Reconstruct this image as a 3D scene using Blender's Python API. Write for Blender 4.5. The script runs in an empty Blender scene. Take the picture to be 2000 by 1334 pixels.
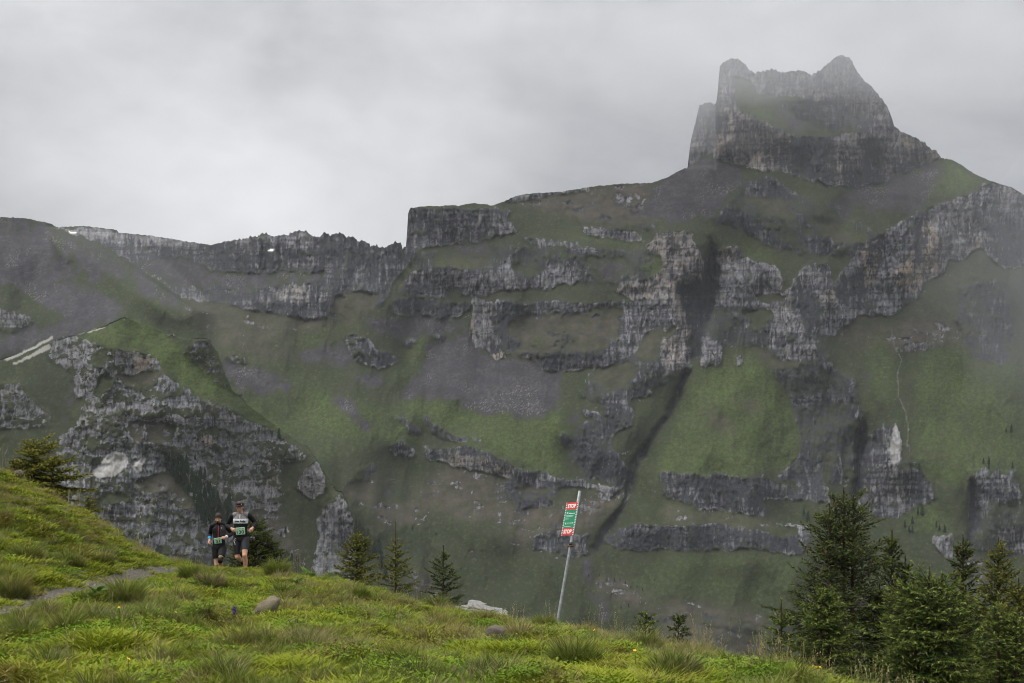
import bpy, bmesh, math, random, time
import numpy as np
from mathutils import Vector, Matrix

T0 = time.time()
# ------------------------------------------------------------------ camera, light, sky, exposure
sc = bpy.context.scene
C = sc.collection
EYE = 1.65                 # camera height above the meadow
F = 2500.0                 # focal length in photo pixels (2000 px wide)
HOR = 900.0                # photo row of the horizon

cam_data = bpy.data.cameras.new('camera')
cam_data.sensor_width = 36.0
cam_data.lens = 36.0 * F / 2000.0
cam_data.shift_y = (HOR - 667.0) / 2000.0
cam_data.clip_start = 0.1
cam_data.clip_end = 60000.0
cam = bpy.data.objects.new('camera', cam_data)
cam.location = (0, 0, EYE)
cam.rotation_euler = (math.radians(90), 0, 0)
C.objects.link(cam)
sc.camera = cam

SUN_EL, SUN_AZ = math.radians(56), math.radians(-104)    # azimuth from +Y: high on the left
sun_data = bpy.data.lights.new('sun', 'SUN')
sun_data.energy = 1.5
sun_data.angle = math.radians(28)
sun_data.color = (1.0, 0.97, 0.93)
sun = bpy.data.objects.new('sun', sun_data)
sdir = Vector((math.sin(SUN_AZ) * math.cos(SUN_EL), math.cos(SUN_AZ) * math.cos(SUN_EL), math.sin(SUN_EL)))
sun.rotation_euler = (-sdir).to_track_quat('-Z', 'Y').to_euler()
C.objects.link(sun)

world = bpy.data.worlds.new('World')
sc.world = world
world.use_nodes = True
nt = world.node_tree
for n in list(nt.nodes):
    nt.nodes.remove(n)
def WN(t, **kw):
    n = nt.nodes.new(t)
    for k, v in kw.items():
        setattr(n, k, v)
    return n
w_out = WN('ShaderNodeOutputWorld')
w_bg = WN('ShaderNodeBackground')
w_bg.inputs['Strength'].default_value = 0.1
nishita = WN('ShaderNodeTexSky')
nishita.sky_type = 'NISHITA'
nishita.sun_disc = False
nishita.sun_elevation = SUN_EL
nishita.sun_rotation = SUN_AZ
tc = WN('ShaderNodeTexCoord')
sep = WN('ShaderNodeSeparateXYZ')
nt.links.new(tc.outputs['Generated'], sep.inputs[0])
def wmath(op, a, b=None, clamp=False):
    n = WN('ShaderNodeMath', operation=op, use_clamp=clamp)
    for i, v in enumerate((a, b)):
        if v is None:
            continue
        if isinstance(v, (int, float)):
            n.inputs[i].default_value = v
        else:
            nt.links.new(v, n.inputs[i])
    return n.outputs[0]
# overcast cloud deck: brightness rises from horizon to zenith (CIE overcast), cloud lumps by noise
el = wmath('MAXIMUM', sep.outputs['Z'], 0.0)
grad = wmath('ADD', wmath('MULTIPLY', wmath('POWER', el, 2.0), 15.0), 2.05)
mapn = WN('ShaderNodeMapping')
mapn.inputs['Scale'].default_value = (1.0, 1.0, 1.75)
mapn.inputs['Location'].default_value = (2.19, 0.29, -1.2)
nt.links.new(tc.outputs['Generated'], mapn.inputs[0])
def wnoise(scale, detail, rough, dist=0.0):
    n = WN('ShaderNodeTexNoise')
    n.inputs['Scale'].default_value = scale
    n.inputs['Detail'].default_value = detail
    n.inputs['Roughness'].default_value = rough
    n.inputs['Distortion'].default_value = dist
    nt.links.new(mapn.outputs[0], n.inputs['Vector'])
    return n.outputs['Fac']
cl = wmath('ADD', wmath('MULTIPLY', wnoise(5.2, 5, 0.50, 0.25), 0.75), wmath('MULTIPLY', wnoise(17.0, 4, 0.55, 0.4), 0.25))
cl = wmath('MULTIPLY', wmath('SUBTRACT', cl, 0.5), 1.5)
def lobe(d, k, amp):          # a broad brighter or darker cloud bank round direction d
    v = Vector(d).normalized()
    n = WN('ShaderNodeVectorMath', operation='DOT_PRODUCT')
    nt.links.new(tc.outputs['Generated'], n.inputs[0]); n.inputs[1].default_value = v
    return wmath('MULTIPLY', wmath('POWER', wmath('MAXIMUM', n.outputs['Value'], 0.0), k), amp)
cl = wmath('ADD', cl, lobe((-0.20, 1, 0.19), 80.0, 1.0))
cl = wmath('ADD', cl, lobe((-0.21, 1, 0.315), 220.0, -0.55))
lum = wmath('MULTIPLY', grad, wmath('ADD', cl, 1.0))
tint = WN('ShaderNodeMix', data_type='RGBA')
tint.inputs['A'].default_value = (0.965, 0.97, 1.0, 1)
tint.inputs['B'].default_value = (1.0, 0.995, 1.0, 1)
nt.links.new(wmath('ADD', wmath('MULTIPLY', cl, 1.6), 0.5, True), tint.inputs['Factor'])
cloudc = WN('ShaderNodeVectorMath', operation='SCALE')
nt.links.new(tint.outputs['Result'], cloudc.inputs[0])
nt.links.new(lum, cloudc.inputs['Scale'])
wmix = WN('ShaderNodeMix', data_type='RGBA')
wmix.inputs['Factor'].default_value = 0.93
nt.links.new(nishita.outputs[0], wmix.inputs['A'])
nt.links.new(cloudc.outputs[0], wmix.inputs['B'])
nt.links.new(wmix.outputs['Result'], w_bg.inputs['Color'])
nt.links.new(w_bg.outputs[0], w_out.inputs['Surface'])

vs = sc.view_settings
vs.view_transform = 'Standard'
vs.look = 'None'
vs.gamma = 1.0
vs.use_curve_mapping = False
vs.exposure = 0.75
sc.cycles.max_bounces = 6
sc.cycles.transparent_max_bounces = 12
sc.cycles.volume_bounces = 2
sc.cycles.filter_width = 1.05
sc.cycles.use_denoising = True

# ------------------------------------------------------------------ helpers
def link(o, parent=None):
    C.objects.link(o)
    if parent is not None:
        o.parent = parent
    return o

def mesh_np(name, V, Fc, smooth=False):
    """V (n,3) float array; Fc (m,k) int array of k-gons (or a list of such arrays)."""
    me = bpy.data.meshes.new(name)
    V = np.asarray(V, np.float32)
    groups = [np.asarray(a, np.int32) for a in (Fc if isinstance(Fc, list) else [Fc])]
    groups = [g for g in groups if g.size]
    if not groups:
        me.vertices.add(len(V)); me.vertices.foreach_set('co', V.ravel()); me.update()
        return me
    nl = sum(g.size for g in groups)
    nf = sum(len(g) for g in groups)
    me.vertices.add(len(V))
    me.vertices.foreach_set('co', V.ravel())
    me.loops.add(nl)
    me.loops.foreach_set('vertex_index', np.concatenate([g.ravel() for g in groups]))
    me.polygons.add(nf)
    tot = np.concatenate([np.full(len(g), g.shape[1], np.int32) for g in groups])
    st = np.zeros(nf, np.int32)
    st[1:] = np.cumsum(tot)[:-1]
    me.polygons.foreach_set('loop_start', st)
    me.polygons.foreach_set('loop_total', tot)
    me.polygons.foreach_set('use_smooth', np.full(nf, smooth, bool))
    me.update(calc_edges=True)
    return me

def set_attr(me, name, arr, typ='FLOAT', dom='POINT'):
    a = me.attributes.new(name, typ, dom)
    arr = np.asarray(arr, np.float32)
    if typ == 'FLOAT':
        a.data.foreach_set('value', arr.ravel())
    elif typ == 'FLOAT_COLOR':
        if arr.shape[1] == 3:
            arr = np.concatenate([arr, np.ones((len(arr), 1), np.float32)], 1)
        a.data.foreach_set('color', np.ascontiguousarray(arr).ravel())

def add_obj(name, me, mat=None, parent=None):
    if mat is not None:
        me.materials.append(mat)
    return link(bpy.data.objects.new(name, me), parent)

def empty(name, loc):
    o = bpy.data.objects.new(name, None)
    o.location = loc
    o.empty_display_size = 0.2
    return link(o)

def tag(o, label=None, cat=None, group=None, kind=None):
    if label: o['label'] = label
    if cat: o['category'] = cat
    if group: o['group'] = group
    if kind: o['kind'] = kind
    return o

def P(px, py, Y):
    """world point seen at photo pixel (px, py), Y metres in front of the lens"""
    return Vector(((px - 1000.0) / F * Y, Y, EYE + (HOR - py) / F * Y))

# ---- noise (gradient noise on a hashed lattice)
_rs = np.random.RandomState(7)
_PERM = _rs.permutation(4096).astype(np.int32)
_GA = _rs.rand(4096) * 2 * math.pi
_GX, _GY = np.cos(_GA).astype(np.float32), np.sin(_GA).astype(np.float32)
def _h(ix, iy, seed):
    return _PERM[(_PERM[(ix + seed * 131) & 4095] + iy * 7 + seed * 57) & 4095]
def perlin(x, y, seed=0):
    x = np.asarray(x, np.float32); y = np.asarray(y, np.float32)
    ix = np.floor(x).astype(np.int32); iy = np.floor(y).astype(np.int32)
    fx = x - ix; fy = y - iy
    u = fx * fx * fx * (fx * (fx * 6 - 15) + 10)
    v = fy * fy * fy * (fy * (fy * 6 - 15) + 10)
    h00 = _h(ix, iy, seed); h10 = _h(ix + 1, iy, seed); h01 = _h(ix, iy + 1, seed); h11 = _h(ix + 1, iy + 1, seed)
    a = _GX[h00] * fx + _GY[h00] * fy
    b = _GX[h10] * (fx - 1) + _GY[h10] * fy
    c = _GX[h01] * fx + _GY[h01] * (fy - 1)
    d = _GX[h11] * (fx - 1) + _GY[h11] * (fy - 1)
    return 1.5 * ((a + (b - a) * u) + ((c + (d - c) * u) - (a + (b - a) * u)) * v)
def fbm(x, y, octv=4, seed=0, gain=0.5, lac=2.03):
    s = 0.0; a = 1.0; t = 0.0
    for o in range(octv):
        s = s + a * perlin(x, y, seed + o * 3)
        t += a; a *= gain
        x = x * lac + 3.7; y = y * lac + 1.3
    return s / t
def ridged(x, y, octv=4, seed=0, gain=0.55):
    s = 0.0; a = 1.0; t = 0.0
    for o in range(octv):
        s = s + a * (1 - 2 * np.abs(perlin(x, y, seed + o * 3)))
        t += a; a *= gain
        x = x * 2.05 + 5.1; y = y * 2.05 + 2.3
    return s / t
def sstep(a, b, x):
    t = np.clip((x - a) / (b - a), 0, 1)
    return t * t * (3 - 2 * t)
def gauss1(a, sig, axis):
    if sig <= 0: return a
    r = int(sig * 3) + 1
    k = np.exp(-0.5 * (np.arange(-r, r + 1) / sig) ** 2); k /= k.sum()
    pad = [(0, 0)] * a.ndim; pad[axis] = (r, r)
    p = np.pad(a, pad, mode='edge')
    out = np.zeros_like(a, dtype=np.float64)
    for i, w in enumerate(k):
        sl = [slice(None)] * a.ndim; sl[axis] = slice(i, i + a.shape[axis])
        out += w * p[tuple(sl)]
    return out
def blur(a, sx, sy):
    return gauss1(gauss1(a, sx, 1), sy, 0)

# ---- materials
class NT:
    def __init__(self, name):
        self.m = bpy.data.materials.new(name)
        self.m.use_nodes = True
        self.t = self.m.node_tree
        for n in list(self.t.nodes): self.t.nodes.remove(n)
        self.out = self.t.nodes.new('ShaderNodeOutputMaterial')
        self.b = self.t.nodes.new('ShaderNodeBsdfPrincipled')
        self.t.links.new(self.b.outputs[0], self.out.inputs['Surface'])
    def n(self, t, **kw):
        x = self.t.nodes.new(t)
        for k, v in kw.items(): setattr(x, k, v)
        return x
    def put(self, sock, v):
        if isinstance(v, (int, float)): sock.default_value = v
        elif isinstance(v, (tuple, list)):
            v = tuple(v)
            sock.default_value = v + (1,) if len(v) == 3 and sock.type == 'RGBA' else v
        else: self.t.links.new(v, sock)
    def math(self, op, a, b=0.0, clamp=False):
        x = self.n('ShaderNodeMath', operation=op, use_clamp=clamp)
        self.put(x.inputs[0], a); self.put(x.inputs[1], b)
        return x.outputs[0]
    def mix(self, f, a, b):
        x = self.n('ShaderNodeMix', data_type='RGBA')
        self.put(x.inputs['Factor'], f); self.put(x.inputs['A'], a); self.put(x.inputs['B'], b)
        return x.outputs['Result']
    def attr(self, name, typ='GEOMETRY'):
        return self.n('ShaderNodeAttribute', attribute_name=name, attribute_type=typ)
    def noise(self, scale, detail=3, rough=0.5, vec=None, dist=0.0, out='Fac'):
        x = self.n('ShaderNodeTexNoise')
        x.inputs['Scale'].default_value = scale; x.inputs['Detail'].default_value = detail
        x.inputs['Roughness'].default_value = rough; x.inputs['Distortion'].default_value = dist
        if vec is None:
            vec = self.n('ShaderNodeTexCoord').outputs['Object']
        self.t.links.new(vec, x.inputs['Vector'])
        return x.outputs[out]
    def pos(self, scale=None):
        g = self.n('ShaderNodeNewGeometry').outputs['Position']
        if scale is None: return g
        m = self.n('ShaderNodeVectorMath', operation='MULTIPLY')
        self.put(m.inputs[0], g); m.inputs[1].default_value = scale
        return m.outputs[0]
    def ramp(self, f, lo, hi):
        x = self.n('ShaderNodeMapRange')
        self.put(x.inputs['Value'], f)
        x.inputs['From Min'].default_value = lo; x.inputs['From Max'].default_value = hi
        return x.outputs['Result']
    def bump(self, h, strength=0.3, dist=0.02):
        x = self.n('ShaderNodeBump')
        x.inputs['Strength'].default_value = strength; x.inputs['Distance'].default_value = dist
        self.put(x.inputs['Height'], h)
        self.t.links.new(x.outputs[0], self.b.inputs['Normal'])
    def set(self, color=None, rough=None, spec=None, **kw):
        if color is not None: self.put(self.b.inputs['Base Color'], color)
        if rough is not None: self.put(self.b.inputs['Roughness'], rough)
        if spec is not None: self.b.inputs['Specular IOR Level'].default_value = spec
        for k, v in kw.items(): self.put(self.b.inputs[k.replace('_', ' ')], v)
        return self.m

def plain(name, color, rough=0.7, spec=0.3, var=0.15, scale=30.0, bump=0.0):
    t = NT(name)
    n = t.noise(scale, 3, 0.6)
    c = t.mix(n, tuple(x * (1 - var) for x in color), tuple(min(1, x * (1 + var)) for x in color))
    if bump: t.bump(n, bump, 0.01)
    return t.set(c, rough, spec)
# ------------------------------------------------------------------ the mountains
# One relief, laid out over bearing and elevation as surveyed from the photograph, with real distances:
# going up a bearing the ground recedes by its own slope (steep on cliffs, gentler on turf and scree).
SIL = np.array([(-160,405),(-60,415),(0,424),(50,426),(100,437),(110,444),(160,442),(163,441),(228,449),(232,454),(300,461),(350,469),(400,477),(412,479),(440,471),(470,467),
 (505,461),(512,455),(522,456),(530,461),(560,459),(580,450),(600,453),(612,463),(628,461),(633,452),(640,459),(668,455),(676,462),(690,463),(700,472),
 (712,470),(728,481),(736,478),(740,486),(748,479),(752,484),(772,474),(783,474),(787,487),(793,480),(796,440),(797,415),(802,406),(830,403),(880,401),
 (895,402),(920,397),(945,398),(962,402),(985,393),(1010,382),(1030,378),(1100,374),(1150,365),(1220,358),(1270,358),(1300,348),(1325,334),(1344,326),
 (1346,300),(1350,270),(1358,240),(1366,205),(1385,200),(1398,203),(1401,190),(1403,160),(1406,130),(1412,122),(1430,113),(1445,117),(1458,128),
 (1465,138),(1475,143),(1490,138),(1510,135),(1530,142),(1545,138),(1572,138),(1578,145),(1586,146),(1600,138),(1622,120),(1630,112),(1642,107),
 (1655,110),(1665,120),(1672,135),(1685,155),(1690,160),(1702,167),(1712,182),(1730,203),(1743,230),(1745,245),(1757,255),(1765,258),(1800,275),
 (1820,292),(1830,295),(1840,310),(1860,312),(1875,320),(1900,338),(1930,352),(1975,365),(2000,380),(2080,408),(2160,440)], float)
# a ridge that hides what is behind it: the crest of the left spur, and the hillside at the far left
JSPUR = np.array([(-160,735),(-60,715),(0,704),(60,684),(130,660),(200,640),(240,622),(262,626),(330,652),(360,664),(405,662),(425,690),(440,735),(455,765),(478,786),
 (520,818),(560,846),(600,874),(618,900),(640,935),(656,960),(668,962),(682,990),(692,1040),(700,1110),(706,1250),(712,1420)], float)
JHILL = np.array([(105,444),(150,456),(190,472),(225,495),(262,522),(300,548),(335,572),(380,598),(420,612)], float)

DU = 2.1
mU = np.arange(-150, 2152, DU)
NR = 650
sil = np.interp(mU, SIL[:, 0], SIL[:, 1]) + 2.0 * fbm(mU * 0.11, mU * 0 + 3.3, 3, 11) + (1.0 + 6.0 * ((mU > 440) & (mU < 800) | (mU > 1340) & (mU < 1850))) * fbm(mU * 0.23, mU * 0, 3, 5)
VB = 1430.0
vreg = VB - (VB - 100.0) * np.linspace(0, 1, NR)     # rows from the valley up, clamped at the skyline
mV = np.maximum(vreg[:, None], sil[None, :])
KTOP = np.argmax(vreg[:, None] <= sil[None, :], 0)   # first row at the skyline
UU = np.broadcast_to(mU[None, :], mV.shape).copy()
# sampling positions wander a little, so that no outline is a clean polygon
rsm = np.random.RandomState(77)
wu = 7.5 * fbm(UU * 0.018, mV * 0.018, 3, 21) + 3.2 * fbm(UU * 0.085, mV * 0.085, 3, 31)
wv = 6.0 * fbm(UU * 0.018, mV * 0.018, 3, 41) + 4.0 * fbm(UU * 0.11, mV * 0.05, 3, 51)
wv = wv + 9.0 * fbm(UU * 0.075, mV * 0.010, 3, 55, 0.6) + 2.5 * perlin(UU * 0.30, mV * 0.03, 58)
wu = wu + 5.0 * fbm(UU * 0.03, mV * 0.06, 3, 59)
WU, WV = UU + wu, mV + wv

Z = {1: (0, 380), 2: (0, 750), 3: (650, 380), 4: (650, 780), 5: (1300, 80), 6: (1300, 450), 7: (1300, 864)}
KZ = 700.0 / 1987.0
def zpts(z, pts):
    ox, oy = Z[z]
    return np.array([(ox + x * KZ, oy + y * KZ) for x, y in pts])
def inside(poly, warp=1.0):
    """mask of the vertices inside a polygon"""
    x0, y0 = poly.min(0) - 16; x1, y1 = poly.max(0) + 16
    m = np.zeros(mV.shape, bool)
    c0, c1 = np.searchsorted(mU, [x0, x1])
    if c1 <= c0: return m
    X = UU[:, c0:c1] + warp * wu[:, c0:c1]; Y = mV[:, c0:c1] + warp * wv[:, c0:c1]
    sel = (Y > y0) & (Y < y1)
    xs, ys = X[sel], Y[sel]
    r = np.zeros(xs.shape, bool)
    n = len(poly)
    for i in range(n):
        ax, ay = poly[i]; bx, by = poly[(i + 1) % n]
        if ay == by: continue
        c = (ay > ys) != (by > ys)
        r ^= c & (xs < (bx - ax) * (ys - ay) / (by - ay) + ax)
    sub = np.zeros(X.shape, bool); sub[sel] = r
    m[:, c0:c1] = sub
    return m

# layers of ground cover; each 0..1
ROCK = np.zeros(mV.shape, np.float32)     # bare limestone
DARK = np.zeros(mV.shape, np.float32)     # how much of that rock is dark: water-stained kind, plus shade painted into gullies
TAN = np.zeros(mV.shape, np.float32)      # ochre staining
SCREE = np.zeros(mV.shape, np.float32)
SOIL = np.zeros(mV.shape, np.float32)     # worn brown turf
PALE = np.zeros(mV.shape, np.float32)     # clean pale slabs, gravel, snow
GULLY = np.zeros(mV.shape, np.float32)
LUSH = np.zeros(mV.shape, np.float32)     # smooth bright turf

def paint(kind, z, *polys, a=1.0, dark=None, tan=None, warp=1.0):
    for p in polys:
        m = inside(zpts(z, p), warp)
        if kind == 'rock':
            ROCK[m] = a; SCREE[m] = 0; SOIL[m] = 0; PALE[m] = 0
            DARK[m] = 0.0 if dark is None else dark
            TAN[m] = 0.0 if tan is None else tan
        elif kind == 'scree':
            SCREE[m] = a; ROCK[m] = 0; SOIL[m] = 0
        elif kind == 'soil':
            SOIL[m] = a; ROCK[m] = 0; SCREE[m] = 0
        elif kind == 'grass':
            ROCK[m] = 0; SCREE[m] = 0; SOIL[m] = 0; PALE[m] = 0
        elif kind == 'pale':
            PALE[m] = a
        elif kind == 'tan':
            TAN[m] = a
        elif kind == 'dark':
            DARK[m] = a
        elif kind == 'lush':
            LUSH[m] = a
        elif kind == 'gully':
            GULLY[m] = a; ROCK[m] = np.maximum(ROCK[m], 0.8); DARK[m] = 0.85; TAN[m] *= 0.3  # cleft shade painted into the rock colour, on top of the real recess
def strip(pts, w):
    """a polygon of width w (photo px) round a polyline given in photo px"""
    p = np.array(pts, float); d = np.gradient(p, axis=0)
    n = np.stack([-d[:, 1], d[:, 0]], 1); n /= np.linalg.norm(n, axis=1)[:, None] + 1e-9
    w = np.broadcast_to(np.asarray(w, float), (len(p),))[:, None] / 2
    return np.concatenate([p + n * w, (p - n * w)[::-1]])
def unz(z, poly):
    ox, oy = Z[z]
    return [((x - ox) / KZ, (y - oy) / KZ) for x, y in poly]

# --- broken ground between the main bands: rock and turf mixed
paint('rock', 3, [(880,660),(1600,640),(1620,860),(1500,960),(1000,900),(900,760)], [(420,320),(900,270),(1400,300),(1800,300),(1750,480),(1400,500),(1000,420),(450,440)], [(1480,930),(1700,860),(1900,720),(1990,700),(1990,1000),(1700,1100),(1500,1180),(1350,1100)], a=0.55, dark=0.55)
paint('rock', 6, [(260,420),(700,320),(900,560),(900,760),(760,760),(500,650),(330,640),(200,760),(190,600)], [(520,660),(860,700),(1000,800),(1090,960),(1060,1100),(740,1000),(640,860)], [(680,900),(1040,930),(1100,1334),(760,1334)], [(1640,250),(1860,260),(1960,520),(1900,760),(1700,720),(1600,520)], a=0.55, dark=0.6)
paint('rock', 5, [(430,740),(760,850),(1000,960),(1240,1080),(1100,1200),(760,1200),(560,1080),(280,980)], [(-700,900),(-300,880),(0,1000),(-100,1060),(-500,1000)], a=0.5, dark=0.6)
paint('rock', 4, [(940,440),(1240,480),(1230,610),(1040,620)], [(1240,180),(1500,100),(1640,450),(1400,450)], a=0.6, dark=0.7)
paint('rock', 7, [(1050,120),(1400,100),(1520,320),(1250,420),(1060,380)], [(1660,150),(1960,150),(1990,640),(1700,600)], [(0,960),(300,940),(560,1000),(560,1060),(0,1040)], a=0.5, dark=0.5)
# --- the far left hillside and the bowl behind
paint('scree', 1, [(-420,60),(0,125),(130,135),(290,180),(560,290),(660,340),(760,400),(860,480),(960,560),(1000,640),(880,690),(690,660),(420,770),(0,905),(-420,1000)], a=0.62)
paint('scree', 1, [(-420,330),(0,370),(200,440),(330,500),(600,560),(620,640),(680,660),(560,700),(430,770),(290,790),(0,900),(0,820),(250,700),(390,680),(250,640),(210,600),(60,520),(0,480),(-420,440)], a=1.0)
paint('scree', 1, [(0,200),(180,240),(260,330),(240,430),(100,380),(0,330)], a=0.9)
paint('grass', 1, [(300,500),(460,470),(650,470),(800,560),(1000,660),(960,690),(700,640),(600,560)], [(-420,450),(0,480),(90,520),(210,590),(300,640),(410,680),(330,720),(150,740),(0,800),(-420,860)])
paint('rock', 1, [(-420,600),(0,620),(80,650),(200,690),(180,720),(60,770),(0,760),(-420,800)], a=0.6, dark=0.2)
paint('rock', 1, [(290,175),(660,205),(900,230),(1160,278),(1270,240),(1450,225),(1600,200),(1650,190),(1750,230),(1900,205),(2060,250),(2060,640),(1700,690),(1500,690),(1200,600),(1000,560),(900,500),(760,400),(640,320),(500,240)], a=0.92, dark=0.55)
paint('scree', 1, [(760,380),(1000,340),(1150,400),(1250,470),(1150,520),(950,500),(860,460)], [(1160,420),(1500,440),(1560,500),(1400,540),(1200,500)], [(1500,420),(1800,430),(1780,480),(1560,490)], a=0.95)
paint('rock', 1, [(290,172),(660,200),(900,225),(1100,262),(1060,292),(860,275),(700,272),(480,240)], a=1, dark=0.0)
paint('rock', 1, [(1450,225),(1560,225),(1650,185),(1740,235),(1700,300),(1640,325),(1560,270),(1300,275),(1200,270)], a=1, dark=0.12)
paint('rock', 1, [(1520,550),(1600,500),(1700,490),(1740,560),(1650,620),(1560,600)], [(1770,550),(1830,530),(1830,570),(1790,580)], [(1850,480),(1960,420),(1980,440),(1880,510)], a=1, dark=0.1, tan=0.25)
paint('pale', 1, [(385,205),(425,207),(418,213),(395,214)], [(1485,308),(1525,297),(1512,312),(1495,316)], a=2.0, warp=0.2)
paint('soil', 1, [(1000,560),(1300,620),(1700,690),(1990,660),(1990,720),(1700,760),(1500,800),(1650,860),(1500,930),(1230,900),(1180,780),(1050,690)], a=0.45)
paint('rock', 1, [(1250,905),(1330,890),(1400,920),(1330,960)], [(1480,800),(1540,800),(1500,850)], [(1750,760),(1790,755),(1760,790)], [(880,750),(960,740),(1000,780),(920,800)], a=0.7, dark=0.2)
paint('scree', 1, [(1215,910),(1350,945),(1560,1000),(1640,1060),(1560,1090),(1340,1090),(1290,1030),(1240,980)], [(1640,880),(1990,780),(1990,860),(1900,900),(1700,930)], [(1840,1120),(1900,1100),(1990,1200),(1990,1290)], a=0.9)
# --- left spur
paint('rock', 1, [(290,800),(380,780),(520,810),(600,850),(650,860),(860,900),(905,985),(1000,1080),(1080,1120),(1300,1200),(1500,1300),(1560,1345),(1560,2100),(330,2100),(300,1400),(400,1180),(380,1000),(330,950),(260,900)], a=0.85, dark=0.22)
paint('rock', 2, [(300,420),(400,250),(440,0),(1010,0),(1100,80),(1300,160),(1500,250),(1560,300),(1710,390),(1690,440),(1560,440),(1540,560),(1380,620),(1450,640),(1610,600),(1560,690),(1500,690),(1350,640),(1290,650),(1130,720),(1190,1100),(1200,1500),(200,1500),(250,700)], a=0.85, dark=0.25)
paint('grass', 1, [(330,940),(380,1000),(390,1150),(330,1250),(260,1180),(200,1130),(180,1060),(220,960)], [(530,870),(590,860),(560,960),(510,950)], [(560,1010),(640,1030),(600,1100),(520,1120)], [(420,1150),(480,1120),(430,1250),(360,1330)])
paint('scree', 1, [(340,1000),(400,1010),(400,1200),(370,1330),(350,1330),(370,1150)], a=0.8)
paint('rock', 1, [(640,860),(700,868),(690,950),(640,1010),(620,950)], [(700,870),(850,900),(855,950),(760,1000),(690,1000)], a=1, dark=0.0, tan=0.1)
paint('tan', 1, [(750,930),(800,910),(800,990),(760,995)], [(790,900),(840,910),(830,960),(800,960)], a=0.8)
paint('grass', 1, [(640,1010),(860,985),(900,1000),(860,1060),(700,1050)], warp=1.3)
SOIL[inside(zpts(1, [(640,1010),(860,985),(900,1000),(860,1060),(700,1050)]))] = 0.7
paint('rock', 1, [(1000,870),(1100,815),(1160,800),(1200,900),(1250,1000),(1290,1060),(1390,1150),(1330,1150),(1200,1080),(1120,1000),(1040,930)], a=0.72, dark=0.5)
paint('rock', 1, [(-420,1020),(0,1040),(130,1050),(170,1120),(300,1230),(310,1300),(0,1310),(-420,1310)], a=0.75, dark=0.3)
paint('pale', 1, [(20,915),(150,860),(290,785),(290,800),(180,860),(40,930)], [(70,940),(180,890),(270,830),(280,858),(190,905),(75,950)], [(480,765),(530,745),(580,735),(560,750),(500,772)], [(655,725),(690,690),(690,706),(670,722)], [(430,775),(480,765),(470,775)], a=0.42, warp=0.4)
paint('grass', 2, [(440,310),(560,300),(500,350)], [(690,280),(760,270),(740,300)], [(530,640),(660,600),(720,640),(560,690)], [(860,230),(980,240),(930,330),(820,300)], warp=1.5)
paint('soil', 2, [(760,540),(960,480),(1010,560),(1070,640),(1060,700),(990,660),(960,580),(800,620)], [(700,220),(900,210),(950,280),(900,330),(740,320)], a=0.8)
paint('pale', 2, [(490,520),(560,440),(620,378),(690,395),(712,450),(640,512),(560,530)], [(738,470),(780,418),(812,415),(790,480),(760,502)], a=0.5, warp=0.6)
paint('tan', 2, [(1480,420),(1500,395),(1525,440),(1515,560),(1488,570)], [(1100,300),(1190,310),(1180,360),(1110,350)], a=0.85)
paint('rock', 2, [(1640,590),(1690,480),(1770,428),(1800,520),(1802,610),(1740,645),(1680,610)], a=1, dark=0.08)
paint('rock', 2, [(1750,770),(1800,680),(1880,608),(1925,660),(1962,740),(1975,900),(1985,1200),(1700,1200),(1740,1000),(1765,860)], a=1, dark=0.1)
paint('dark', 2, [(1860,700),(1900,690),(1950,800),(1940,1000),(1870,900)], a=0.6)
paint('rock', 2, [(1902,545),(1940,508),(2030,485),(2040,540),(1920,562)], a=0.9, dark=0.5)
paint('soil', 2, [(1400,700),(1560,720),(1640,900),(1700,1000),(1560,1100),(1440,900)], [(1250,900),(1400,900),(1500,1100),(1250,1100)], a=0.8)
paint('rock', 2, [(1480,860),(1540,850),(1560,960),(1500,960)], a=0.7, dark=0.3)
# --- buttress and middle bands
paint('rock', 3, [(-10,200),(60,205),(230,285),(380,260),(400,310),(480,300),(350,460),(280,600),(200,650),(0,690)], a=0.9, dark=0.6)
paint('soil', 3, [(0,560),(150,520),(260,560),(200,650),(0,690)], a=0.6)
paint('rock', 3, [(405,80),(430,65),(510,50),(690,55),(760,40),(830,50),(990,90),(1080,110),(1040,170),(1000,222),(900,230),(800,262),(620,275),(480,300),(390,312),(375,270),(410,200)], a=0.93, dark=0.45)
paint('grass', 3, [(990,100),(1085,105),(1050,170),(1010,190),(970,140)], [(430,50),(700,55),(830,45),(900,75),(700,80),(520,72)], warp=1.2)
paint('rock', 3, [(910,160),(1000,160),(1000,215),(920,220)], a=1, dark=0.05)
paint('scree', 3, [(620,280),(800,265),(900,240),(880,300),(760,340),(640,330),(560,330)], [(930,240),(1010,230),(960,290)], a=0.8)
paint('soil', 3, [(560,340),(760,345),(900,300),(880,360),(740,410),(560,380)], a=0.5)
paint('rock', 3, [(400,480),(430,430),(560,400),(720,420),(860,430),(940,380),(960,338),(985,338),(992,420),(1100,460),(1160,420),(1190,372),(1300,370),(1400,400),(1420,440),(1380,470),(1340,490),(1280,490),(1180,530),(1100,520),(940,530),(860,560),(760,560),(640,572),(480,560),(380,560)], a=0.95, dark=0.12)
paint('dark', 3, [(400,470),(560,420),(560,530),(480,560),(380,560)], [(1000,430),(1150,450),(1150,500),(1000,510)], a=0.6)
paint('grass', 3, [(620,530),(700,520),(720,560),(640,580)], [(985,395),(1110,400),(1150,440),(1080,455),(1000,440)])
paint('rock', 3, [(1030,235),(1200,250),(1320,268),(1490,325),(1470,342),(1380,332),(1290,290),(1100,275)], a=0.9, dark=0.3)
paint('rock', 3, [(1380,168),(1700,210),(1740,262),(1600,255),(1400,225)], a=0.9, dark=0.3)
paint('scree', 3, [(1400,350),(1620,350),(1640,400),(1560,470),(1480,480)], a=0.55)
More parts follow.
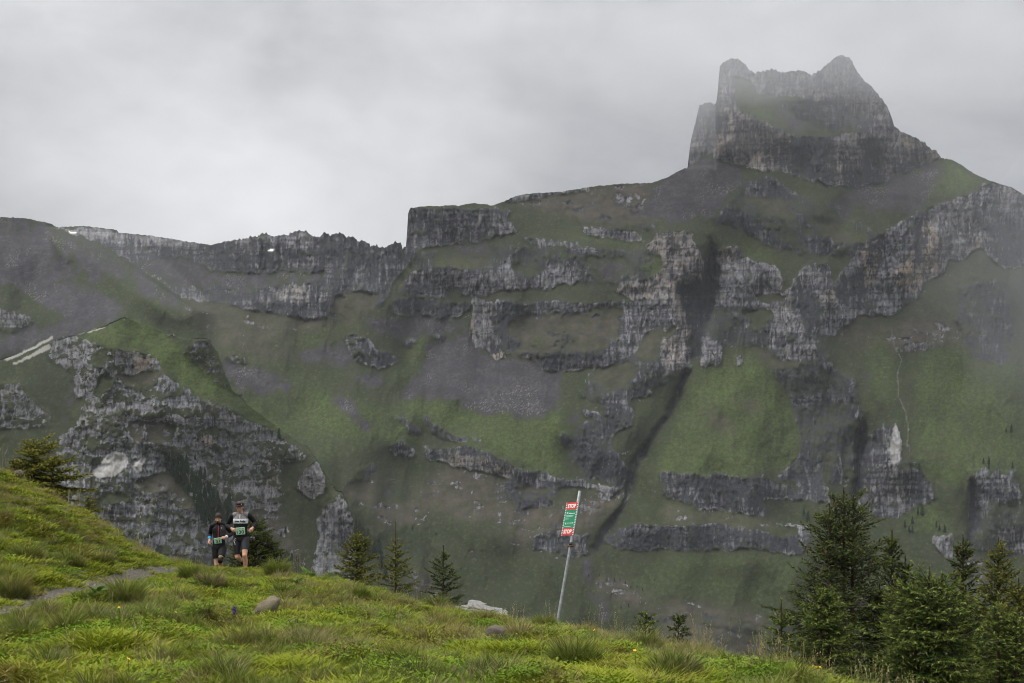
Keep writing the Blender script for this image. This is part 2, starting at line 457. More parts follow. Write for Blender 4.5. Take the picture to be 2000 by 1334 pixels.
paint('rock', 3, [(1740,270),(1800,210),(2000,200),(2000,560),(1900,572),(1680,592),(1640,575),(1550,535),(1590,490),(1750,470),(1860,400),(1830,340),(1730,290)], a=1, dark=0.1, tan=0.32)
paint('rock', 3, [(900,580),(1100,600),(1180,588),(1420,600),(1620,590),(1620,620),(1420,625),(1420,662),(1250,652),(1100,652),(900,662)], a=0.85, dark=0.35)
paint('rock', 3, [(330,600),(450,565),(720,600),(760,588),(755,650),(640,692),(500,682),(330,662)], a=0.85, dark=0.7)
paint('soil', 3, [(890,660),(1420,665),(1600,640),(1600,780),(1500,850),(1300,860),(1000,870),(940,800),(900,700)], a=0.65)
paint('rock', 3, [(890,660),(1050,670),(960,720),(1000,800),(1060,790),(1000,870),(940,860),(895,720)], [(1260,770),(1330,770),(1340,830),(1280,820)], a=0.7, dark=0.75)
paint('rock', 3, [(765,560),(890,600),(880,700),(945,860),(965,905),(920,928),(880,900),(860,858),(780,840),(748,790),(772,650)], a=0.95, dark=0.2)
paint('tan', 3, [(885,850),(952,858),(955,918),(895,905)], [(750,700),(775,690),(775,830),(755,790)], a=0.8)
paint('rock', 3, [(1000,870),(1160,900),(1340,890),(1480,905),(1460,955),(1340,982),(1160,972),(1140,930)], a=0.85, dark=0.6)
paint('rock', 3, [(1610,600),(1910,580),(1905,700),(1830,760),(1720,862),(1640,900),(1580,922),(1480,960),(1470,930),(1520,830),(1600,780)], a=0.95, dark=0.28)
paint('tan', 3, [(1700,720),(1750,670),(1750,780),(1700,830)], a=0.4)
paint('rock', 3, [(1880,830),(1950,760),(2000,880),(1940,972),(1840,982),(1680,1032),(1665,1012),(1780,950)], a=0.85, dark=0.4)
paint('soil', 3, [(1750,760),(1890,740),(1900,830),(1780,900),(1680,900)], [(1480,960),(1640,920),(1680,1000),(1560,1080),(1420,1030)], a=0.45)
paint('scree', 3, [(185,700),(260,680),(330,668),(500,692),(680,692),(740,700),(722,740),(640,780),(560,772),(500,790),(400,790),(240,792)], a=1)
paint('scree', 3, [(740,770),(780,850),(870,892),(920,932),(1000,905),(1140,960),(1250,1000),(1255,1130),(1220,1200),(1100,1232),(1000,1222),(900,1212),(720,1180),(720,1130),(600,1120),(320,1132),(400,1060),(500,960),(520,850),(620,800)], a=1)
paint('rock', 3, [(545,775),(620,765),(630,800),(590,820)], [(370,810),(470,800),(460,860),(400,850)], a=0.7, dark=0.5)
paint('scree', 3, [(350,870),(440,880),(400,920),(350,900)], [(80,980),(200,990),(330,985),(320,1040),(200,1072),(80,1012)], [(20,830),(100,900),(60,960),(0,940)], a=0.8)
paint('rock', 3, [(40,800),(110,760),(180,790),(240,850),(350,898),(365,930),(260,962),(180,942),(120,920)], a=0.85, dark=0.5)
paint('scree', 3, [(15,1120),(60,1125),(110,1190),(230,1300),(245,1340),(180,1320),(80,1210),(20,1150)], a=0.9)
paint('rock', 3, [(1500,1150),(1620,1095),(1662,1200),(1650,1275),(1560,1315),(1520,1305)], a=0.95, dark=0.35)
paint('rock', 3, [(1600,1095),(1770,1085),(1760,1110),(1640,1130)], [(1370,1180),(1470,1210),(1500,1250),(1400,1240)], [(1150,920),(1300,920),(1330,980),(1170,975)], a=0.9, dark=0.55)
paint('scree', 3, [(1290,1170),(1340,1180),(1320,1240),(1280,1260)], [(1340,1230),(1380,1230),(1350,1310),(1310,1310)], [(1380,1060),(1420,1040),(1400,1090),(1370,1100)], a=0.7)
paint('rock', 3, [(320,1195),(400,1240),(485,1300),(455,1322),(380,1262)], [(488,1218),(600,1290),(645,1335),(560,1322),(500,1242)], a=0.8, dark=0.7)
# --- lower bands
paint('soil', 4, [(560,400),(700,380),(950,445),(965,600),(940,700),(700,650),(560,600),(470,540)], [(90,440),(260,400),(420,480),(560,600),(480,700),(300,700),(80,520)], a=0.72)
paint('soil', 4, [(1000,600),(1250,590),(1480,520),(1600,520),(1560,600),(1420,720),(1100,735),(950,700)], a=0.85)
paint('scree', 4, [(220,450),(380,470),(480,560),(380,590),(250,560)], [(480,560),(560,600),(700,780),(760,860),(740,870),(640,740),(540,640)], a=0.5)
paint('rock', 4, [(300,268),(400,232),(462,290),(462,332),(350,312)], a=0.85, dark=0.3)
paint('rock', 4, [(75,450),(130,380),(240,345),(262,370),(190,460),(100,470)], a=0.55, dark=0.5)
paint('rock', 4, [(500,255),(620,290),(690,262),(830,288),(960,330),(1020,398),(1200,408),(1290,450),(1400,450),(1470,480),(1560,460),(1640,452),(1560,512),(1520,532),(1460,492),(1300,492),(1200,492),(1080,472),(1010,452),(950,420),(850,402),(700,372),(600,342),(520,335)], a=1, dark=0.3)
paint('tan', 4, [(640,310),(800,310),(940,370),(1010,410),(1010,450),(930,410),(850,395),(700,365),(640,340)], a=0.6)
paint('dark', 4, [(700,265),(960,328),(980,350),(860,320),(700,290)], [(1200,450),(1290,470),(1270,492),(1180,490)], a=0.95)
paint('rock', 4, [(945,445),(1010,500),(1060,560),(1150,540),(1235,572),(1180,602),(1040,602),(980,552)], a=0.85, dark=0.6)
paint('soil', 4, [(1010,480),(1200,500),(1150,540),(1060,550)], a=0.9)
paint('rock', 4, [(495,95),(580,140),(680,200),(765,222),(740,252),(600,222),(560,162)], [(400,118),(480,160),(502,195),(420,182)], [(760,210),(830,220),(830,250),(780,245)], a=0.8, dark=0.75)
paint('rock', 4, [(1280,200),(1420,230),(1520,150),(1500,60),(1560,25),(1640,60),(1655,140),(1560,190),(1540,250),(1600,330),(1645,400),(1642,462),(1560,462),(1450,412),(1380,312),(1300,272)], a=0.92, dark=0.72)
paint('rock', 4, [(1110,745),(1250,720),(1330,762),(1420,742),(1422,850),(1370,882),(1330,872),(1200,842),(1110,832)], a=0.92, dark=0.55)
paint('tan', 4, [(1340,800),(1400,780),(1400,860),(1350,870)], a=0.5)
paint('soil', 4, [(960,770),(1100,740),(1100,830),(980,820)], [(1130,850),(1330,880),(1250,890)], a=0.8)
# debris stream below, scattered bushes
paint('scree', 4, [(1395,870),(1430,870),(1425,960),(1450,1060),(1500,1120),(1530,1260),(1500,1270),(1470,1160),(1410,1060),(1390,960)], a=1)
paint('soil', 4, [(1440,960),(1560,990),(1680,1060),(1760,1110),(1700,1160),(1600,1140),(1500,1060)], [(1700,1130),(1990,1200),(1990,1300),(1800,1230)], [(730,830),(800,860),(800,900),(740,870)], [(440,920),(560,1000),(600,1100),(450,1050)], a=0.9)
paint('rock', 4, [(1600,1090),(1660,1110),(1650,1140),(1600,1120)], [(1690,1090),(1740,1100),(1730,1130),(1690,1120)], [(1790,1195),(1860,1210),(1850,1250),(1800,1230)], a=0.55, dark=0.2)
# --- the peak
paint('soil', 5, [(-820,870),(-600,890),(-300,810),(-50,790),(40,760),(0,1000),(-250,1010),(-600,960),(-820,900)], a=1.0)
paint('rock', 5, [(-960,900),(-820,850),(-560,822),(-420,800),(-420,830),(-560,850),(-800,890)], a=0.7, dark=0.15)
paint('rock', 5, [(300,150),(370,85),(450,120),(490,175),(590,150),(700,160),(770,155),(810,180),(920,105),(970,70),(1040,100),(1100,200),(1150,250),(1230,340),(1270,430),(1310,490),(1440,560),(1550,640),(1400,690),(1220,775),(1020,812),(960,802),(860,792),(720,742),(600,722),(400,692),(260,642)], a=0.95, dark=0.35, tan=0.12)
paint('rock', 5, [(190,340),(290,300),(270,600),(130,690),(120,560),(155,460)], a=1, dark=0.45)
paint('scree', 5, [(400,290),(520,292),(700,322),(1000,352),(1150,500),(950,512),(740,532),(600,472),(420,392)], a=0.75)
paint('grass', 5, [(375,180),(470,200),(520,290),(600,350),(700,480),(760,530),(600,475),(390,360)], [(700,490),(950,500),(1080,495),(950,515),(740,535)])
paint('rock', 5, [(600,330),(1000,345),(1150,500),(960,500),(760,440)], a=0.6, dark=0.45)
paint('rock', 5, [(520,280),(760,290),(760,320),(540,310)], a=0.7, dark=0.1)
paint('tan', 5, [(300,420),(380,400),(560,470),(690,530),(690,600),(600,700),(400,680),(280,620)], [(930,600),(990,620),(1000,700),(980,800),(940,740)], [(1310,505),(1440,570),(1540,645),(1400,670),(1300,600)], a=0.55)
paint('dark', 5, [(700,540),(930,520),(900,640),(930,780),(780,760),(700,680)], [(1010,690),(1150,700),(1220,770),(1020,810)], [(1090,540),(1200,560),(1180,700),(1100,690)], a=0.8)
paint('scree', 5, [(40,730),(130,690),(260,642),(420,702),(430,760),(330,880),(250,960),(0,1010),(-120,980),(-60,800)], a=1)
paint('scree', 5, [(1020,822),(1230,775),(1400,690),(1530,680),(1500,850),(1400,930),(1250,960),(1000,900)], [(830,880),(1000,900),(1050,1000),(900,960)], a=0.85)
paint('rock', 5, [(440,770),(560,735),(740,852),(640,872),(520,862),(440,820)], [(270,975),(350,920),(460,960),(600,1080),(710,1150),(620,1162),(500,1082),(400,1032),(290,1022)], [(640,900),(760,960),(830,1040),(760,1020),(680,960)], [(760,1090),(900,1080),(1000,1120),(900,1200),(780,1150)], a=0.75, dark=0.6)
paint('soil', 5, [(430,860),(640,880),(720,980),(560,960)], [(840,1000),(1000,1040),(1100,1100),(950,1120)], a=0.6)
paint('rock', 6, [(700,300),(780,190),(900,180),(925,280),(980,220),(1060,90),(1200,20),(1380,-90),(1490,-140),(1720,-215),(1760,-265),(1920,-245),(2000,-190),(2400,-60),(2400,260),(1990,190),(1860,205),(1740,90),(1650,165),(1560,155),(1550,232),(1430,292),(1390,372),(1320,422),(1250,472),(1180,472),(1080,462),(1000,562),(930,592),(860,572),(800,542),(760,422)], a=1, dark=0.25)
paint('tan', 6, [(1270,240),(1380,100),(1385,0),(1420,-60),(1500,-10),(1540,60),(1540,180),(1440,280),(1380,345),(1300,325)], [(1080,100),(1190,60),(1180,260),(1110,330)], [(880,330),(930,330),(940,420),(890,420)], [(1700,20),(1740,40),(1750,130),(1710,90)], a=0.9)
paint('dark', 6, [(700,310),(790,300),(860,420),(860,560),(780,520)], [(930,300),(1080,200),(1100,300),(1080,450),(960,400)], [(1385,-60),(1420,-50),(1420,120),(1390,200)], [(1760,-40),(1990,0),(1990,180),(1850,190)], a=0.72)
paint('rock', 6, [(-20,30),(120,20),(200,140),(265,300),(242,450),(200,560),(130,600),(122,720),(80,782),(-20,790),(-20,600),(60,560),(40,300),(-20,250)], a=1, dark=0.2, tan=0.35)
paint('rock', 6, [(275,120),(400,70),(430,150),(600,190),(652,260),(640,342),(520,352),(470,372),(650,330),(700,312),(762,500),(680,602),(580,610),(560,540),(440,422),(275,425)], a=0.95, dark=0.18)
paint('tan', 6, [(280,110),(390,80),(420,150),(400,180),(290,170)], a=0.45)
paint('grass', 6, [(430,440),(560,430),(600,470),(560,540),(500,560),(430,470)], [(500,350),(640,340),(680,380),(520,400)], warp=1.2)
paint('rock', 6, [(185,590),(270,600),(325,640),(312,752),(262,742),(188,762)], [(425,480),(470,490),(432,572)], [(575,540),(600,468),(682,468),(692,560),(642,580),(602,642),(568,642)], [(605,650),(760,580),(825,590),(852,682),(832,712),(742,722),(622,702)], [(842,728),(912,740),(902,772)], [(380,700),(425,700),(410,750),(385,750)], [(690,470),(760,500),(770,560),(700,560)], a=0.9, dark=0.12)
paint('soil', 6, [(500,640),(620,700),(720,730),(700,760),(560,740)], [(960,560),(1100,480),(1240,490),(1250,600),(1100,660),(980,640)], a=0.55)
paint('scree', 6, [(1020,640),(1060,640),(1150,800),(1160,950),(1120,880)], a=0.5)
paint('soil', 6, [(1240,610),(1290,512),(1400,472),(1640,532),(1640,592),(1500,632),(1290,655)], a=1.0)
paint('rock', 6, [(1280,650),(1500,632),(1480,660),(1300,668)], a=0.8, dark=0.8)
paint('rock', 6, [(1780,410),(1880,400),(1925,540),(1840,612),(1680,622),(1680,595),(1830,552)], [(1740,640),(1880,630),(1912,730),(1860,742),(1720,702)], [(1690,290),(1830,260),(1840,300),(1760,320)], a=0.7, dark=0.5)
paint('soil', 6, [(1560,240),(1800,260),(1700,300),(1500,340)], a=0.4)
paint('rock', 6, [(675,940),(800,930),(1030,930),(1062,1042),(1040,1052),(1000,962),(850,955),(720,965)], a=0.9, dark=0.15)
paint('rock', 6, [(720,968),(1020,965),(1060,1100),(1000,1182),(880,1082),(760,1042)], a=0.55, dark=0.8)
paint('rock', 6, [(985,820),(1040,810),(1060,870),(1010,900)], [(1060,1000),(1110,980),(1100,1060),(1070,1050)], a=0.7, dark=0.3)
paint('soil', 6, [(90,1030),(150,1030),(120,1060)], [(200,1000),(300,1010),(400,1100),(360,1130),(250,1060)], [(400,940),(520,980),(500,1040),(440,1000)], [(90,1220),(180,1220),(140,1260)], a=0.7)
paint('rock', 7, [(1055,300),(1060,150),(1080,-20),(1230,-100),(1310,-20),(1305,150),(1380,150),(1450,195),(1495,305),(1440,332),(1380,342),(1360,392),(1250,402),(1200,424),(1100,384)], a=0.8, dark=0.4)
paint('rock', 7, [(1240,-20),(1258,-60),(1275,-105),(1300,-60),(1298,100),(1290,240),(1255,280),(1240,180)], [(1140,240),(1170,260),(1165,300)], [(1335,0),(1360,20),(1345,80)], a=1, dark=0.0)
paint('pale', 7, [(1245,-20),(1258,-60),(1275,-100),(1298,-60),(1296,100),(1270,160),(1250,100)], a=0.28)
paint('rock', 7, [(-20,160),(200,180),(300,168),(420,198),(520,202),(620,208),(700,258),(760,248),(830,238),(905,250),(905,342),(820,332),(740,312),(620,302),(540,322),(562,422),(480,402),(400,392),(280,372),(180,372),(60,312),(-20,292)], a=1, dark=0.55)
paint('rock', 7, [(560,420),(640,450),(720,460),(800,470),(802,560),(770,602),(720,482),(620,452)], a=0.95, dark=0.25)
paint('rock', 7, [(640,160),(740,60),(860,100),(900,240),(760,245),(620,200)], [(900,60),(975,60),(980,240),(910,240)], a=0.65, dark=0.6)
paint('dark', 7, [(100,175),(300,175),(420,200),(480,240),(280,260),(120,250)], a=0.9)
paint('rock', 7, [(-350,560),(-250,470),(-120,455),(-20,470),(90,460),(280,450),(450,480),(620,520),(740,530),(772,612),(700,627),(640,602),(560,602),(400,592),(0,592),(-150,600)], a=1, dark=0.62)
paint('soil', 7, [(-20,350),(180,380),(400,410),(560,440),(640,500),(450,470),(200,430),(0,440)], a=0.65)
paint('rock', 7, [(1725,180),(1760,138),(1850,190),(1920,168),(1985,305),(1900,322),(1830,332),(1780,402),(1738,342)], [(1840,480),(2300,450),(2300,650),(1900,602),(1850,562)], [(1480,520),(1590,500),(1592,662),(1540,622),(1480,562)], a=0.92, dark=0.25)
paint('soil', 7, [(1640,640),(1760,620),(1800,760),(1720,800)], [(0,880),(300,900),(560,960),(560,1030),(300,1000),(0,960)], [(0,1000),(200,1000),(560,1120),(560,1250),(0,1150)], a=0.7)
# gullies: deep clefts that cut into the face
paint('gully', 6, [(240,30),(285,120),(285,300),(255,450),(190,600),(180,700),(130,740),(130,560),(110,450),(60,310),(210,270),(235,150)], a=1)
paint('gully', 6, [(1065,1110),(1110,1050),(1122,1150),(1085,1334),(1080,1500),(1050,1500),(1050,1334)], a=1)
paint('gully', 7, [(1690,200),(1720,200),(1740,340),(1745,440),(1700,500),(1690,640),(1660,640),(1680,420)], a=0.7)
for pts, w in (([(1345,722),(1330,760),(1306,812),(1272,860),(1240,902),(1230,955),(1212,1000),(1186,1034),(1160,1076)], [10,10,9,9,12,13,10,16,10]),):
    m = inside(strip(pts, w)); GULLY[m] = 0.9; ROCK[m] = 0.6; DARK[m] = 0.85  # narrow gully, its shade painted dark as well
for pts, w in (([(1741,640),(1748,676),(1761,704),(1752,732),(1754,774),(1768,806),(1774,838),(1772,873)], 2.6), ([(1528,922),(1548,906),(1562,890),(1561,884)], 3.5), ([(1573,912),(1578,935),(1582,950)], 3), ([(1636,880),(1642,905),(1643,948)], 3),
               ([(1541,922),(1520,928)], 3)):
    m = inside(strip(pts, w), 0.35); PALE[m] = 0.12; ROCK[m] = 0.8; DARK[m] = 0
# smooth bright turf
paint('grass', 1, [(560,790),(680,700),(760,690),(1000,870),(1150,1020),(1380,1165),(1560,1300),(1640,1360),(1560,1340),(1490,1285),(1280,1185),(1080,1095),(1005,1035),(905,955),(865,895),(660,852),(520,803)], warp=0.6)
paint('lush', 1, [(430,785),(680,695),(760,685),(1000,865),(1150,1015),(1380,1160),(1560,1300),(1640,1360),(1560,1340),(1490,1285),(1280,1185),(1080,1095),(1005,1035),(905,955),(865,895),(660,852),(520,803)], a=1.0, warp=0.6)
paint('lush', 1, [(1370,1110),(1560,1090),(1780,1060),(1990,1250),(1990,1350),(1640,1350),(1480,1230)], [(1200,860),(1400,880),(1520,950),(1420,960),(1250,920)], [(660,490),(800,560),(1000,660),(960,690),(760,640)], [(1500,940),(1650,980),(1780,1050),(1600,1060)], [(1560,820),(1800,740),(1990,690),(1990,720),(1700,860)], a=0.36)
paint('lush', 2, [(1380,90),(1700,60),(1990,200),(2060,340),(1850,420),(1800,430),(1700,330),(1560,250)], a=0.42)
paint('lush', 4, [(-200,-60),(0,0),(500,60),(700,150),(1000,80),(1200,100),(1300,190),(1270,300),(1300,430),(1050,390),(950,310),(680,250),(480,90),(480,240),(300,240),(0,200),(-200,100)], a=0.8)
paint('lush', 3, [(1640,480),(1700,290),(1830,345),(1850,410),(1740,475)], [(470,410),(560,335),(760,350),(870,400),(720,415)], [(1200,330),(1280,305),(1400,380),(1200,372)], [(1250,215),(1400,230),(1700,270),(1620,290),(1350,260)], [(430,780),(510,790),(520,850),(460,1000),(360,1060),(330,1000),(420,930)], [(320,1140),(560,1120),(720,1190),(900,1220),(1100,1240),(1250,1210),(1300,1334),(700,1334),(480,1230)], [(1080,790),(1200,790),(1160,850),(1080,850)], a=0.85)
paint('lush', 6, [(330,740),(420,650),(560,760),(660,870),(720,980),(740,1334),(-20,1400),(-60,1334),(60,1050),(180,790)], a=0.85)
paint('lush', 6, [(1440,650),(1700,630),(1990,760),(2400,760),(2400,1420),(1500,1400),(1380,1300),(1365,1100),(1400,900)], [(1130,560),(1190,540),(1260,700),(1270,900),(1200,950),(1120,800)], [(1060,820),(1130,900),(1200,1000),(1150,1010)], a=0.62)
paint('lush', 7, [(-20,320),(180,385),(400,400),(560,450),(720,520),(740,525),(600,510),(400,470),(200,440),(-20,450)], [(0,610),(560,610),(800,640),(800,900),(300,880),(-200,800)], a=0.42)
paint('lush', 7, [(1260,400),(1480,330),(1560,420),(1540,500),(1400,480),(1300,430)], a=0.6)
paint('lush', 5, [(330,960),(420,880),(470,950),(620,1060),(720,1140),(600,1080),(450,965)], [(1540,655),(1620,670),(1760,800),(1720,830),(1500,860)], [(390,240),(440,260),(600,400),(700,490),(590,470),(390,360)], [(740,960),(800,1000),(860,1080),(780,1060)], [(1000,960),(1120,1080),(1040,1120),(960,1040)], [(380,1050),(470,1100),(640,1230),(460,1220)], a=0.85)
PALE_W = PALE.copy()

# soften the painted borders, break cliffs up with turf ledges, and let rock show through steep turf
rock0 = blur(ROCK, 0.9, 0.8)
led = fbm(UU * 0.012 + 0.012 * wv, (mV + 1.2 * wv) * 0.055, 4, 61, 0.6)
outc = fbm(UU * 0.030, mV * 0.045, 6, 71, 0.65)
tuf = fbm(UU * 0.075 + 0.02 * wv, mV * 0.085, 5, 75, 0.65)
edge = rock0 - blur(ROCK, 5, 5)                       # thin parts of a cliff break up first
keep = 0.85 * (rock0 - 0.5) - 0.55 * np.maximum(led, -0.25) - 0.62 * tuf - 0.30 * outc + 0.23 - 0.38 * ((UU < 712) & (mV > 640))
rock = rock0 * sstep(-0.05, 0.22, keep)
crag = ridged(UU * 0.012 + 0.02 * wv, (mV + 0.6 * wv) * 0.050, 4, 81)
left = sstep(900, 600, UU)
bare = (1 - rock0) * sstep(0.55, 0.76, crag * 0.55 + 0.75 * outc + 0.35 * tuf + 0.26 * SOIL - 0.20 * SCREE + 0.10 * blur(ROCK, 9, 6) - 0.05 * left)
lush_b = blur(LUSH, 4, 4)
bare *= (1 - 0.85 * lush_b) * (0.35 + 0.65 * sstep(0.1, 0.5, SOIL + blur(ROCK, 12, 8)))
rock = np.clip(np.maximum(rock, 0.9 * bare), 0, 1)
sc0 = blur(SCREE, 5.0, 5.0)
scree = np.clip(sc0 + 2.4 * sc0 * (1.05 - sc0) * 2 * fbm(UU * 0.03 + 0.02 * wv, mV * 0.025, 6, 91, 0.7) + 0.55 * sc0 * np.minimum(tuf + 0.25 * outc, 0.0), 0, 1) * (1 - rock)
soil = np.clip(blur(SOIL, 5, 4) * (1 + 0.8 * tuf + 1.4 * fbm(UU * 0.03, mV * 0.05, 5, 101, 0.65)) + 0.55 * np.maximum(fbm(UU * 0.014, mV * 0.022, 6, 104, 0.68), 0), 0, 1)
gully = blur(GULLY, 1.5, 1.5)
rock = np.maximum(rock, gully * 0.75)
pale = blur(PALE_W, 0.5, 0.5)
boul = sstep(0.28, 0.42, perlin(UU * 0.42, mV * 0.46, 93)) * sstep(0.0, 0.35, fbm(UU * 0.014, mV * 0.02, 3, 94) + 0.3 * sstep(735, 800, mV)) * (sc0 > 0.5)
pale = np.maximum(pale, 0.16 * boul)

# ---- distances: integrate up each bearing
TAN_E = (HOR - mV) / F
TAN_R = (HOR - vreg) / F
slope = 0.78 - 0.10 * blur(SCREE, 3, 3) + 0.08 * SOIL
rb = blur(rock0, 2.5, 1.2)
slope = slope + 2.6 * sstep(0.25, 0.9, rb) * (1 - 0.85 * sstep(0.10, 0.35, led * 0.7 + tuf * 0.3))
far_left = sstep(820, 700, UU) * sstep(700, 640, mV)
slope = np.where(far_left > 0.5, np.minimum(slope, 1.3), slope)
jr = np.interp(mU, JSPUR[:, 0], JSPUR[:, 1], left=735, right=2000)
jh = np.interp(mU, JHILL[:, 0], JHILL[:, 1], left=0, right=0)
jr = jr + (1.2 * fbm(mU * 0.08, mU * 0 + 9.1, 3, 15) + 1.5 * (mU > 590) * fbm(mU * 0.3, mU * 0, 2, 16)) * (mU < 700)
SPUR = (UU < 712) & (mV > jr[None, :])
def climb(r0, slope, jumps=()):
    R = np.zeros(mV.shape); R[0] = r = r0.copy()
    for i in range(1, NR):
        s = np.maximum(slope[i], TAN_R[i] + 0.25)
        r = r * (s - TAN_R[i - 1]) / (s - TAN_R[i])
        for amt, line in jumps:
            f = lambda v: sstep(line + 3.5, line - 3.5, v)
            r = r * (1 + amt * (f(vreg[i]) - f(vreg[i - 1])))
        R[i] = r
    S = blur(R, 26, 6)                                # each bearing was climbed alone: tie neighbours together
    D = gauss1(R - S, 5.0, 1)
    D = D - gauss1(D, 26.0, 0)                        # keep the steps of the bands, not whole bearings
    return S + 40 * np.tanh(D / 40)
R_near = climb(880 + 60 * sstep(100, 700, mU) + 40 * perlin(mU * 0.006, mU * 0, 9), np.where(SPUR, slope, 1.2))
R_far = climb(1200 + 60 * perlin(mU * 0.004, mU * 0 + 2, 8), np.where(SPUR, 0.9, slope),
              ((0.30 * (mU > 105) * sstep(425, 330, mU), jh),))
R_far = np.maximum(R_far, R_near * 1.04 * (UU < 712))
# large forms, then ribs, ledges and blocks
pill = sstep(1399, 1395, UU) * sstep(332, 322, mV) * sstep(1300, 1330, UU)
DR = 110 * pill
DR += 75 * blur(GULLY, 8, 8) + 34 * gully
DR += (60 * fbm(UU * 0.006, mV * 0.005, 2, 111) + 20 * fbm(UU * 0.014, mV * 0.008, 2, 113)) * sstep(0, 120, mV - sil[None, :])
rk = sstep(0.2, 0.8, blur(rock, 0.8, 0.8))
rbw = sstep(0.1, 0.7, blur(rock0, 2, 2))
ribs = ridged(UU * 0.030 + 0.03 * wv, (mV + wv) * 0.008, 3, 121)
blocks = ridged(UU * 0.085 + 0.05 * wv, (mV + wv) * 0.045, 4, 131)
cracks = np.abs(perlin(UU * 0.15 + 0.06 * wv, (mV + wu) * 0.030, 141)) + 0.6 * np.abs(perlin(UU * 0.33, mV * 0.08, 144))
DR -= rbw * (9.5 * ribs + 3.6 * blocks) + rk * (3.0 * np.minimum(cracks, 0.5) / 0.5)
bed = fbm(UU * 0.012 + 0.02 * wv, (mV + 1.3 * wv) * 0.11, 4, 151)
DR -= rk * 2.6 * bed * sstep(-0.2, 0.3, outc)
gr = 1 - rk
DR -= gr * (9.0 * ridged(UU * 0.016 + 0.01 * wv, (mV + wv) * 0.010, 3, 161, 0.4) + 1.6 * fbm(UU * 0.08, mV * 0.10, 4, 165, 0.6) + 1.2 * SCREE * fbm(UU * 0.3, mV * 0.3, 2, 168))

R_near = R_near + DR * 0.45
R_far = R_far + DR * (1 - SPUR) * np.clip((R_far / 1900.0) ** 2, 0.3, 1.1)
R = np.where(SPUR, R_near, R_far)
rows = np.minimum(np.arange(NR)[:, None], KTOP[None, :])
R = np.take_along_axis(R, rows, 0)
R_far = np.take_along_axis(R_far, rows, 0)
XX = (UU - 1000) / F * R
ZZ = EYE + TAN_E * R

# fine cover variation, sampled on the ground itself
streak = fbm(UU * 0.13 + 0.035 * wv, (mV + wv) * 0.014, 5, 171, 0.65)
streak2 = fbm(UU * 0.30 + 0.05 * wv, mV * 0.06, 3, 175, 0.6) + 0.10 * rsm.normal(0, 1, mV.shape)
mott = fbm(XX * 0.05, ZZ * 0.07, 5, 181, 0.65)
fine = fbm(XX * 0.22, ZZ * 0.30, 3, 185, 0.65) + 0.24 * rsm.normal(0, 1, mV.shape)
patch = fbm(XX * 0.011, ZZ * 0.016, 5, 191, 0.6)
zone = fbm(UU * 0.022 + 0.01 * wv, (mV + wv) * 0.020, 4, 195, 0.6)
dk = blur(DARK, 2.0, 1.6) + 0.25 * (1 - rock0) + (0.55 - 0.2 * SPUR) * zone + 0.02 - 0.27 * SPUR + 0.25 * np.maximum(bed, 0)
crk = np.abs(perlin(UU * 0.115 + 0.05 * wv, (mV + wv) * 0.016, 207))
crk2 = np.abs(perlin(UU * 0.21 + 0.05 * wv + 9, (mV + wv) * 0.035, 208))
pst = np.abs(perlin(UU * 0.085 + 0.04 * wv + 31, (mV + wv) * 0.011, 209))
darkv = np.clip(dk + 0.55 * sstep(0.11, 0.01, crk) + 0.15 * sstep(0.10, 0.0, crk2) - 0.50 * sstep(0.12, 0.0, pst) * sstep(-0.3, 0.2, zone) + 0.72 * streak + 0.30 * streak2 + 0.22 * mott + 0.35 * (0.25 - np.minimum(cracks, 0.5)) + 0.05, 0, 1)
strat = ridged(UU * 0.0045 + 0.006 * wv, (mV + 0.45 * wv + 0.03 * UU) * 0.085, 3, 199, 0.6)
darkv = np.clip(darkv + 0.32 * sstep(0.40, 0.78, strat) - 0.26 * sstep(0.05, -0.4, strat), 0, 1)
darkv = np.clip(darkv * (1 - 0.15 * SPUR) + 0.10 * SPUR, 0, 1)
terr = ridged(UU * 0.018 + 0.02 * wv, (mV + 0.5 * wv) * 0.20, 3, 203)
mott = mott + (1 - rk) * (0.30 * terr + 0.25 * tuf)
fine = fine + (1 - rk) * 0.25 * terr
tanv = np.clip(blur(TAN, 1.6, 1.6) * (0.65 + 1.0 * streak2 + 0.8 * mott) + 0.25 * np.maximum(patch + 0.4 * streak2, 0), 0, 1)

# steep broken ground round the cliffs: thin dark turf over rock, in bands along the bedding
steep = np.clip(1.25 * blur(ROCK, 13, 9) * (1 - 0.5 * left) + 0.25 * SOIL, 0, 1)
steep = np.clip(steep * (0.85 + 1.1 * outc + 1.0 * fbm(UU * 0.014 + 0.02 * wv, (mV + wv) * 0.10, 5, 197, 0.7) + 0.5 * tuf), 0, 1) * (1 - 0.8 * SCREE) * (1 - 0.9 * blur(LUSH, 3, 3))
masks = np.stack([rock, scree, soil, pale], -1).reshape(-1, 4)
vari = np.stack([darkv, tanv, 0.5 + 0.5 * np.clip(mott * 1.5, -1, 1), 0.5 + 0.5 * np.clip(patch * 1.7, -1, 1)], -1).reshape(-1, 4)
vari2 = np.stack([0.5 + 0.5 * np.clip(fine * 1.4, -1, 1), 0.5 + 0.5 * np.clip(streak2 * 1.4, -1, 1), steep, np.clip((1 + 0.9 * SPUR) * blur(LUSH, 5, 4) * (0.95 + 0.5 * patch + 0.5 * tuf) + 0.22 * np.maximum(patch + 0.3, 0) , 0, 1)], -1).reshape(-1, 4)
NC = len(mU)
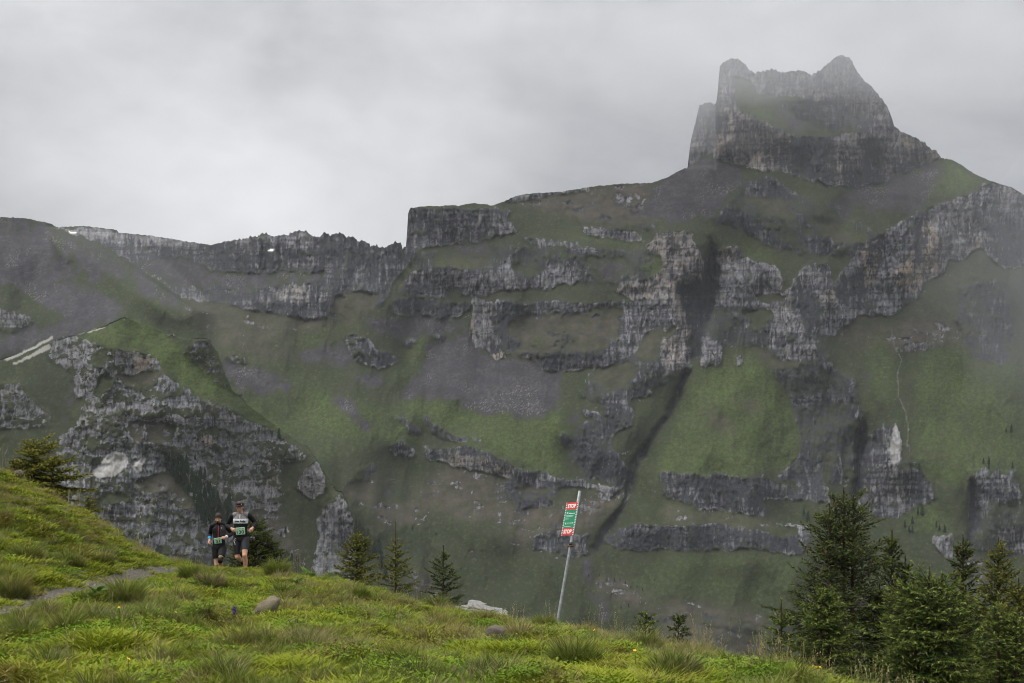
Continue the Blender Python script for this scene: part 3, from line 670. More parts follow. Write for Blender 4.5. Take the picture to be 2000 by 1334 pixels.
def sheet(Rs, mVs, ktop):
    """grid of points for one relief, with a few rows carried over behind its skyline"""
    pts = np.stack([(UU - 1000) / F * Rs, Rs, EYE + (HOR - mVs) / F * Rs], -1)
    rows_ = [pts]
    for dr, dz in ((14, -3), (60, -45), (240, -260), (600, -760)):
        b_ = pts[-1].copy(); k_ = (b_[:, 1] + dr) / b_[:, 1]
        b_[:, 0] *= k_; b_[:, 1] += dr; b_[:, 2] += dz
        rows_.append(b_[None])
    return np.concatenate(rows_, 0)
NB = 4
NRT = NR + NB
idx = np.arange(NRT * NC).reshape(NRT, NC)
quads = np.stack([idx[:-1, :-1], idx[:-1, 1:], idx[1:, 1:], idx[1:, :-1]], -1)
rowi = np.arange(NRT - 1)[:, None]
def kept(ktop):
    return (rowi < np.maximum(ktop[:-1], ktop[1:])[None, :]) | (rowi >= NR - 1)
def ext(a, ridx):
    a = a.reshape(NR, NC, -1)
    a = np.take_along_axis(a, ridx[..., None], 0)
    return np.concatenate([a] + [a[-1:]] * NB, 0).reshape(NRT * NC, -1)
PV = np.stack([XX, R, ZZ], -1)
# the far relief covers everything; the left spur is a relief of its own standing in front of it
K_SPUR = np.argmax(vreg[:, None] <= jr[None, :], 0)
rows_s = np.minimum(np.arange(NR)[:, None], K_SPUR[None, :])
mV_s = np.maximum(vreg[:, None], jr[None, :])
R_s = np.take_along_axis(R_near, np.maximum(rows_s - 1, 0), 0)
P_far = sheet(R_far, mV, KTOP).reshape(-1, 3)
P_spur = sheet(R_s, mV_s, K_SPUR).reshape(-1, 3)
fu = np.broadcast_to(mU[None, :-1], (NRT - 1, NC - 1)); fv = np.concatenate([mV[:-1], np.repeat(mV[-1:], NB, 0)])[:, :-1]
jhf = np.broadcast_to(jh[None, :-1], fu.shape)
form = np.zeros(fu.shape, int)
form[(fu < 425) & ((fu < 105) | (fv > jhf))] = 2
form[(fu < 795) & (form == 0) & (fv < 630)] = 3
PVa = P_far

tm = NT('alpine_ground')
am, av, a2 = tm.attr('cover'), tm.attr('variation'), tm.attr('grain')
def chans(a):
    s = tm.n('ShaderNodeSeparateColor'); tm.put(s.inputs[0], a.outputs['Color']); return s.outputs[0], s.outputs[1], s.outputs[2], a.outputs['Alpha']
c_rock, c_scree, c_soil, c_pale = chans(am)
c_dark, c_tan, c_mott, c_patch = chans(av)
c_fine, c_str, c_steep, c_out = chans(a2)
turf = tm.mix(c_out, (0.0175, 0.0245, 0.0105), (0.047, 0.069, 0.0160))
turf = tm.mix(tm.math('MULTIPLY', tm.ramp(c_mott, 0.35, 0.9), 0.40), turf, (0.034, 0.036, 0.017))
turf = tm.mix(tm.math('MULTIPLY', tm.ramp(c_fine, 0.48, 0.85), 0.65), turf, (0.016, 0.021, 0.009))
turf = tm.mix(tm.math('MULTIPLY', tm.ramp(c_fine, 0.45, 0.12), 0.45), turf, (0.075, 0.088, 0.030))
thin = tm.mix(c_mott, (0.012, 0.015, 0.009), (0.040, 0.042, 0.024))
turf = tm.mix(tm.math('MULTIPLY', c_steep, 0.66), turf, thin)
worn = tm.mix(c_mott, (0.027, 0.0225, 0.0185), (0.074, 0.062, 0.050))
base = tm.mix(tm.math('MULTIPLY', c_soil, 0.8), turf, worn)
scr = tm.mix(c_fine, (0.012, 0.0117, 0.0145), (0.066, 0.063, 0.066))
scr = tm.mix(tm.ramp(c_mott, 0.3, 0.9), scr, (0.026, 0.0245, 0.0285))
base = tm.mix(tm.ramp(c_scree, 0.28, 0.62), base, scr)
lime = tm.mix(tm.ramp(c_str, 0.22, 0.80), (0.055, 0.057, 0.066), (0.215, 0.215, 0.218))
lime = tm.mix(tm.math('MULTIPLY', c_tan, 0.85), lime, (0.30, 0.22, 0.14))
wet_shade = tm.mix(c_fine, (0.013, 0.014, 0.018), (0.040, 0.041, 0.047))  # dark rock colour: water-stained streaks and the painted gully shade
lime = tm.mix(tm.ramp(c_dark, 0.12, 0.72), lime, wet_shade)
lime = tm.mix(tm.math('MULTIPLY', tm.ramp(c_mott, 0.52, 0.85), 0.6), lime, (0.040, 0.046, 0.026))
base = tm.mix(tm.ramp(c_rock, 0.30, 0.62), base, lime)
base = tm.mix(tm.ramp(c_pale, 0.02, 1.2), base, (0.62, 0.60, 0.57))
base = tm.mix(tm.ramp(c_pale, 1.1, 1.8), base, (0.85, 0.86, 0.88))
m_alp = tm.set(base, 0.9, 0.15)

FORMS = {0: ('mountain', 'broad green and grey limestone mountain with a square cloud capped summit'),
         1: ('cliff_spur', 'near grey cliff spur with a grassy crest and a dark spruce grove'),
         2: ('hillside', 'scree and turf hillside at the far left with a pale gravel track below'),
         3: ('rocky_ridge', 'dark jagged rock ridge along the skyline with two small snow patches')}
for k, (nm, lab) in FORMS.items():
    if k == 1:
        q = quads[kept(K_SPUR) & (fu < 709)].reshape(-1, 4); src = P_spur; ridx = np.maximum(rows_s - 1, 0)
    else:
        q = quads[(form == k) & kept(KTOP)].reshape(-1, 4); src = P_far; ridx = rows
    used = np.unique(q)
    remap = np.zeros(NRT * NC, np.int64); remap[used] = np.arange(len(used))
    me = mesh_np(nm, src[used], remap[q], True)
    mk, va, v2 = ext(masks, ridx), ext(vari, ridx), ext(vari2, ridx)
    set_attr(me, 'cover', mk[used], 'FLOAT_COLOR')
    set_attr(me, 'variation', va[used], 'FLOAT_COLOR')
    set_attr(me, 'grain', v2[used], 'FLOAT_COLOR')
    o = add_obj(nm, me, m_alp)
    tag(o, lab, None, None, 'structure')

def mountain_point(px, py):
    """the point of the mountain relief seen at photo pixel (px, py)"""
    c = int(np.clip(round((px - mU[0]) / DU), 0, NC - 1))
    row = int(np.argmin(np.abs(vreg - max(py, sil[c]))))
    return Vector(PV[row, c])
print('mountain', round(time.time() - T0, 1))

# ------------------------------------------------------------------ air: haze over the whole valley, cloud clinging to the peak
def volume_mat(name, density, color=(0.92, 0.94, 1.0)):
    m = bpy.data.materials.new(name); m.use_nodes = True
    t = m.node_tree
    for n in list(t.nodes): t.nodes.remove(n)
    o = t.nodes.new('ShaderNodeOutputMaterial'); v = t.nodes.new('ShaderNodeVolumePrincipled')
    v.inputs['Color'].default_value = color + (1,)
    v.inputs['Density'].default_value = density
    t.links.new(v.outputs[0], o.inputs['Volume'])
    return m
zlo = float(PVa[:, 2].min()) - 1.0
zhi = float(PVa[:, 2].max()) + 1.5
xm = float(np.abs(PVa[:, 0]).max()) + 60
ym = float(PVa[:, 1].max()) + 60
bmv = bmesh.new()
bmesh.ops.create_cube(bmv, size=1.0)
for v in bmv.verts:
    v.co = ((v.co.x) * 2 * xm, ym if v.co.y > 0 else -60.0, zhi if v.co.z > 0 else zlo)
me = bpy.data.meshes.new('haze'); bmv.to_mesh(me); bmv.free()
haze = add_obj('haze', me, volume_mat('haze_air', 2.8e-5))
tag(haze, 'thin grey haze filling the valley air', None, None, 'stuff')

def cloud_blob(name, px, py, R0, rx, ry, rz, dens, seed, label):
    bm2 = bmesh.new()
    bmesh.ops.create_icosphere(bm2, subdivisions=4, radius=1.0)
    c = P(px, py, R0)
    for v in bm2.verts:
        n = v.co.normalized()
        k = 1 + 0.35 * float(perlin(n.x * 1.7 + seed, n.z * 1.7 + n.y * 1.3, seed)) + 0.15 * float(perlin(n.x * 4 + seed, n.z * 4 + n.y * 3, seed + 1))
        v.co = (c.x + n.x * rx * k, c.y + n.y * ry * k, min(c.z + n.z * rz * k, zhi - 0.4))
    me = bpy.data.meshes.new(name); bm2.to_mesh(me); bm2.free()
    me.polygons.foreach_set('use_smooth', np.ones(len(me.polygons), bool))
    o = add_obj(name, me, volume_mat(name + '_vapour', dens, (0.80, 0.81, 0.83)))
    tag(o, label, None, None, 'stuff')
    return o

for k, (rx, rz, py, dn) in enumerate(((700, 300, -60, 0.42e-3), (620, 235, -40, 0.5e-3), (540, 190, -20, 0.6e-3), (460, 150, 0, 0.8e-3))):
    o = cloud_blob('cloud_cap', 1620, py, 1850.0, rx, 330 - 30 * k, rz, dn, 3 + k, ('broad faint cloud veil over the summit', 'second cloud layer round the summit', 'third cloud layer over the summit block', 'densest cloud hugging the top of the summit block')[k])
cloud_blob('cloud_bank', 2150, 520, 1450.0, 190, 260, 190, 0.42e-3, 5, 'pale mist bank along the right flank of the mountain')
# ------------------------------------------------------------------ the near meadow
# ground profile along bearings (photo column -> distance, photo row), then its fall beyond the crest
GP = {-500: [(9.3,1334),(12,1240),(17,1040),(22,880),(27,800)],
      -200: [(9.3,1334),(13,1225),(16,1130),(20,985),(26,845)],
      0:    [(9.3,1334),(14,1193),(15.5,1160),(19,1052),(23,950),(26,912)],
      100:  [(9.3,1334),(16,1167),(18,1128),(22,1025),(26,962)],
      200:  [(9.3,1334),(18.3,1145),(21,1106),(24,1053),(27,1018)],
      280:  [(9.3,1334),(22,1124),(25,1098),(29,1066)],
      340:  [(9.3,1334),(18,1168),(26,1114),(29.5,1096)],
      400:  [(9.3,1334),(18,1174),(27,1116),(28.5,1110)],
      470:  [(9.3,1334),(18,1182),(26.5,1119)],
      560:  [(9.3,1334),(18,1187),(28,1116)],
      640:  [(9.3,1334),(18,1194),(28,1128)],
      740:  [(9.3,1334),(17,1215),(26,1146)],
      830:  [(9.3,1334),(16,1232),(25,1181)],
      920:  [(9.3,1334),(16,1245),(24,1203)],
      1000: [(9.3,1334),(15,1260),(23.5,1214)],
      1090: [(9.3,1334),(15,1270),(22.6,1229)],
      1200: [(9.3,1336),(14,1285),(21,1248)],
      1300: [(9.3,1338),(14,1299),(20,1268)],
      1400: [(9.3,1343),(13.5,1312),(18.5,1288)],
      1500: [(9.3,1350),(13,1331),(17,1311)],
      1600: [(9.3,1368),(13,1352),(16.5,1334)],
      1700: [(9.3,1395),(13,1383),(16,1368)],
      1850: [(9.3,1440),(13,1438),(16,1430)],
      2000: [(9.3,1490),(13,1494),(16,1490)],
      2400: [(9.3,1600),(13,1620),(16,1640)]}
gpx = np.array(sorted(GP))
gY = np.exp(np.linspace(math.log(3.0), math.log(900.0), 420))
def prof(px):
    pts = [(0.0, -EYE), (5.0, None)] + [(Y, -(py - HOR) / F * Y) for Y, py in GP[px]]
    z93 = pts[2][1]
    pts[1] = (5.0, -EYE + 0.45 * (z93 + EYE))
    ys = np.array([p[0] for p in pts]); zs = np.array([p[1] for p in pts])
    z = np.interp(gY, ys, zs)
    yc, zc = ys[-1], zs[-1]
    s0 = min((zs[-1] - zs[-2]) / (ys[-1] - ys[-2]), 0.12)
    track = math.exp(-((px - 445) / 90.0) ** 2)           # the path goes over a gentle saddle here
    d = np.maximum(gY - yc, 0)
    bend = 0.085 * (1 - track) + 0.012 * track            # rounding of the crest
    smax = -0.62
    tb = (s0 - smax) / (2 * bend)                         # where the full slope is reached
    fall = np.where(d < tb, s0 * d - bend * d * d, s0 * tb - bend * tb * tb + smax * (d - tb))
    z = np.where(gY > yc, zc + fall, z)
    return z
GT = np.array([prof(p) for p in gpx])                     # (bearing, distance)
fpx = np.arange(-500, 2401, 10.0)
GF = np.array([np.interp(fpx, gpx, GT[:, j]) for j in range(len(gY))]).T
GF = gauss1(GF, 4.0, 0)
GFs = gauss1(GF, 5.0, 1)
GF = GFs
lgY0, lgYs = math.log(3.0), math.log(900.0) - math.log(3.0)
def ground0(x, y):
    x = np.asarray(x, float); y = np.asarray(y, float)
    yy = np.clip(y, 3.0, 899.0)
    px = np.clip(1000 + F * x / yy, fpx[0], fpx[-1] - 0.01)
    a = (px - fpx[0]) / 10.0; i = np.clip(a.astype(int), 0, len(fpx) - 2); fa = a - i
    b = (np.log(yy) - lgY0) / lgYs * (len(gY) - 1); j = np.clip(b.astype(int), 0, len(gY) - 2); fb = b - j
    z = (GF[i, j] * (1 - fa) + GF[i + 1, j] * fa) * (1 - fb) + (GF[i, j + 1] * (1 - fa) + GF[i + 1, j + 1] * fa) * fb
    k = np.clip(y / 3.0, 0, 1)
    return EYE + z * k + (-EYE) * (1 - k)
# the trodden path: points by photo column and distance
PATH = np.array([((px - 1000) / F * Y, Y) for px, Y in ((-260,11.6),(-120,12.8),(0,14.1),(100,16.1),(200,18.4),(280,22.4),(340,26.2),(395,28.0),(440,29.2),(475,30.2),(470,34.0),(440,40.0))])
_pp = np.concatenate([np.linspace(PATH[i], PATH[i + 1], 14, endpoint=False) for i in range(len(PATH) - 1)])
_pp = np.stack([gauss1(_pp[:, 0], 5, 0), gauss1(_pp[:, 1], 5, 0)], 1)
def path_dist(x, y):
    x = np.asarray(x, float); y = np.asarray(y, float)
    d = np.full(x.shape, 1e9)
    for i in range(len(_pp) - 1):
        ax, ay = _pp[i]; bx, by = _pp[i + 1]
        ex, ey = bx - ax, by - ay
        t = np.clip(((x - ax) * ex + (y - ay) * ey) / (ex * ex + ey * ey + 1e-9), 0, 1)
        d = np.minimum(d, np.hypot(x - ax - t * ex, y - ay - t * ey))
    return d
def hummock(x, y):
    n = 0.15 * fbm(x * 0.55, y * 0.40, 3, 201) + 0.19 * np.maximum(fbm(x * 1.5, y * 1.0, 3, 205), -0.3) 
    return n
def ground(x, y):
    x = np.asarray(x, float); y = np.asarray(y, float)
    pd = path_dist(x, y)
    w = sstep(0.25, 0.9, pd) * sstep(70, 40, y)
    return ground0(x, y) + hummock(x, y) * w - 0.035 * sstep(0.55, 0.25, pd) * sstep(60, 40, y)

gu = np.arange(-500, 2401, 9.0)
gv = np.concatenate([np.exp(np.linspace(math.log(2.6), math.log(46), 330)), np.exp(np.linspace(math.log(47), math.log(880), 40))])
GX = (gu[None, :] - 1000) / F * gv[:, None]; GYY = np.broadcast_to(gv[:, None], GX.shape)
# a patch under and behind the viewer
GZ = ground(GX, GYY)
gi = np.arange(GX.size).reshape(GX.shape)
gq = np.stack([gi[:-1, :-1], gi[:-1, 1:], gi[1:, 1:], gi[1:, :-1]], -1).reshape(-1, 4)
gV = np.stack([GX, GYY, GZ], -1).reshape(-1, 3)
apron = np.array([(-14, -8, 0), (14, -8, 0), (14, 2.6, 0), (-14, 2.6, 0)], float)
first = gV[:len(gu)]
n0 = len(gV)
apr = []
row0 = [(x, -8.0, 0.0) for x in first[:, 0]]
gV = np.concatenate([gV, np.array(row0)])
a_i = np.arange(n0, n0 + len(gu))
gq = np.concatenate([gq, np.stack([a_i[:-1], a_i[1:], gi[0, 1:], gi[0, :-1]], -1)])
me = mesh_np('meadow', gV, gq, True)
pdv = path_dist(gV[:, 0], gV[:, 1])
edge_n = 0.14 * fbm(gV[:, 0] * 1.6, gV[:, 1] * 1.6, 3, 211)
tg = NT('meadow_soil')
pos = tg.pos()
n1 = tg.noise(0.9, 5, 0.6, pos); n2 = tg.noise(9.0, 4, 0.6, pos); n3 = tg.noise(45.0, 3, 0.6, pos)
gcol = tg.mix(tg.ramp(n1, 0.35, 0.65), (0.028, 0.042, 0.008), (0.060, 0.075, 0.012))
gcol = tg.mix(tg.math('MULTIPLY', tg.ramp(n2, 0.5, 0.75), 0.6), gcol, (0.045, 0.034, 0.016))
tg.bump(n3, 0.6, 0.03)
o = add_obj('meadow', me, tg.set(gcol, 0.95, 0.1))
tag(o, 'steep green alpine meadow falling away to the right', None, None, 'structure')

# the trodden path, a sheet of gravel lying on the meadow
tp_ = np.gradient(_pp, axis=0); tp_ /= np.linalg.norm(tp_, axis=1)[:, None]
nr_ = np.stack([-tp_[:, 1], tp_[:, 0]], 1)
ns_ = np.arange(len(_pp))
wl = 0.20 + 0.12 * fbm(ns_ * 0.31, ns_ * 0 + 0.3, 3, 213); wr_ = 0.20 + 0.12 * fbm(ns_ * 0.29, ns_ * 0 + 7.3, 3, 214)
K_ = 9
pk_ = np.linspace(-1, 1, K_)
wid = np.where(pk_[None, :] < 0, wl[:, None], wr_[:, None]) * pk_[None, :]
pX = _pp[:, 0][:, None] + nr_[:, 0][:, None] * wid; pY = _pp[:, 1][:, None] + nr_[:, 1][:, None] * wid
pZ = ground(pX, pY) + 0.018 - 0.03 * np.abs(pk_)[None, :] ** 6 + 0.006 * fbm(pX * 6, pY * 6, 2, 217)
pi_ = np.arange(pX.size).reshape(pX.shape)
pq = np.stack([pi_[:-1, :-1], pi_[1:, :-1], pi_[1:, 1:], pi_[:-1, 1:]], -1).reshape(-1, 4)
tp = NT('path_gravel'); pp_ = tp.pos()
m1 = tp.noise(3.0, 4, 0.6, pp_); m2 = tp.noise(45.0, 3, 0.6, pp_)
gc = tp.mix(tp.ramp(m2, 0.35, 0.7), (0.042, 0.035, 0.029), (0.165, 0.146, 0.130))
gc = tp.mix(tp.math('MULTIPLY', tp.ramp(m1, 0.45, 0.65), 0.7), gc, (0.075, 0.058, 0.042))
tp.bump(m2, 0.7, 0.03)
o = add_obj('path', mesh_np('path', np.stack([pX, pY, pZ], -1).reshape(-1, 3), pq, True), tp.set(gc, 0.95, 0.1))
tag(o, 'narrow grey gravel path crossing the meadow to the runners', None, None, 'structure')

# ------------------------------------------------------------------ grass, herbs and tussocks
def blades(rs, n, rad, h0, h1, w, lean=0.5, curve=0.6, segs=2, tipdry=0.0, center_pow=0.6, dome=0.35):
    """a clump of grass blades; returns verts, faces, attribute along (0 root .. 1 tip) and per-blade random"""
    V, Fq, Ft, A, Rn = [], [], [], [], []
    for _ in range(n):
        a = rs.rand() * 2 * math.pi; d = rad * rs.rand() ** center_pow
        bx, by = d * math.cos(a), d * math.sin(a)
        la = a + rs.normal(0, 1.0); ln = lean * (0.35 + 0.9 * d / max(rad, 1e-6)) * rs.uniform(0.5, 1.3)
        h = rs.uniform(h0, h1) * (1 - dome * (d / max(rad, 1e-6)) ** 2) * rs.uniform(0.7, 1.12); dx, dy = math.cos(la), math.sin(la)
        fa = rs.rand() * math.pi; wx, wy = math.cos(fa) * w / 2, math.sin(fa) * w / 2
        cv = curve * rs.uniform(0.4, 1.4)
        base = len(V); rn = rs.rand()
        for k in range(segs):
            t = k / segs
            ox = (ln * t + cv * t * t) * h; z = h * (t - 0.35 * min(1.6, ln + cv) * t * t)
            ww = 1.0 - 0.35 * t
            V += [(bx + dx * ox - wx * ww, by + dy * ox - wy * ww, z), (bx + dx * ox + wx * ww, by + dy * ox + wy * ww, z)]
            A += [t, t]; Rn += [rn, rn]
        ox = (ln + cv) * h; z = h * (1 - 0.35 * min(1.6, ln + cv))
        V.append((bx + dx * ox, by + dy * ox, z)); A.append(1.0); Rn.append(rn)
        for k in range(segs - 1):
            i = base + 2 * k
            Fq.append((i, i + 1, i + 3, i + 2))
        i = base + 2 * (segs - 1)
        Ft.append((i, i + 1, i + 2))
    return np.array(V), [np.array(Ft).reshape(-1, 3), np.array(Fq).reshape(-1, 4)], np.array(A), np.array(Rn)

def leaf(rs, L, W, fold=0.25):
    """a small pointed leaf along +x"""
    v = np.array([(0, 0, 0), (L * 0.35, W * 0.5, W * fold), (L * 0.35, -W * 0.5, W * fold), (L * 0.75, W * 0.36, W * fold * 0.6 - 0.04 * L), (L * 0.75, -W * 0.36, W * fold * 0.6 - 0.04 * L), (L, 0, -0.12 * L), (L * 0.35, 0, 0), (L * 0.75, 0, -0.03 * L)])
    t = np.array([(0, 6, 1), (0, 2, 6), (3, 7, 5), (7, 4, 5)]); q = np.array([(6, 7, 3, 1), (2, 4, 7, 6)])
    return v, t, q
def herbs(rs, n, rad, h, L, W):
    V, Tq, Tt, A, Rn = [], [], [], [], []
    nv = 0
    for _ in range(n):
        a = rs.rand() * 2 * math.pi; d = rad * rs.rand() ** 0.5
        k = rs.uniform(0.6, 1.3)
        v, t, q = leaf(rs, L * k, W * k)
        pitch = rs.uniform(-0.9, 0.25); yaw = rs.rand() * 2 * math.pi; roll = rs.normal(0, 0.4)
        M = np.array(Matrix.Rotation(yaw, 3, 'Z') @ Matrix.Rotation(pitch, 3, 'Y') @ Matrix.Rotation(roll, 3, 'X'))
        v = v @ M.T + np.array([d * math.cos(a), d * math.sin(a), h * rs.uniform(0.35, 1.0)])
        V.append(v); Tt.append(t + nv); Tq.append(q + nv); nv += len(v)
        A.append(np.full(len(v), rs.uniform(0.5, 1.0))); Rn.append(np.full(len(v), rs.rand()))
    return np.concatenate(V), [np.concatenate(Tt), np.concatenate(Tq)], np.concatenate(A), np.concatenate(Rn)

def grass_mat(name, root, mid, tip, dry, dryness, patchy=True, blue=None, transl=0.22, rust=0.7):
    t = NT(name)
    along = t.attr('along').outputs['Fac']; rnd = t.attr('each').outputs['Fac']
    pos = t.pos()
    n1 = t.noise(0.55, 5, 0.6, pos); n2 = t.noise(2.4, 4, 0.6, pos)
    c = t.mix(t.ramp(along, 0.0, 0.38), root, mid)  # root colour also paints the dark shade in gaps between clumps
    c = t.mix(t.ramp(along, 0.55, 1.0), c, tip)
    if blue is not None:
        c = t.mix(t.math('MULTIPLY', t.ramp(n2, 0.45, 0.62), 0.8), c, blue)
    if patchy:
        c = t.mix(t.math('MULTIPLY', t.ramp(n1, 0.40, 0.66), 0.65), c, tuple(x * k for x, k in zip(mid, (0.62, 0.66, 0.8))))
    n3 = t.noise(1.15, 5, 0.65, t.pos((1.0, 0.8, 1.0)))
    c = t.mix(t.math('MULTIPLY', t.ramp(n3, 0.51, 0.66), rust), c, t.mix(along, (0.050, 0.026, 0.008), (0.200, 0.135, 0.040)))
    f = t.math('MULTIPLY', t.ramp(t.math('ADD', rnd, t.math('MULTIPLY', t.math('SUBTRACT', n2, 0.5), 1.6)), 1.0 - dryness, 1.15 - dryness), 0.85, True)
    f = t.math('MINIMUM', t.math('MAXIMUM', f, 0.0), 1.0)
    c = t.mix(f, c, dry)
    t.set(c, 0.75, 0.12)
    tr = t.n('ShaderNodeBsdfTranslucent'); t.put(tr.inputs[0], c)
    mx = t.n('ShaderNodeMixShader'); mx.inputs[0].default_value = transl
    t.t.links.new(t.b.outputs[0], mx.inputs[1]); t.t.links.new(tr.outputs[0], mx.inputs[2])
    t.t.links.new(mx.outputs[0], t.out.inputs['Surface'])
    return t.m

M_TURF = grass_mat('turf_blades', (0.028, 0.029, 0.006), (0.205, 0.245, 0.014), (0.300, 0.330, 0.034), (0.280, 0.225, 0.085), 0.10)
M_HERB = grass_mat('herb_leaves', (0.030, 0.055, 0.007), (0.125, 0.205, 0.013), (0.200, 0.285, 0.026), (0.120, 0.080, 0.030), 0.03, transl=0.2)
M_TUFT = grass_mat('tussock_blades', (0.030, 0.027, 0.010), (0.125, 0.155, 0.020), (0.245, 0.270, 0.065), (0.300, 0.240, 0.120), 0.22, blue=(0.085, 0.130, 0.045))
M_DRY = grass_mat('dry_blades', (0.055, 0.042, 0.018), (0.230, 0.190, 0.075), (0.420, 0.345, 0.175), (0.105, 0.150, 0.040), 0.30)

def clump_mesh(name, data, mat):
    V, Fc, A, Rn = data
    me = mesh_np(name, V, Fc)
    set_attr(me, 'along', A); set_attr(me, 'each', Rn)
    me.materials.append(mat)
    return me
rs = np.random.RandomState(3)
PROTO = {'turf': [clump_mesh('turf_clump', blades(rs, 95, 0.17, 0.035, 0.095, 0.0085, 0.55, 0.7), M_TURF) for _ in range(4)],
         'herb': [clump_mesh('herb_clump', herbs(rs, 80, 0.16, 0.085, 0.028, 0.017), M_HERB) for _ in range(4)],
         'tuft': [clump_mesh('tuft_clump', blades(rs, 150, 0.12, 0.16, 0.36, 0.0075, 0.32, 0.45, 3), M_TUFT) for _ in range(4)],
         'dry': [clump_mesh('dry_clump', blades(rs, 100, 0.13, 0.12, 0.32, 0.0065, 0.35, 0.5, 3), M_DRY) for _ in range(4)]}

def scatter(name, protos, pts, scl, rotz, label):
    """one 'stuff' object: real clump meshes instanced by geometry nodes on a point mesh"""
    me = mesh_np(name, pts, np.zeros((0, 3), np.int32))
    set_attr(me, 'size', scl); set_attr(me, 'turn', rotz)
    o = link(bpy.data.objects.new(name, me))
    ng = bpy.data.node_groups.new(name + '_scatter', 'GeometryNodeTree')
    ng.interface.new_socket('Geometry', in_out='INPUT', socket_type='NodeSocketGeometry')
    ng.interface.new_socket('Geometry', in_out='OUTPUT', socket_type='NodeSocketGeometry')
    N = ng.nodes
    gi_ = N.new('NodeGroupInput'); go = N.new('NodeGroupOutput')
    g2i = N.new('GeometryNodeGeometryToInstance')
    for k, pm in enumerate(protos):
        po = bpy.data.objects.new(pm.name + '_source', pm)       # only feeds the scatter; not placed in the scene
        oi = N.new('GeometryNodeObjectInfo'); oi.inputs['Object'].default_value = po
        oi.transform_space = 'ORIGINAL'
        ng.links.new(oi.outputs['Geometry'], g2i.inputs[0])
    iop = N.new('GeometryNodeInstanceOnPoints')
    iop.inputs['Pick Instance'].default_value = True
    na = N.new('GeometryNodeInputNamedAttribute'); na.data_type = 'FLOAT'; na.inputs['Name'].default_value = 'size'
    nb = N.new('GeometryNodeInputNamedAttribute'); nb.data_type = 'FLOAT'; nb.inputs['Name'].default_value = 'turn'
    cx = N.new('ShaderNodeCombineXYZ')
    ng.links.new(nb.outputs['Attribute'], cx.inputs['Z'])
    rv = N.new('FunctionNodeRandomValue'); rv.data_type = 'INT'
    for s in rv.inputs:
        if s.name == 'Max' and s.type == 'INT': s.default_value = len(protos) - 1
    ro = [s for s in rv.outputs if s.type == 'INT'][0]
    ng.links.new(gi_.outputs[0], iop.inputs['Points'])
    ng.links.new(g2i.outputs[0], iop.inputs['Instance'])
    ng.links.new(ro, iop.inputs['Instance Index'])
    ng.links.new(cx.outputs[0], iop.inputs['Rotation'])
    ng.links.new(na.outputs['Attribute'], iop.inputs['Scale'])
    ng.links.new(iop.outputs[0], go.inputs[0])
    md = o.modifiers.new('scatter', 'NODES'); md.node_group = ng
    tag(o, label, None, None, 'stuff')
    return o

# candidate spots over the visible wedge, denser near
rs = np.random.RandomState(11)
def spots(n, y0=7.5, y1=37.0, pw=1.25):
    u = rs.rand(n)
    Y = (y0 ** (1 / pw) + u * (y1 ** (1 / pw) - y0 ** (1 / pw))) ** pw
    px = rs.uniform(-130, 1990, n)
    x = (px - 1000) / F * Y
    return x, Y
def tuftiness(x, y):
    return fbm(x * 0.55, y * 0.38, 3, 231) + 0.6 * fbm(x * 1.6, y * 1.1, 2, 235)
def dryness(x, y):
    px = 1000 + F * x / y
    crest = 0.55 * sstep(330, 0, px) * sstep(19.5, 22.5, y) + 0.34 * sstep(800, 1250, px) * sstep(13.5, 16.5, y)
    return fbm(x * 0.35, y * 0.25, 3, 241) + crest
def pack(sel, x, y, s0, s1):
    x, y = x[sel], y[sel]
    return np.stack([x, y, ground(x, y) - 0.01], 1), rs.uniform(s0, s1, len(x)), rs.rand(len(x)) * 2 * math.pi
x, y = spots(30000); pd = path_dist(x, y)
s = pack((pd + 0.1 * rs.normal(0, 1, len(x)) > 0.24), x, y, 0.75, 1.5)
s = (s[0], s[1] * np.clip(1.0 + 1.5 * fbm(s[0][:, 0] * 1.3, s[0][:, 1] * 0.9, 3, 261), 0.5, 1.55), s[2])
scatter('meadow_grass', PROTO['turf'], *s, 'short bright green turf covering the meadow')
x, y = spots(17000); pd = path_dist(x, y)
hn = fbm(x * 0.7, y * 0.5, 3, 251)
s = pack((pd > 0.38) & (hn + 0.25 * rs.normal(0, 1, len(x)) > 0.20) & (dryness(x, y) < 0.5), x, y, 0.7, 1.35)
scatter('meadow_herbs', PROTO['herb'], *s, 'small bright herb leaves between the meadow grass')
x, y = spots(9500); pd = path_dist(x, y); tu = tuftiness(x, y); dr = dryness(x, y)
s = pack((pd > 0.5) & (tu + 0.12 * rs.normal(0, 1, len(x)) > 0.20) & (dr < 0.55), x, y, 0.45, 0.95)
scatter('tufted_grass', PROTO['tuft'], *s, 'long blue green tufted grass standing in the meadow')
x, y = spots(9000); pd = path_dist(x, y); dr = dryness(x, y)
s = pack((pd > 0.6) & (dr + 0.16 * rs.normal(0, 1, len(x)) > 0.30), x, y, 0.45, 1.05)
scatter('dry_grass', PROTO['dry'], *s, 'straw coloured dry grass along the meadow crest')
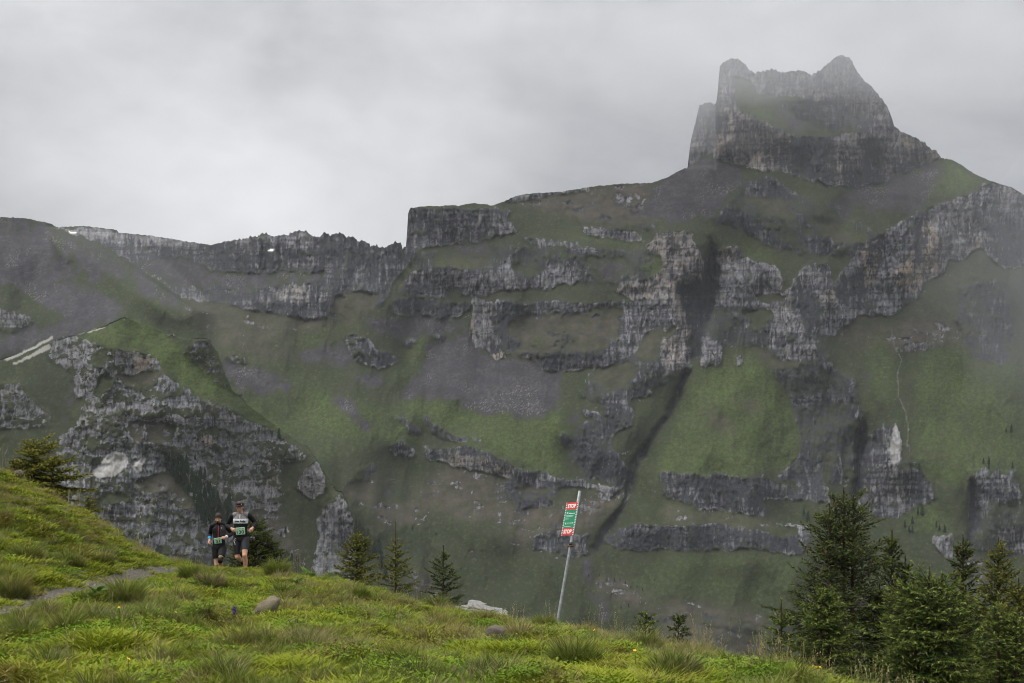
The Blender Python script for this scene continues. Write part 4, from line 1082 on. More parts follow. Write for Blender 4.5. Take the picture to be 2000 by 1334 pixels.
# tall flowering stems along the crest
def stalks(rs_, n):
    V, Ft, A, Rn = [], [], [], []
    for _ in range(n):
        h = rs_.uniform(0.28, 0.58); a = rs_.rand() * 6.28; ln = rs_.uniform(0.02, 0.22) * h; x0, y0 = rs_.normal(0, 0.06, 2)
        dx, dy = math.cos(a), math.sin(a); fa = rs_.rand() * 3.14; wx, wy = math.cos(fa) * 0.0026, math.sin(fa) * 0.0026; r_ = rs_.rand()
        p = [(x0, y0, 0), (x0 + dx * ln * 0.3, y0 + dy * ln * 0.3, h * 0.55), (x0 + dx * ln, y0 + dy * ln, h)]
        b_ = len(V)
        for q_ in p[:2]: V += [(q_[0] - wx, q_[1] - wy, q_[2]), (q_[0] + wx, q_[1] + wy, q_[2])]
        V.append(p[2]); Ft += [(b_, b_ + 1, b_ + 3), (b_, b_ + 3, b_ + 2), (b_ + 2, b_ + 3, b_ + 4)]
        A += [0.3, 0.3, 0.6, 0.6, 1.0]; Rn += [r_] * 5
        for k_ in range(7):
            t_ = 0.74 + 0.26 * k_ / 6; c_ = np.array([x0 + dx * ln * t_ ** 2, y0 + dy * ln * t_ ** 2, h * t_]); g_ = rs_.normal(0, 1, 3) * 0.010
            b_ = len(V); V += [tuple(c_), tuple(c_ + g_ + np.array([0, 0, 0.012])), tuple(c_ + g_[::-1] * 0.6 + np.array([0, 0, 0.02]))]
            Ft.append((b_, b_ + 1, b_ + 2)); A += [1.0] * 3; Rn += [r_] * 3
    return np.array(V), [np.array(Ft)], np.array(A), np.array(Rn)
STK = [clump_mesh('flowering_stems', stalks(rs, 5), M_DRY) for _ in range(4)]
x, y = spots(5200); px_ = 1000 + F * x / y; pd = path_dist(x, y)
gz = np.array([dict_y for dict_y in np.interp(px_, gpx, [GP[k][-1][0] for k in gpx])])
near_crest = np.exp(-((y - gz + 0.5) / 1.6) ** 2)
s = pack((pd > 0.7) & (rs.rand(len(x)) < near_crest * (0.12 + 0.55 * sstep(950, 1250, px_) + 0.30 * sstep(420, 150, px_)) + 0.012), x, y, 0.55, 1.05)
scatter('flowering_grass', STK, *s, 'thin flowering grass stems standing along the crest')
# loose stones on the path
M_PEB = plain('path_pebbles', (0.17, 0.155, 0.145), 0.9, 0.15, 0.4, 25.0)
PEB = []
for k in range(4):
    b = bmesh.new(); bmesh.ops.create_icosphere(b, subdivisions=1, radius=1.0)
    for v in b.verts: v.co = Vector((v.co.x * rs.uniform(0.7, 1.2), v.co.y * rs.uniform(0.7, 1.1), v.co.z * 0.6)) * rs.uniform(0.8, 1.15)
    me = bpy.data.meshes.new('pebble'); b.to_mesh(me); b.free(); me.materials.append(M_PEB); PEB.append(me)
ii = rs.randint(0, len(_pp), 1900); oo = rs.normal(0, 0.17, 1900)
x = _pp[ii, 0] + nr_[ii, 0] * oo + rs.normal(0, 0.1, 1900); y = _pp[ii, 1] + nr_[ii, 1] * oo + rs.normal(0, 0.1, 1900)
scatter('path_gravel', PEB, np.stack([x, y, ground(x, y) + 0.015], 1), np.exp(rs.normal(-4.35, 0.45, len(x))), rs.rand(len(x)) * 6.28, 'loose grey pebbles scattered on the path')
print('meadow', round(time.time() - T0, 1))
# ------------------------------------------------------------------ placing things on the meadow
def hit(px, py, y0=7.0, y1=60.0):
    """first point of the meadow met by the sight line through photo pixel (px, py)"""
    Y = np.linspace(y0, y1, 1600)
    X = (px - 1000) / F * Y
    z = EYE + (HOR - py) / F * Y
    g = ground(X, Y)
    k = np.argmax(g >= z)
    if g[k] < z[k]: k = int(np.argmin(z - g))
    return Vector((X[k], Y[k], float(g[k])))
def on_ground(px, Y):
    x = (px - 1000) / F * Y
    return Vector((x, Y, float(ground(x, Y))))

# ------------------------------------------------------------------ spruces
def spruce_mat(name, dark, light, tip):
    t = NT(name)
    tipv = t.attr('tip').outputs['Fac']; rnd = t.attr('each').outputs['Fac']
    c = t.mix(rnd, dark, light)
    c = t.mix(t.ramp(tipv, 0.45, 1.0), c, tip)
    n = t.noise(2.5, 3, 0.6)
    c = t.mix(t.math('MULTIPLY', t.ramp(n, 0.5, 0.8), 0.5), c, tuple(0.5 * x for x in dark))
    t.set(c, 0.7, 0.2)
    tr = t.n('ShaderNodeBsdfTranslucent'); t.put(tr.inputs[0], c)
    mx = t.n('ShaderNodeMixShader'); mx.inputs[0].default_value = 0.2
    t.t.links.new(t.b.outputs[0], mx.inputs[1]); t.t.links.new(tr.outputs[0], mx.inputs[2])
    t.t.links.new(mx.outputs[0], t.out.inputs['Surface'])
    return t.m
M_SPR = spruce_mat('spruce_needles', (0.012, 0.021, 0.005), (0.040, 0.060, 0.012), (0.105, 0.125, 0.022))
M_SPRY = spruce_mat('young_spruce_needles', (0.020, 0.038, 0.007), (0.066, 0.100, 0.016), (0.195, 0.230, 0.045))
M_SPRO = spruce_mat('olive_spruce_needles', (0.030, 0.038, 0.006), (0.095, 0.105, 0.014), (0.190, 0.180, 0.030))
M_SPRW = spruce_mat('windswept_spruce_needles', (0.045, 0.052, 0.007), (0.135, 0.140, 0.016), (0.230, 0.215, 0.034))
M_BARK = plain('spruce_bark', (0.070, 0.045, 0.032), 0.9, 0.1, 0.45, 9.0, 0.5)
M_TWIG = plain('bare_twig_wood', (0.20, 0.165, 0.135), 0.9, 0.1, 0.35, 14.0)
M_CONE = plain('spruce_cone', (0.13, 0.070, 0.035), 0.8, 0.15, 0.3, 60.0)

def tube_np(pts, rad, sides=6):
    """tapered tube through pts; returns verts, quads"""
    pts = np.asarray(pts, float); n = len(pts)
    rad = np.broadcast_to(np.asarray(rad, float), (n,))
    d = np.gradient(pts, axis=0); d /= np.linalg.norm(d, axis=1)[:, None] + 1e-12
    ref = np.where(np.abs(d[:, 2:3]) > 0.9, np.array([[1.0, 0, 0]]), np.array([[0, 0, 1.0]]))
    u = np.cross(d, ref); u /= np.linalg.norm(u, axis=1)[:, None] + 1e-12
    v = np.cross(d, u)
    a = np.arange(sides) / sides * 2 * math.pi
    V = pts[:, None, :] + rad[:, None, None] * (np.cos(a)[None, :, None] * u[:, None, :] + np.sin(a)[None, :, None] * v[:, None, :])
    i = np.arange(n * sides).reshape(n, sides)
    j = np.roll(i, -1, 1)
    Q = np.stack([i[:-1], j[:-1], j[1:], i[1:]], -1).reshape(-1, 4)
    return V.reshape(-1, 3), Q
def merge(parts):
    V, Q, n = [], [], 0
    for v, q in parts:
        V.append(v); Q.append(q + n); n += len(v)
    return np.concatenate(V), np.concatenate(Q)

def spruce_data(rs, h, rb, off=(0, 0), lean=(0, 0), z0=0.06, gap=0.20, per=6, droop=0.25, twig=0.060, bare=0.0, power=0.85, fill=1.0, sprig=0.085, leader=0.30, oneside=None, trunk_r=None):
    """returns (trunk parts, branch parts, sprigs): sprigs = list of (point, direction, length, tipness)"""
    off = np.array([off[0], off[1], 0.0]); ln = np.array([lean[0], lean[1], 0.0])
    tr = trunk_r or 0.011 * h + 0.012
    def axis(z): 
        t = z / h
        return off * (1 if z > 0.4 * h or np.allclose(off, 0) else z / (0.4 * h)) + ln * t * t + np.array([0, 0, z])
    zs = np.linspace(-0.25, h, 16)
    trunk = [tube_np([axis(max(z, 0)) + np.array([0, 0, min(z, 0)]) for z in zs], tr * (1 - np.clip(zs / h, 0, 1)) ** 0.9 + 0.006, 7)]
    br, SP = [], []
    z = z0 * h
    while z < h - leader * min(1.0, h / 3):
        t = z / h
        L0 = rb * (1 - t) ** power + 0.05
        k = per if t > 0.15 else per - 1
        a0 = rs.rand() * 6.28
        for b in range(k):
            az = a0 + b * 2 * math.pi / k + rs.normal(0, 0.25)
            L = L0 * rs.uniform(0.62, 1.18)
            if oneside is not None:
                L *= 1 + oneside[1] * math.cos(az - oneside[0])
            el = math.radians(-14 + 62 * t ** 1.5 + rs.normal(0, 7)) 
            zb = z + rs.uniform(-0.4, 0.4) * gap
            p0 = axis(zb); hd = np.array([math.cos(az), math.sin(az), 0.0]); sd = np.array([-math.sin(az), math.cos(az), 0.0])
            n = max(4, int(L / 0.12))
            s = np.linspace(0, 1, n)
            zz = L * (math.sin(el) * s - droop * (1 - t) * s ** 1.4 + 0.30 * droop * (1 - t) * s ** 4 * 2.0)
            side = 0.12 * L * rs.normal() * s ** 2
            pts = p0[None] + (L * math.cos(el) * s)[:, None] * hd + side[:, None] * sd + zz[:, None] * np.array([0, 0, 1.0])
            br.append(tube_np(pts, (0.0045 + 0.008 * L) * (1 - 0.85 * s), 4))
            sb = bare if t < 0.75 else 0.0
            # twigs to both sides
            m = max(3, int(L / twig * fill))
            for q in range(m):
                sq = sb + (1 - sb) * (q + rs.rand()) / m
                i = min(int(sq * (n - 1)), n - 2); f = sq * (n - 1) - i
                pb = pts[i] * (1 - f) + pts[i + 1] * f
                dd = pts[i + 1] - pts[i]; dd /= np.linalg.norm(dd)
                sg = 1 if (q % 2) else -1
                tl = (0.42 * L * (1 - sq) ** 0.75 * (0.35 + 0.65 * min(1, sq * 3)) + 0.05) * rs.uniform(0.6, 1.2)
                td = dd * rs.uniform(0.55, 0.9) + sd * sg * rs.uniform(0.6, 1.0) + np.array([0, 0, rs.normal(-0.12 * (1 - t), 0.16)])
                td /= np.linalg.norm(td)
                c = max(1, int(tl / sprig + 0.5))
                for e in range(c):
                    u = (e + 0.15) / c
                    pp = pb + td * tl * u + np.array([0, 0, -0.25 * tl * u * u * (1 - t)])
                    SP.append((pp, td + np.array([0, 0, -0.35 * u * (1 - t)]), tl / c * 1.25, 0.25 + 0.75 * (e == c - 1) * (0.55 + 0.45 * sq) if c > 1 else 0.5 + 0.5 * sq))
            SP.append((pts[-2], pts[-1] - pts[-2], sprig * 1.2, 1.0))
            for q in range(n - 1):
                if s[q] >= sb: SP.append((pts[q], pts[q + 1] - pts[q], sprig * 1.3, 0.3))
        z += gap * (1.0 - 0.45 * t) * rs.uniform(0.85, 1.15)
    # leader shoot with a few upright side shoots
    top = axis(h); p = axis(h - leader * min(1.0, h / 3))
    for q in range(6):
        SP.append((p + (top - p) * q / 6.0, top - p, np.linalg.norm(top - p) / 5, 0.9))
    for q in range(5):
        az = rs.rand() * 6.28
        d = np.array([math.cos(az) * 0.55, math.sin(az) * 0.55, 0.85])
        SP.append((p, d, 0.13 * min(1, h / 2.2), 1.0)); SP.append((p + d * 0.09, d, 0.11 * min(1, h / 2.2), 1.0))
    return trunk, br, SP

def sprig_mesh(name, SP, rs, mat, nl=0.030, nw=0.0105, per=8):
    P0 = np.array([s[0] for s in SP]); D = np.array([s[1] for s in SP]); Ls = np.array([s[2] for s in SP]); T = np.array([s[3] for s in SP])
    D /= np.linalg.norm(D, axis=1)[:, None] + 1e-9
    N = len(P0)
    ref = np.where(np.abs(D[:, 2:3]) > 0.9, np.array([[1.0, 0, 0]]), np.array([[0, 0, 1.0]]))
    U = np.cross(D, ref); U /= np.linalg.norm(U, axis=1)[:, None]; W = np.cross(D, U)
    k = (np.arange(per) + 0.5)[None, :] / per
    t = np.clip(k + rs.uniform(-0.1, 0.1, (N, per)), 0, 1.0)
    a = rs.rand(N, per) * 2 * math.pi
    rad = np.cos(a)[..., None] * U[:, None] + np.sin(a)[..., None] * W[:, None]
    nd = rad * 0.75 + D[:, None] * 0.75
    nd /= np.linalg.norm(nd, axis=2)[..., None]
    b = P0[:, None] + D[:, None] * (t * Ls[:, None])[..., None]
    sidev = np.cross(nd, D[:, None]); sidev /= np.linalg.norm(sidev, axis=2)[..., None] + 1e-9
    l = nl * rs.uniform(0.7, 1.25, (N, per, 1)); w = nw * rs.uniform(0.8, 1.2, (N, per, 1))
    v0 = b - sidev * w * 0.5; v1 = b + sidev * w * 0.5; v2 = b + nd * l
    V = np.stack([v0, v1, v2], 2).reshape(-1, 3)
    Fc = np.arange(len(V)).reshape(-1, 3)
    me = mesh_np(name, V, Fc)
    tip = np.repeat(np.clip(T[:, None] * (0.55 + 0.45 * t), 0, 1).reshape(-1), 3)
    each = np.repeat(np.repeat(rs.rand(N), per), 3)
    set_attr(me, 'tip', tip); set_attr(me, 'each', each)
    me.materials.append(mat)
    return me

def add_spruce(px, Y, top_py, rb, seed, label, mat=M_SPR, stems=None, group='spruces round the meadow', base=None, cones=0, nl=0.050, nw=0.024, per=9, **kw):
    rs = np.random.RandomState(seed)
    b = on_ground(px, Y) if base is None else base
    ztop = EYE + (HOR - top_py) / F * b.y
    h = ztop - b.z
    t = empty('spruce_tree', b); tag(t, label, 'tree', group)
    t.rotation_euler = (0, 0, 0)
    tr, br, sp = [], [], []
    for (ox, oy, hk, rk, lx) in (stems or [(0, 0, 1.0, 1.0, 0)]):
        a, bb, c = spruce_data(rs, h * hk, rb * rk, (ox, oy), (lx, 0), **kw)
        tr += a; br += bb; sp += c
    v, q = merge(tr); link(bpy.data.objects.new('trunk', mesh_np('trunk', v, q, True)), t).data.materials.append(M_BARK)
    v, q = merge(br); link(bpy.data.objects.new('branches', mesh_np('branches', v, q, True)), t).data.materials.append(M_TWIG if kw.get('bare', 0) > 0.05 else M_BARK)
    link(bpy.data.objects.new('crown', sprig_mesh('crown', sp, rs, mat, nl, nw, per)), t)
    if cones:
        ups = [s for s in sp if s[0][2] > 0.62 * h and s[3] > 0.6]
        for k in range(min(cones, len(ups))):
            s = ups[rs.randint(len(ups))]
            c = link(bpy.data.objects.new('cone', CONE_ME), t)
            c.location = (s[0][0], s[0][1], s[0][2] - 0.05); c.rotation_euler = (rs.normal(0, 0.2), rs.normal(0, 0.2), 0)
    return t
_v, _q = tube_np([(0, 0, 0.05), (0, 0, 0.035), (0, 0, 0.0), (0, 0, -0.04), (0, 0, -0.065)], [0.004, 0.016, 0.021, 0.015, 0.003], 7)
CONE_ME = mesh_np('cone', _v, _q, True); CONE_ME.materials.append(M_CONE)

# the group at the right
add_spruce(1648, 24.0, 952, 2.35, 21, 'tallest spruce, with several pointed tops, towering over the group at the right', M_SPR,
           stems=[(0.0, 0, 1.0, 1.0, 0.0), (0.16, 0.1, 0.975, 0.8, 0.05), (-0.22, -0.05, 0.955, 0.75, -0.06)], bare=0.34, droop=0.34, gap=0.31, cones=26, z0=0.10, fill=0.95, power=0.62, per=5)
add_spruce(1742, 26.5, 1036, 2.0, 22, 'narrow spruce directly right of the tallest one, half hidden behind it', M_SPR, bare=0.15, gap=0.26, cones=14, stems=[(0, 0, 1, 1, 0), (0.28, 0.1, 0.93, 0.7, 0.03)], fill=1.0)
add_spruce(1881, 26.0, 1046, 1.75, 23, 'slender spruce with a cone hung top behind the bushy young spruce', M_SPR, gap=0.26, cones=18, fill=1.0, droop=0.32, power=0.75)
add_spruce(1950, 25.0, 1050, 1.8, 24, 'rightmost tall spruce with drooping brownish boughs near the picture edge', M_SPRO, gap=0.27, cones=22, fill=1.0, droop=0.45, power=0.7)
add_spruce(1815, 17.5, 1106, 1.36, 25, 'broad bushy young spruce with pale green shoot tips in front of the group', M_SPRY, gap=0.17, per=7, twig=0.058, power=0.62, droop=0.12, stems=[(0, 0, 1.0, 1.0, 0), (0.16, 0.1, 0.96, 0.7, 0.05), (-0.14, 0.1, 0.93, 0.7, -0.05)], nw=0.018, z0=0.04)
add_spruce(1950, 18.5, 1160, 1.0, 26, 'light green young spruce at the lower right corner beside the bushy one', M_SPRY, gap=0.19, twig=0.06, nw=0.018, stems=[(0, 0, 1, 1, 0), (0.2, -0.1, 0.93, 0.9, 0.03)])
add_spruce(1603, 19.5, 1140, 1.05, 27, 'mid sized young spruce standing in front of the tallest spruce', M_SPRY, gap=0.19, twig=0.062, stems=[(0, 0, 1, 1, 0), (0.13, 0.05, 0.985, 0.85, 0.02)], nw=0.019)
add_spruce(1526, 20.0, 1170, 0.55, 28, 'thin young spruce with a long leader at the left edge of the right hand group', M_SPRY, gap=0.20, per=5, twig=0.065, leader=0.55, power=1.0)
add_spruce(1762, 20.5, 1200, 1.05, 31, 'low dark spruce filling the gap between the tallest and the bushy one', M_SPR, gap=0.2, twig=0.065)
add_spruce(1885, 21.5, 1150, 1.25, 32, 'dark spruce squeezed behind the bushy young spruce', M_SPR, gap=0.2, twig=0.07)
add_spruce(1718, 24.0, 1140, 1.2, 33, 'shaded spruce at the right foot of the tallest one', M_SPR, gap=0.24, twig=0.075)
add_spruce(1990, 21.0, 1130, 1.3, 34, 'dark spruce cut off by the right picture edge', M_SPRO, gap=0.22, twig=0.065, power=0.7)
# along the crest
add_spruce(697, 33.5, 1034, 1.5, 41, 'broad spruce behind the crest, nearest the runners of three in a row', M_SPRO, gap=0.19, droop=0.18, per=8, power=0.75, fill=1.25)
add_spruce(773, 32.0, 1018, 1.2, 42, 'slim spruce with a long bare reddish leader, middle of three behind the crest', M_SPRO, gap=0.27, leader=0.6, power=0.9, per=6, fill=1.15)
add_spruce(866, 30.0, 1066, 1.05, 43, 'small dark open spruce left of the pale limestone outcrop', M_SPR, gap=0.25, leader=0.3, per=6, power=0.75, fill=1.15)
add_spruce(500, 34.5, 1004, 1.1, 44, 'bushy dark spruce directly behind the two runners', M_SPR, gap=0.20, per=7, power=0.55, twig=0.05, fill=1.2, stems=[(0, 0, 1, 1, 0), (-0.35, 0, 0.9, 0.7, 0), (0.3, 0.1, 0.8, 0.8, 0)])
add_spruce(66, 27.6, 864, 0.85, 45, 'windswept olive spruce on the skyline at the far left', M_SPRW, gap=0.14, per=8, power=0.5, twig=0.045, fill=1.25, oneside=(-0.15, 0.25), droop=0.25, z0=0.02, stems=[(0, 0, 1, 1, 0), (0.42, -0.1, 0.62, 0.95, 0.05), (-0.35, 0, 0.6, 0.7, 0)])
add_spruce(172, 28.5, 974, 0.38, 46, 'little olive spruce bush below the windswept spruce', M_SPRW, gap=0.13, per=6, power=0.6, twig=0.055)
add_spruce(1262, 21.2, 1200, 0.24, 47, 'light green spruce sapling right of the sign pole', M_SPRY, gap=0.15, per=5, twig=0.06, leader=0.30, power=0.8)
add_spruce(1325, 20.8, 1206, 0.27, 48, 'darker spruce sapling beside rusty dock stalks on the crest', M_SPR, gap=0.14, per=5, twig=0.055, leader=0.25, power=0.8)
print('spruces', round(time.time() - T0, 1))

# ------------------------------------------------------------------ far conifers on the mountain
def far_spruce_mesh(seed):
    rs = np.random.RandomState(seed)
    V, Tq = [], []
    n = 0
    for k in range(8):
        z0 = 0.08 + 0.80 * (k / 8.0) ** 0.92; z1 = min(1.0, z0 + 0.24)
        r = 0.20 * (1 - z0) ** 0.85 + 0.012
        m = 9
        V.append((0.01 * rs.normal(), 0.01 * rs.normal(), z1)); c = n; n += 1
        for j in range(m * 2):
            a = j / (2.0 * m) * 2 * math.pi + rs.normal(0, 0.1)
            rr = r * (rs.uniform(0.8, 1.25) if j % 2 == 0 else rs.uniform(0.45, 0.65))
            V.append((rr * math.cos(a), rr * math.sin(a), z0 + (0 if j % 2 == 0 else 0.05) + rs.normal(0, 0.012))); n += 1
        for j in range(m * 2):
            Tq.append((c, c + 1 + j, c + 1 + (j + 1) % (2 * m)))
    v, q = tube_np([(0, 0, -0.12), (0, 0, 0.5), (0, 0, 0.95)], [0.022, 0.012, 0.003], 5)
    q = q + n
    return mesh_np('distant_spruce', np.concatenate([np.array(V), v]), [np.array(Tq), q])
M_FAR = plain('distant_spruce_green', (0.018, 0.030, 0.014), 0.9, 0.1, 0.35, 0.25)
FAR = [far_spruce_mesh(s) for s in range(5)]
for m in FAR: m.materials.append(M_FAR)
rsf = np.random.RandomState(5)
def far_spruce(px, py, hpx, label, group):
    p = mountain_point(px, py)
    o = link(bpy.data.objects.new('distant_spruce', FAR[rsf.randint(5)]))
    h = hpx / F * p.y
    o.location = p + Vector((0, -0.35, -0.02 * h)); o.scale = (h * rsf.uniform(0.9, 1.25), h * rsf.uniform(0.9, 1.25), h)
    o.rotation_euler = (0, 0, rsf.rand() * 6.28)
    tag(o, label, 'tree', group)
    return o
gpoly = zpts(2, [(905,400),(960,410),(1060,470),(1100,520),(1160,550),(1190,610),(1250,650),(1290,710),(1300,830),(1180,840),(1110,760),(1075,690),(1050,610),(980,560),(915,450)])
cnt = 0
while cnt < 95:
    px, py = rsf.uniform(315, 462), rsf.uniform(880, 1050)
    ins = False
    for i in range(len(gpoly)):
        ax, ay = gpoly[i]; bx, by = gpoly[(i + 1) % len(gpoly)]
        if (ay > py) != (by > py) and px < (bx - ax) * (py - ay) / (by - ay) + ax: ins = not ins
    if ins:
        far_spruce(px, py, rsf.uniform(20, 36), 'dark spruce in the steep grove on the grey cliff left of the runners', 'spruces of the grove on the cliff'); cnt += 1
def zfar(z, items, label, group):
    ox, oy = Z[z]
    for x, y, hz in items:
        far_spruce(ox + x * KZ, oy + y * KZ, hz * KZ, label, group)
zfar(2, [(1548,310,72)], 'lone tiny conifer on the grassy crest of the cliff spur', None)
zfar(2, [(1035,425,42),(1080,425,40),(995,275,30),(985,325,44)], 'small conifer on a rock ledge above the grove', 'small conifers on ledges above the grove')
zfar(4, [(195,830,125),(165,800,100),(130,770,120),(255,880,120),(235,850,80),(270,930,110),(290,1000,90),(150,720,60)], 'dark conifer below the pale rock pinnacle, behind the first crest spruce', 'conifers below the pale rock pinnacle')
zfar(2, [(1500,960,70),(1530,975,80),(1560,985,60),(1590,985,75),(1620,990,60),(1650,985,50),(1560,850,40),(1585,830,45)], 'dim conifer on the slope just above the grass right of the runners', 'dim conifers right of the runners')
zfar(7, [(790,440,62),(765,400,40),(1420,410,68),(1400,400,50),(1368,455,50),(1325,470,45),(1350,500,45),(1370,500,38),(1500,470,40),(1545,500,52),(1520,490,40),(1790,125,50),(1760,120,35),(1850,355,45),(1925,355,62),(1640,240,0.1),(1405,155,50),(1925,145,40)][:15] + [(1405,155,50),(1925,145,40)], 'tiny conifer high on the right hand slope above the spruces', 'tiny conifers on the right hand slope')
zfar(6, [(1915,1125,52),(1885,1120,30),(1790,1320,40)], 'tiny conifer on the green slope near the right picture edge', 'tiny conifers near the right edge')
zfar(4, [(440,720,22),(570,750,22),(825,590,18),(240,120,0.1)][:3], 'small dark bush like conifer on the brown valley slope', 'small conifers on the brown valley slope')
zfar(4, [(x, y, h) for x, y, h in ((1420,985,22),(1440,1000,18),(1480,980,16),(1520,1005,20),(1560,1010,22),(1590,1000,18),(1620,1025,20),(1650,1050,20),(1690,1040,18),(1720,1060,18),(1640,1150,26),(1600,1160,20),(1780,1010,14),(1930,1010,14))], 'low dark shrub in the scattered thicket right of the debris stream', 'low shrubs right of the debris stream')

# where nothing but their order tells small neighbours apart, say the order
def order_labels(group, phrase):
    obs = [o for o in C.objects if o.get('group') == group and o.parent is None]
    def key(o):
        w = o.location
        return 1000 + F * w.x / max(w.y, 0.1)
    obs.sort(key=key)
    W = ['second', 'third', 'fourth', 'fifth', 'sixth', 'seventh', 'eighth', 'ninth', 'tenth', 'eleventh', 'twelfth', 'thirteenth', 'fourteenth', 'fifteenth', 'sixteenth', 'seventeenth', 'eighteenth', 'nineteenth']
    n = len(obs)
    for i, o in enumerate(obs):
        if i == 0: o['label'] = 'leftmost ' + phrase
        elif i == n - 1: o['label'] = 'rightmost ' + phrase
        elif i < n / 2: o['label'] = W[i - 1] + ' from the left: ' + phrase
        else: o['label'] = W[n - 2 - i] + ' from the right: ' + phrase
order_labels('tiny conifers on the right hand slope', 'tiny conifer high on the right hand slope above the spruces')
order_labels('low shrubs right of the debris stream', 'low dark shrub in the thicket right of the debris stream')
order_labels('conifers below the pale rock pinnacle', 'dark conifer below the pale rock pinnacle behind the crest')
order_labels('dim conifers right of the runners', 'dim conifer just above the grass right of the runners')
order_labels('tiny conifers near the right edge', 'tiny conifer on the green slope near the right edge')
order_labels('small conifers on ledges above the grove', 'small conifer on a rock ledge above the grove')
order_labels('small conifers on the brown valley slope', 'small dark bush like conifer on the brown slope')
# ------------------------------------------------------------------ stones
def stone_mat(name, a, b, moss=None):
    t = NT(name)
    n = t.noise(7.0, 5, 0.65); n2 = t.noise(38.0, 4, 0.6)
    c = t.mix(t.ramp(n, 0.3, 0.7), a, b)
    c = t.mix(t.math('MULTIPLY', t.ramp(n2, 0.5, 0.8), 0.45), c, tuple(0.45 * x for x in a))
    if moss: c = t.mix(t.math('MULTIPLY', t.ramp(t.noise(4.0, 3, 0.5), 0.52, 0.68), 0.8), c, moss)
    t.bump(n2, 0.6, 0.02)
    return t.set(c, 0.9, 0.15)
M_ST1 = stone_mat('lichened_boulder', (0.115, 0.092, 0.066), (0.215, 0.180, 0.135), (0.10, 0.105, 0.035))
M_ST2 = stone_mat('brown_stone', (0.075, 0.060, 0.050), (0.150, 0.125, 0.105), (0.07, 0.065, 0.03))
M_ST3 = stone_mat('pale_limestone', (0.13, 0.127, 0.12), (0.30, 0.295, 0.28), (0.20, 0.19, 0.12))
M_CLOD = stone_mat('dark_earth', (0.040, 0.030, 0.024), (0.085, 0.062, 0.050))
def stone_mesh(seed, sx, sy, sz, mat, lean=0.0, rough=0.26, facets=0.85):
    rs_ = np.random.RandomState(seed)
    b = bmesh.new(); bmesh.ops.create_icosphere(b, subdivisions=4 if sx > 0.2 else 3, radius=1.0)
    pl = [(Vector(rs_.normal(0, 1, 3)).normalized(), rs_.uniform(0.62, 0.9)) for _ in range(9)]
    for v in b.verts:
        n = v.co.normalized(); r = 1.0
        for d, k in pl:
            c = n.dot(d)
            if c > 0.05: r = min(r, r * (1 - facets) + facets * min(r, k / c))
        r *= 1 + rough * float(fbm(np.float32(n.x * 1.9 + seed), np.float32(n.z * 1.9 + n.y * 2.3), 4, seed))
        v.co = n * r
        v.co = Vector((v.co.x * sx + lean * v.co.z * sz, v.co.y * sy, v.co.z * sz))
    me = bpy.data.meshes.new('stone'); b.to_mesh(me); b.free()
    me.polygons.foreach_set('use_smooth', np.ones(len(me.polygons), bool))
    me.materials.append(mat)
    return me
def stone(px, py, wpx, hpx, seed, label, mat, name='stone', lean=0.0, sink=0.25, cat='stone', Y=None):
    p = hit(px, py) if Y is None else P(px, py, Y)
    w = wpx / F * p.y; hh = hpx / F * p.y
    o = link(bpy.data.objects.new(name, stone_mesh(seed, w / 2, w * 0.42, hh * (0.5 + sink * 0.5), mat, lean)))
    o.data.name = name
    o.location = p + Vector((0, 0, hh * (0.5 - sink * 0.5)))
    tag(o, label, cat)
    return o
stone(519, 1206, 52, 42, 3, 'tan boulder leaning in the grass below the runners', M_ST1, 'boulder', lean=0.55, cat='boulder')
stone(969, 1255, 46, 34, 5, 'rounded brown stone half sunk below the sign pole', M_ST2)
stone(572, 1229, 30, 20, 8, 'dark crumbly clod of bare earth right of the tan boulder', M_CLOD, 'earth_clod', cat='clod')
stone(766, 1284, 26, 15, 9, 'small dark earth clod in the lower middle of the meadow', M_CLOD, 'earth_clod', cat='clod')
stone(781, 1211, 20, 11, 10, 'small pinkish stone under a brown tuft right of the boulder', M_ST2)
stone(6, 1275, 22, 11, 12, 'grey stone at the left picture edge', M_ST3)
stone(152, 1263, 18, 7, 14, 'flat grey stone in the lower left grass', M_ST2)
stone(37, 931, 22, 13, 16, 'grey lumpy rock under the windswept spruce', M_ST2, 'rock', cat='rock', Y=25.6)
stone(1500, 1308, 60, 14, 17, 'pale flat rock showing behind dry grass left of the right hand spruces', M_ST3, 'rock', cat='rock', Y=17.6)
# layered outcrop on the crest: each slab is a part
oc = empty('limestone_outcrop', on_ground(945, 24.6)); tag(oc, 'pale layered limestone outcrop on the crest left of the sign', 'rock')
rso = np.random.RandomState(2)
me = stone_mesh(50, 0.50, 0.34, 0.17, M_ST3, 0.0, 0.25, 0.7)
s_ = link(bpy.data.objects.new('bedrock', me), oc); s_.location = P(945, 1200, 24.75) - oc.location; s_.rotation_euler = (0.1, 0.16, 0)
for k in range(22):
    u = rso.rand(); v_ = rso.rand()
    px = 893 + 98 * u; py = 1189 - 13 * math.sin(min(1.0, u * 1.25) * 2.7) + 9 * u + 17 * v_ - 2
    p = P(px, py, 24.32 + 0.5 * (1 - v_)) - oc.location
    w = rso.uniform(0.09, 0.20)
    me = stone_mesh(30 + k, w, w * 0.7, rso.uniform(0.016, 0.030), M_ST3, 0.3, 0.25, 0.9)
    s_ = link(bpy.data.objects.new('slab', me), oc); s_.location = p; s_.rotation_euler = (0.30 + rso.normal(0, 0.1), 0.22 + rso.normal(0, 0.12), rso.normal(0, 0.5))

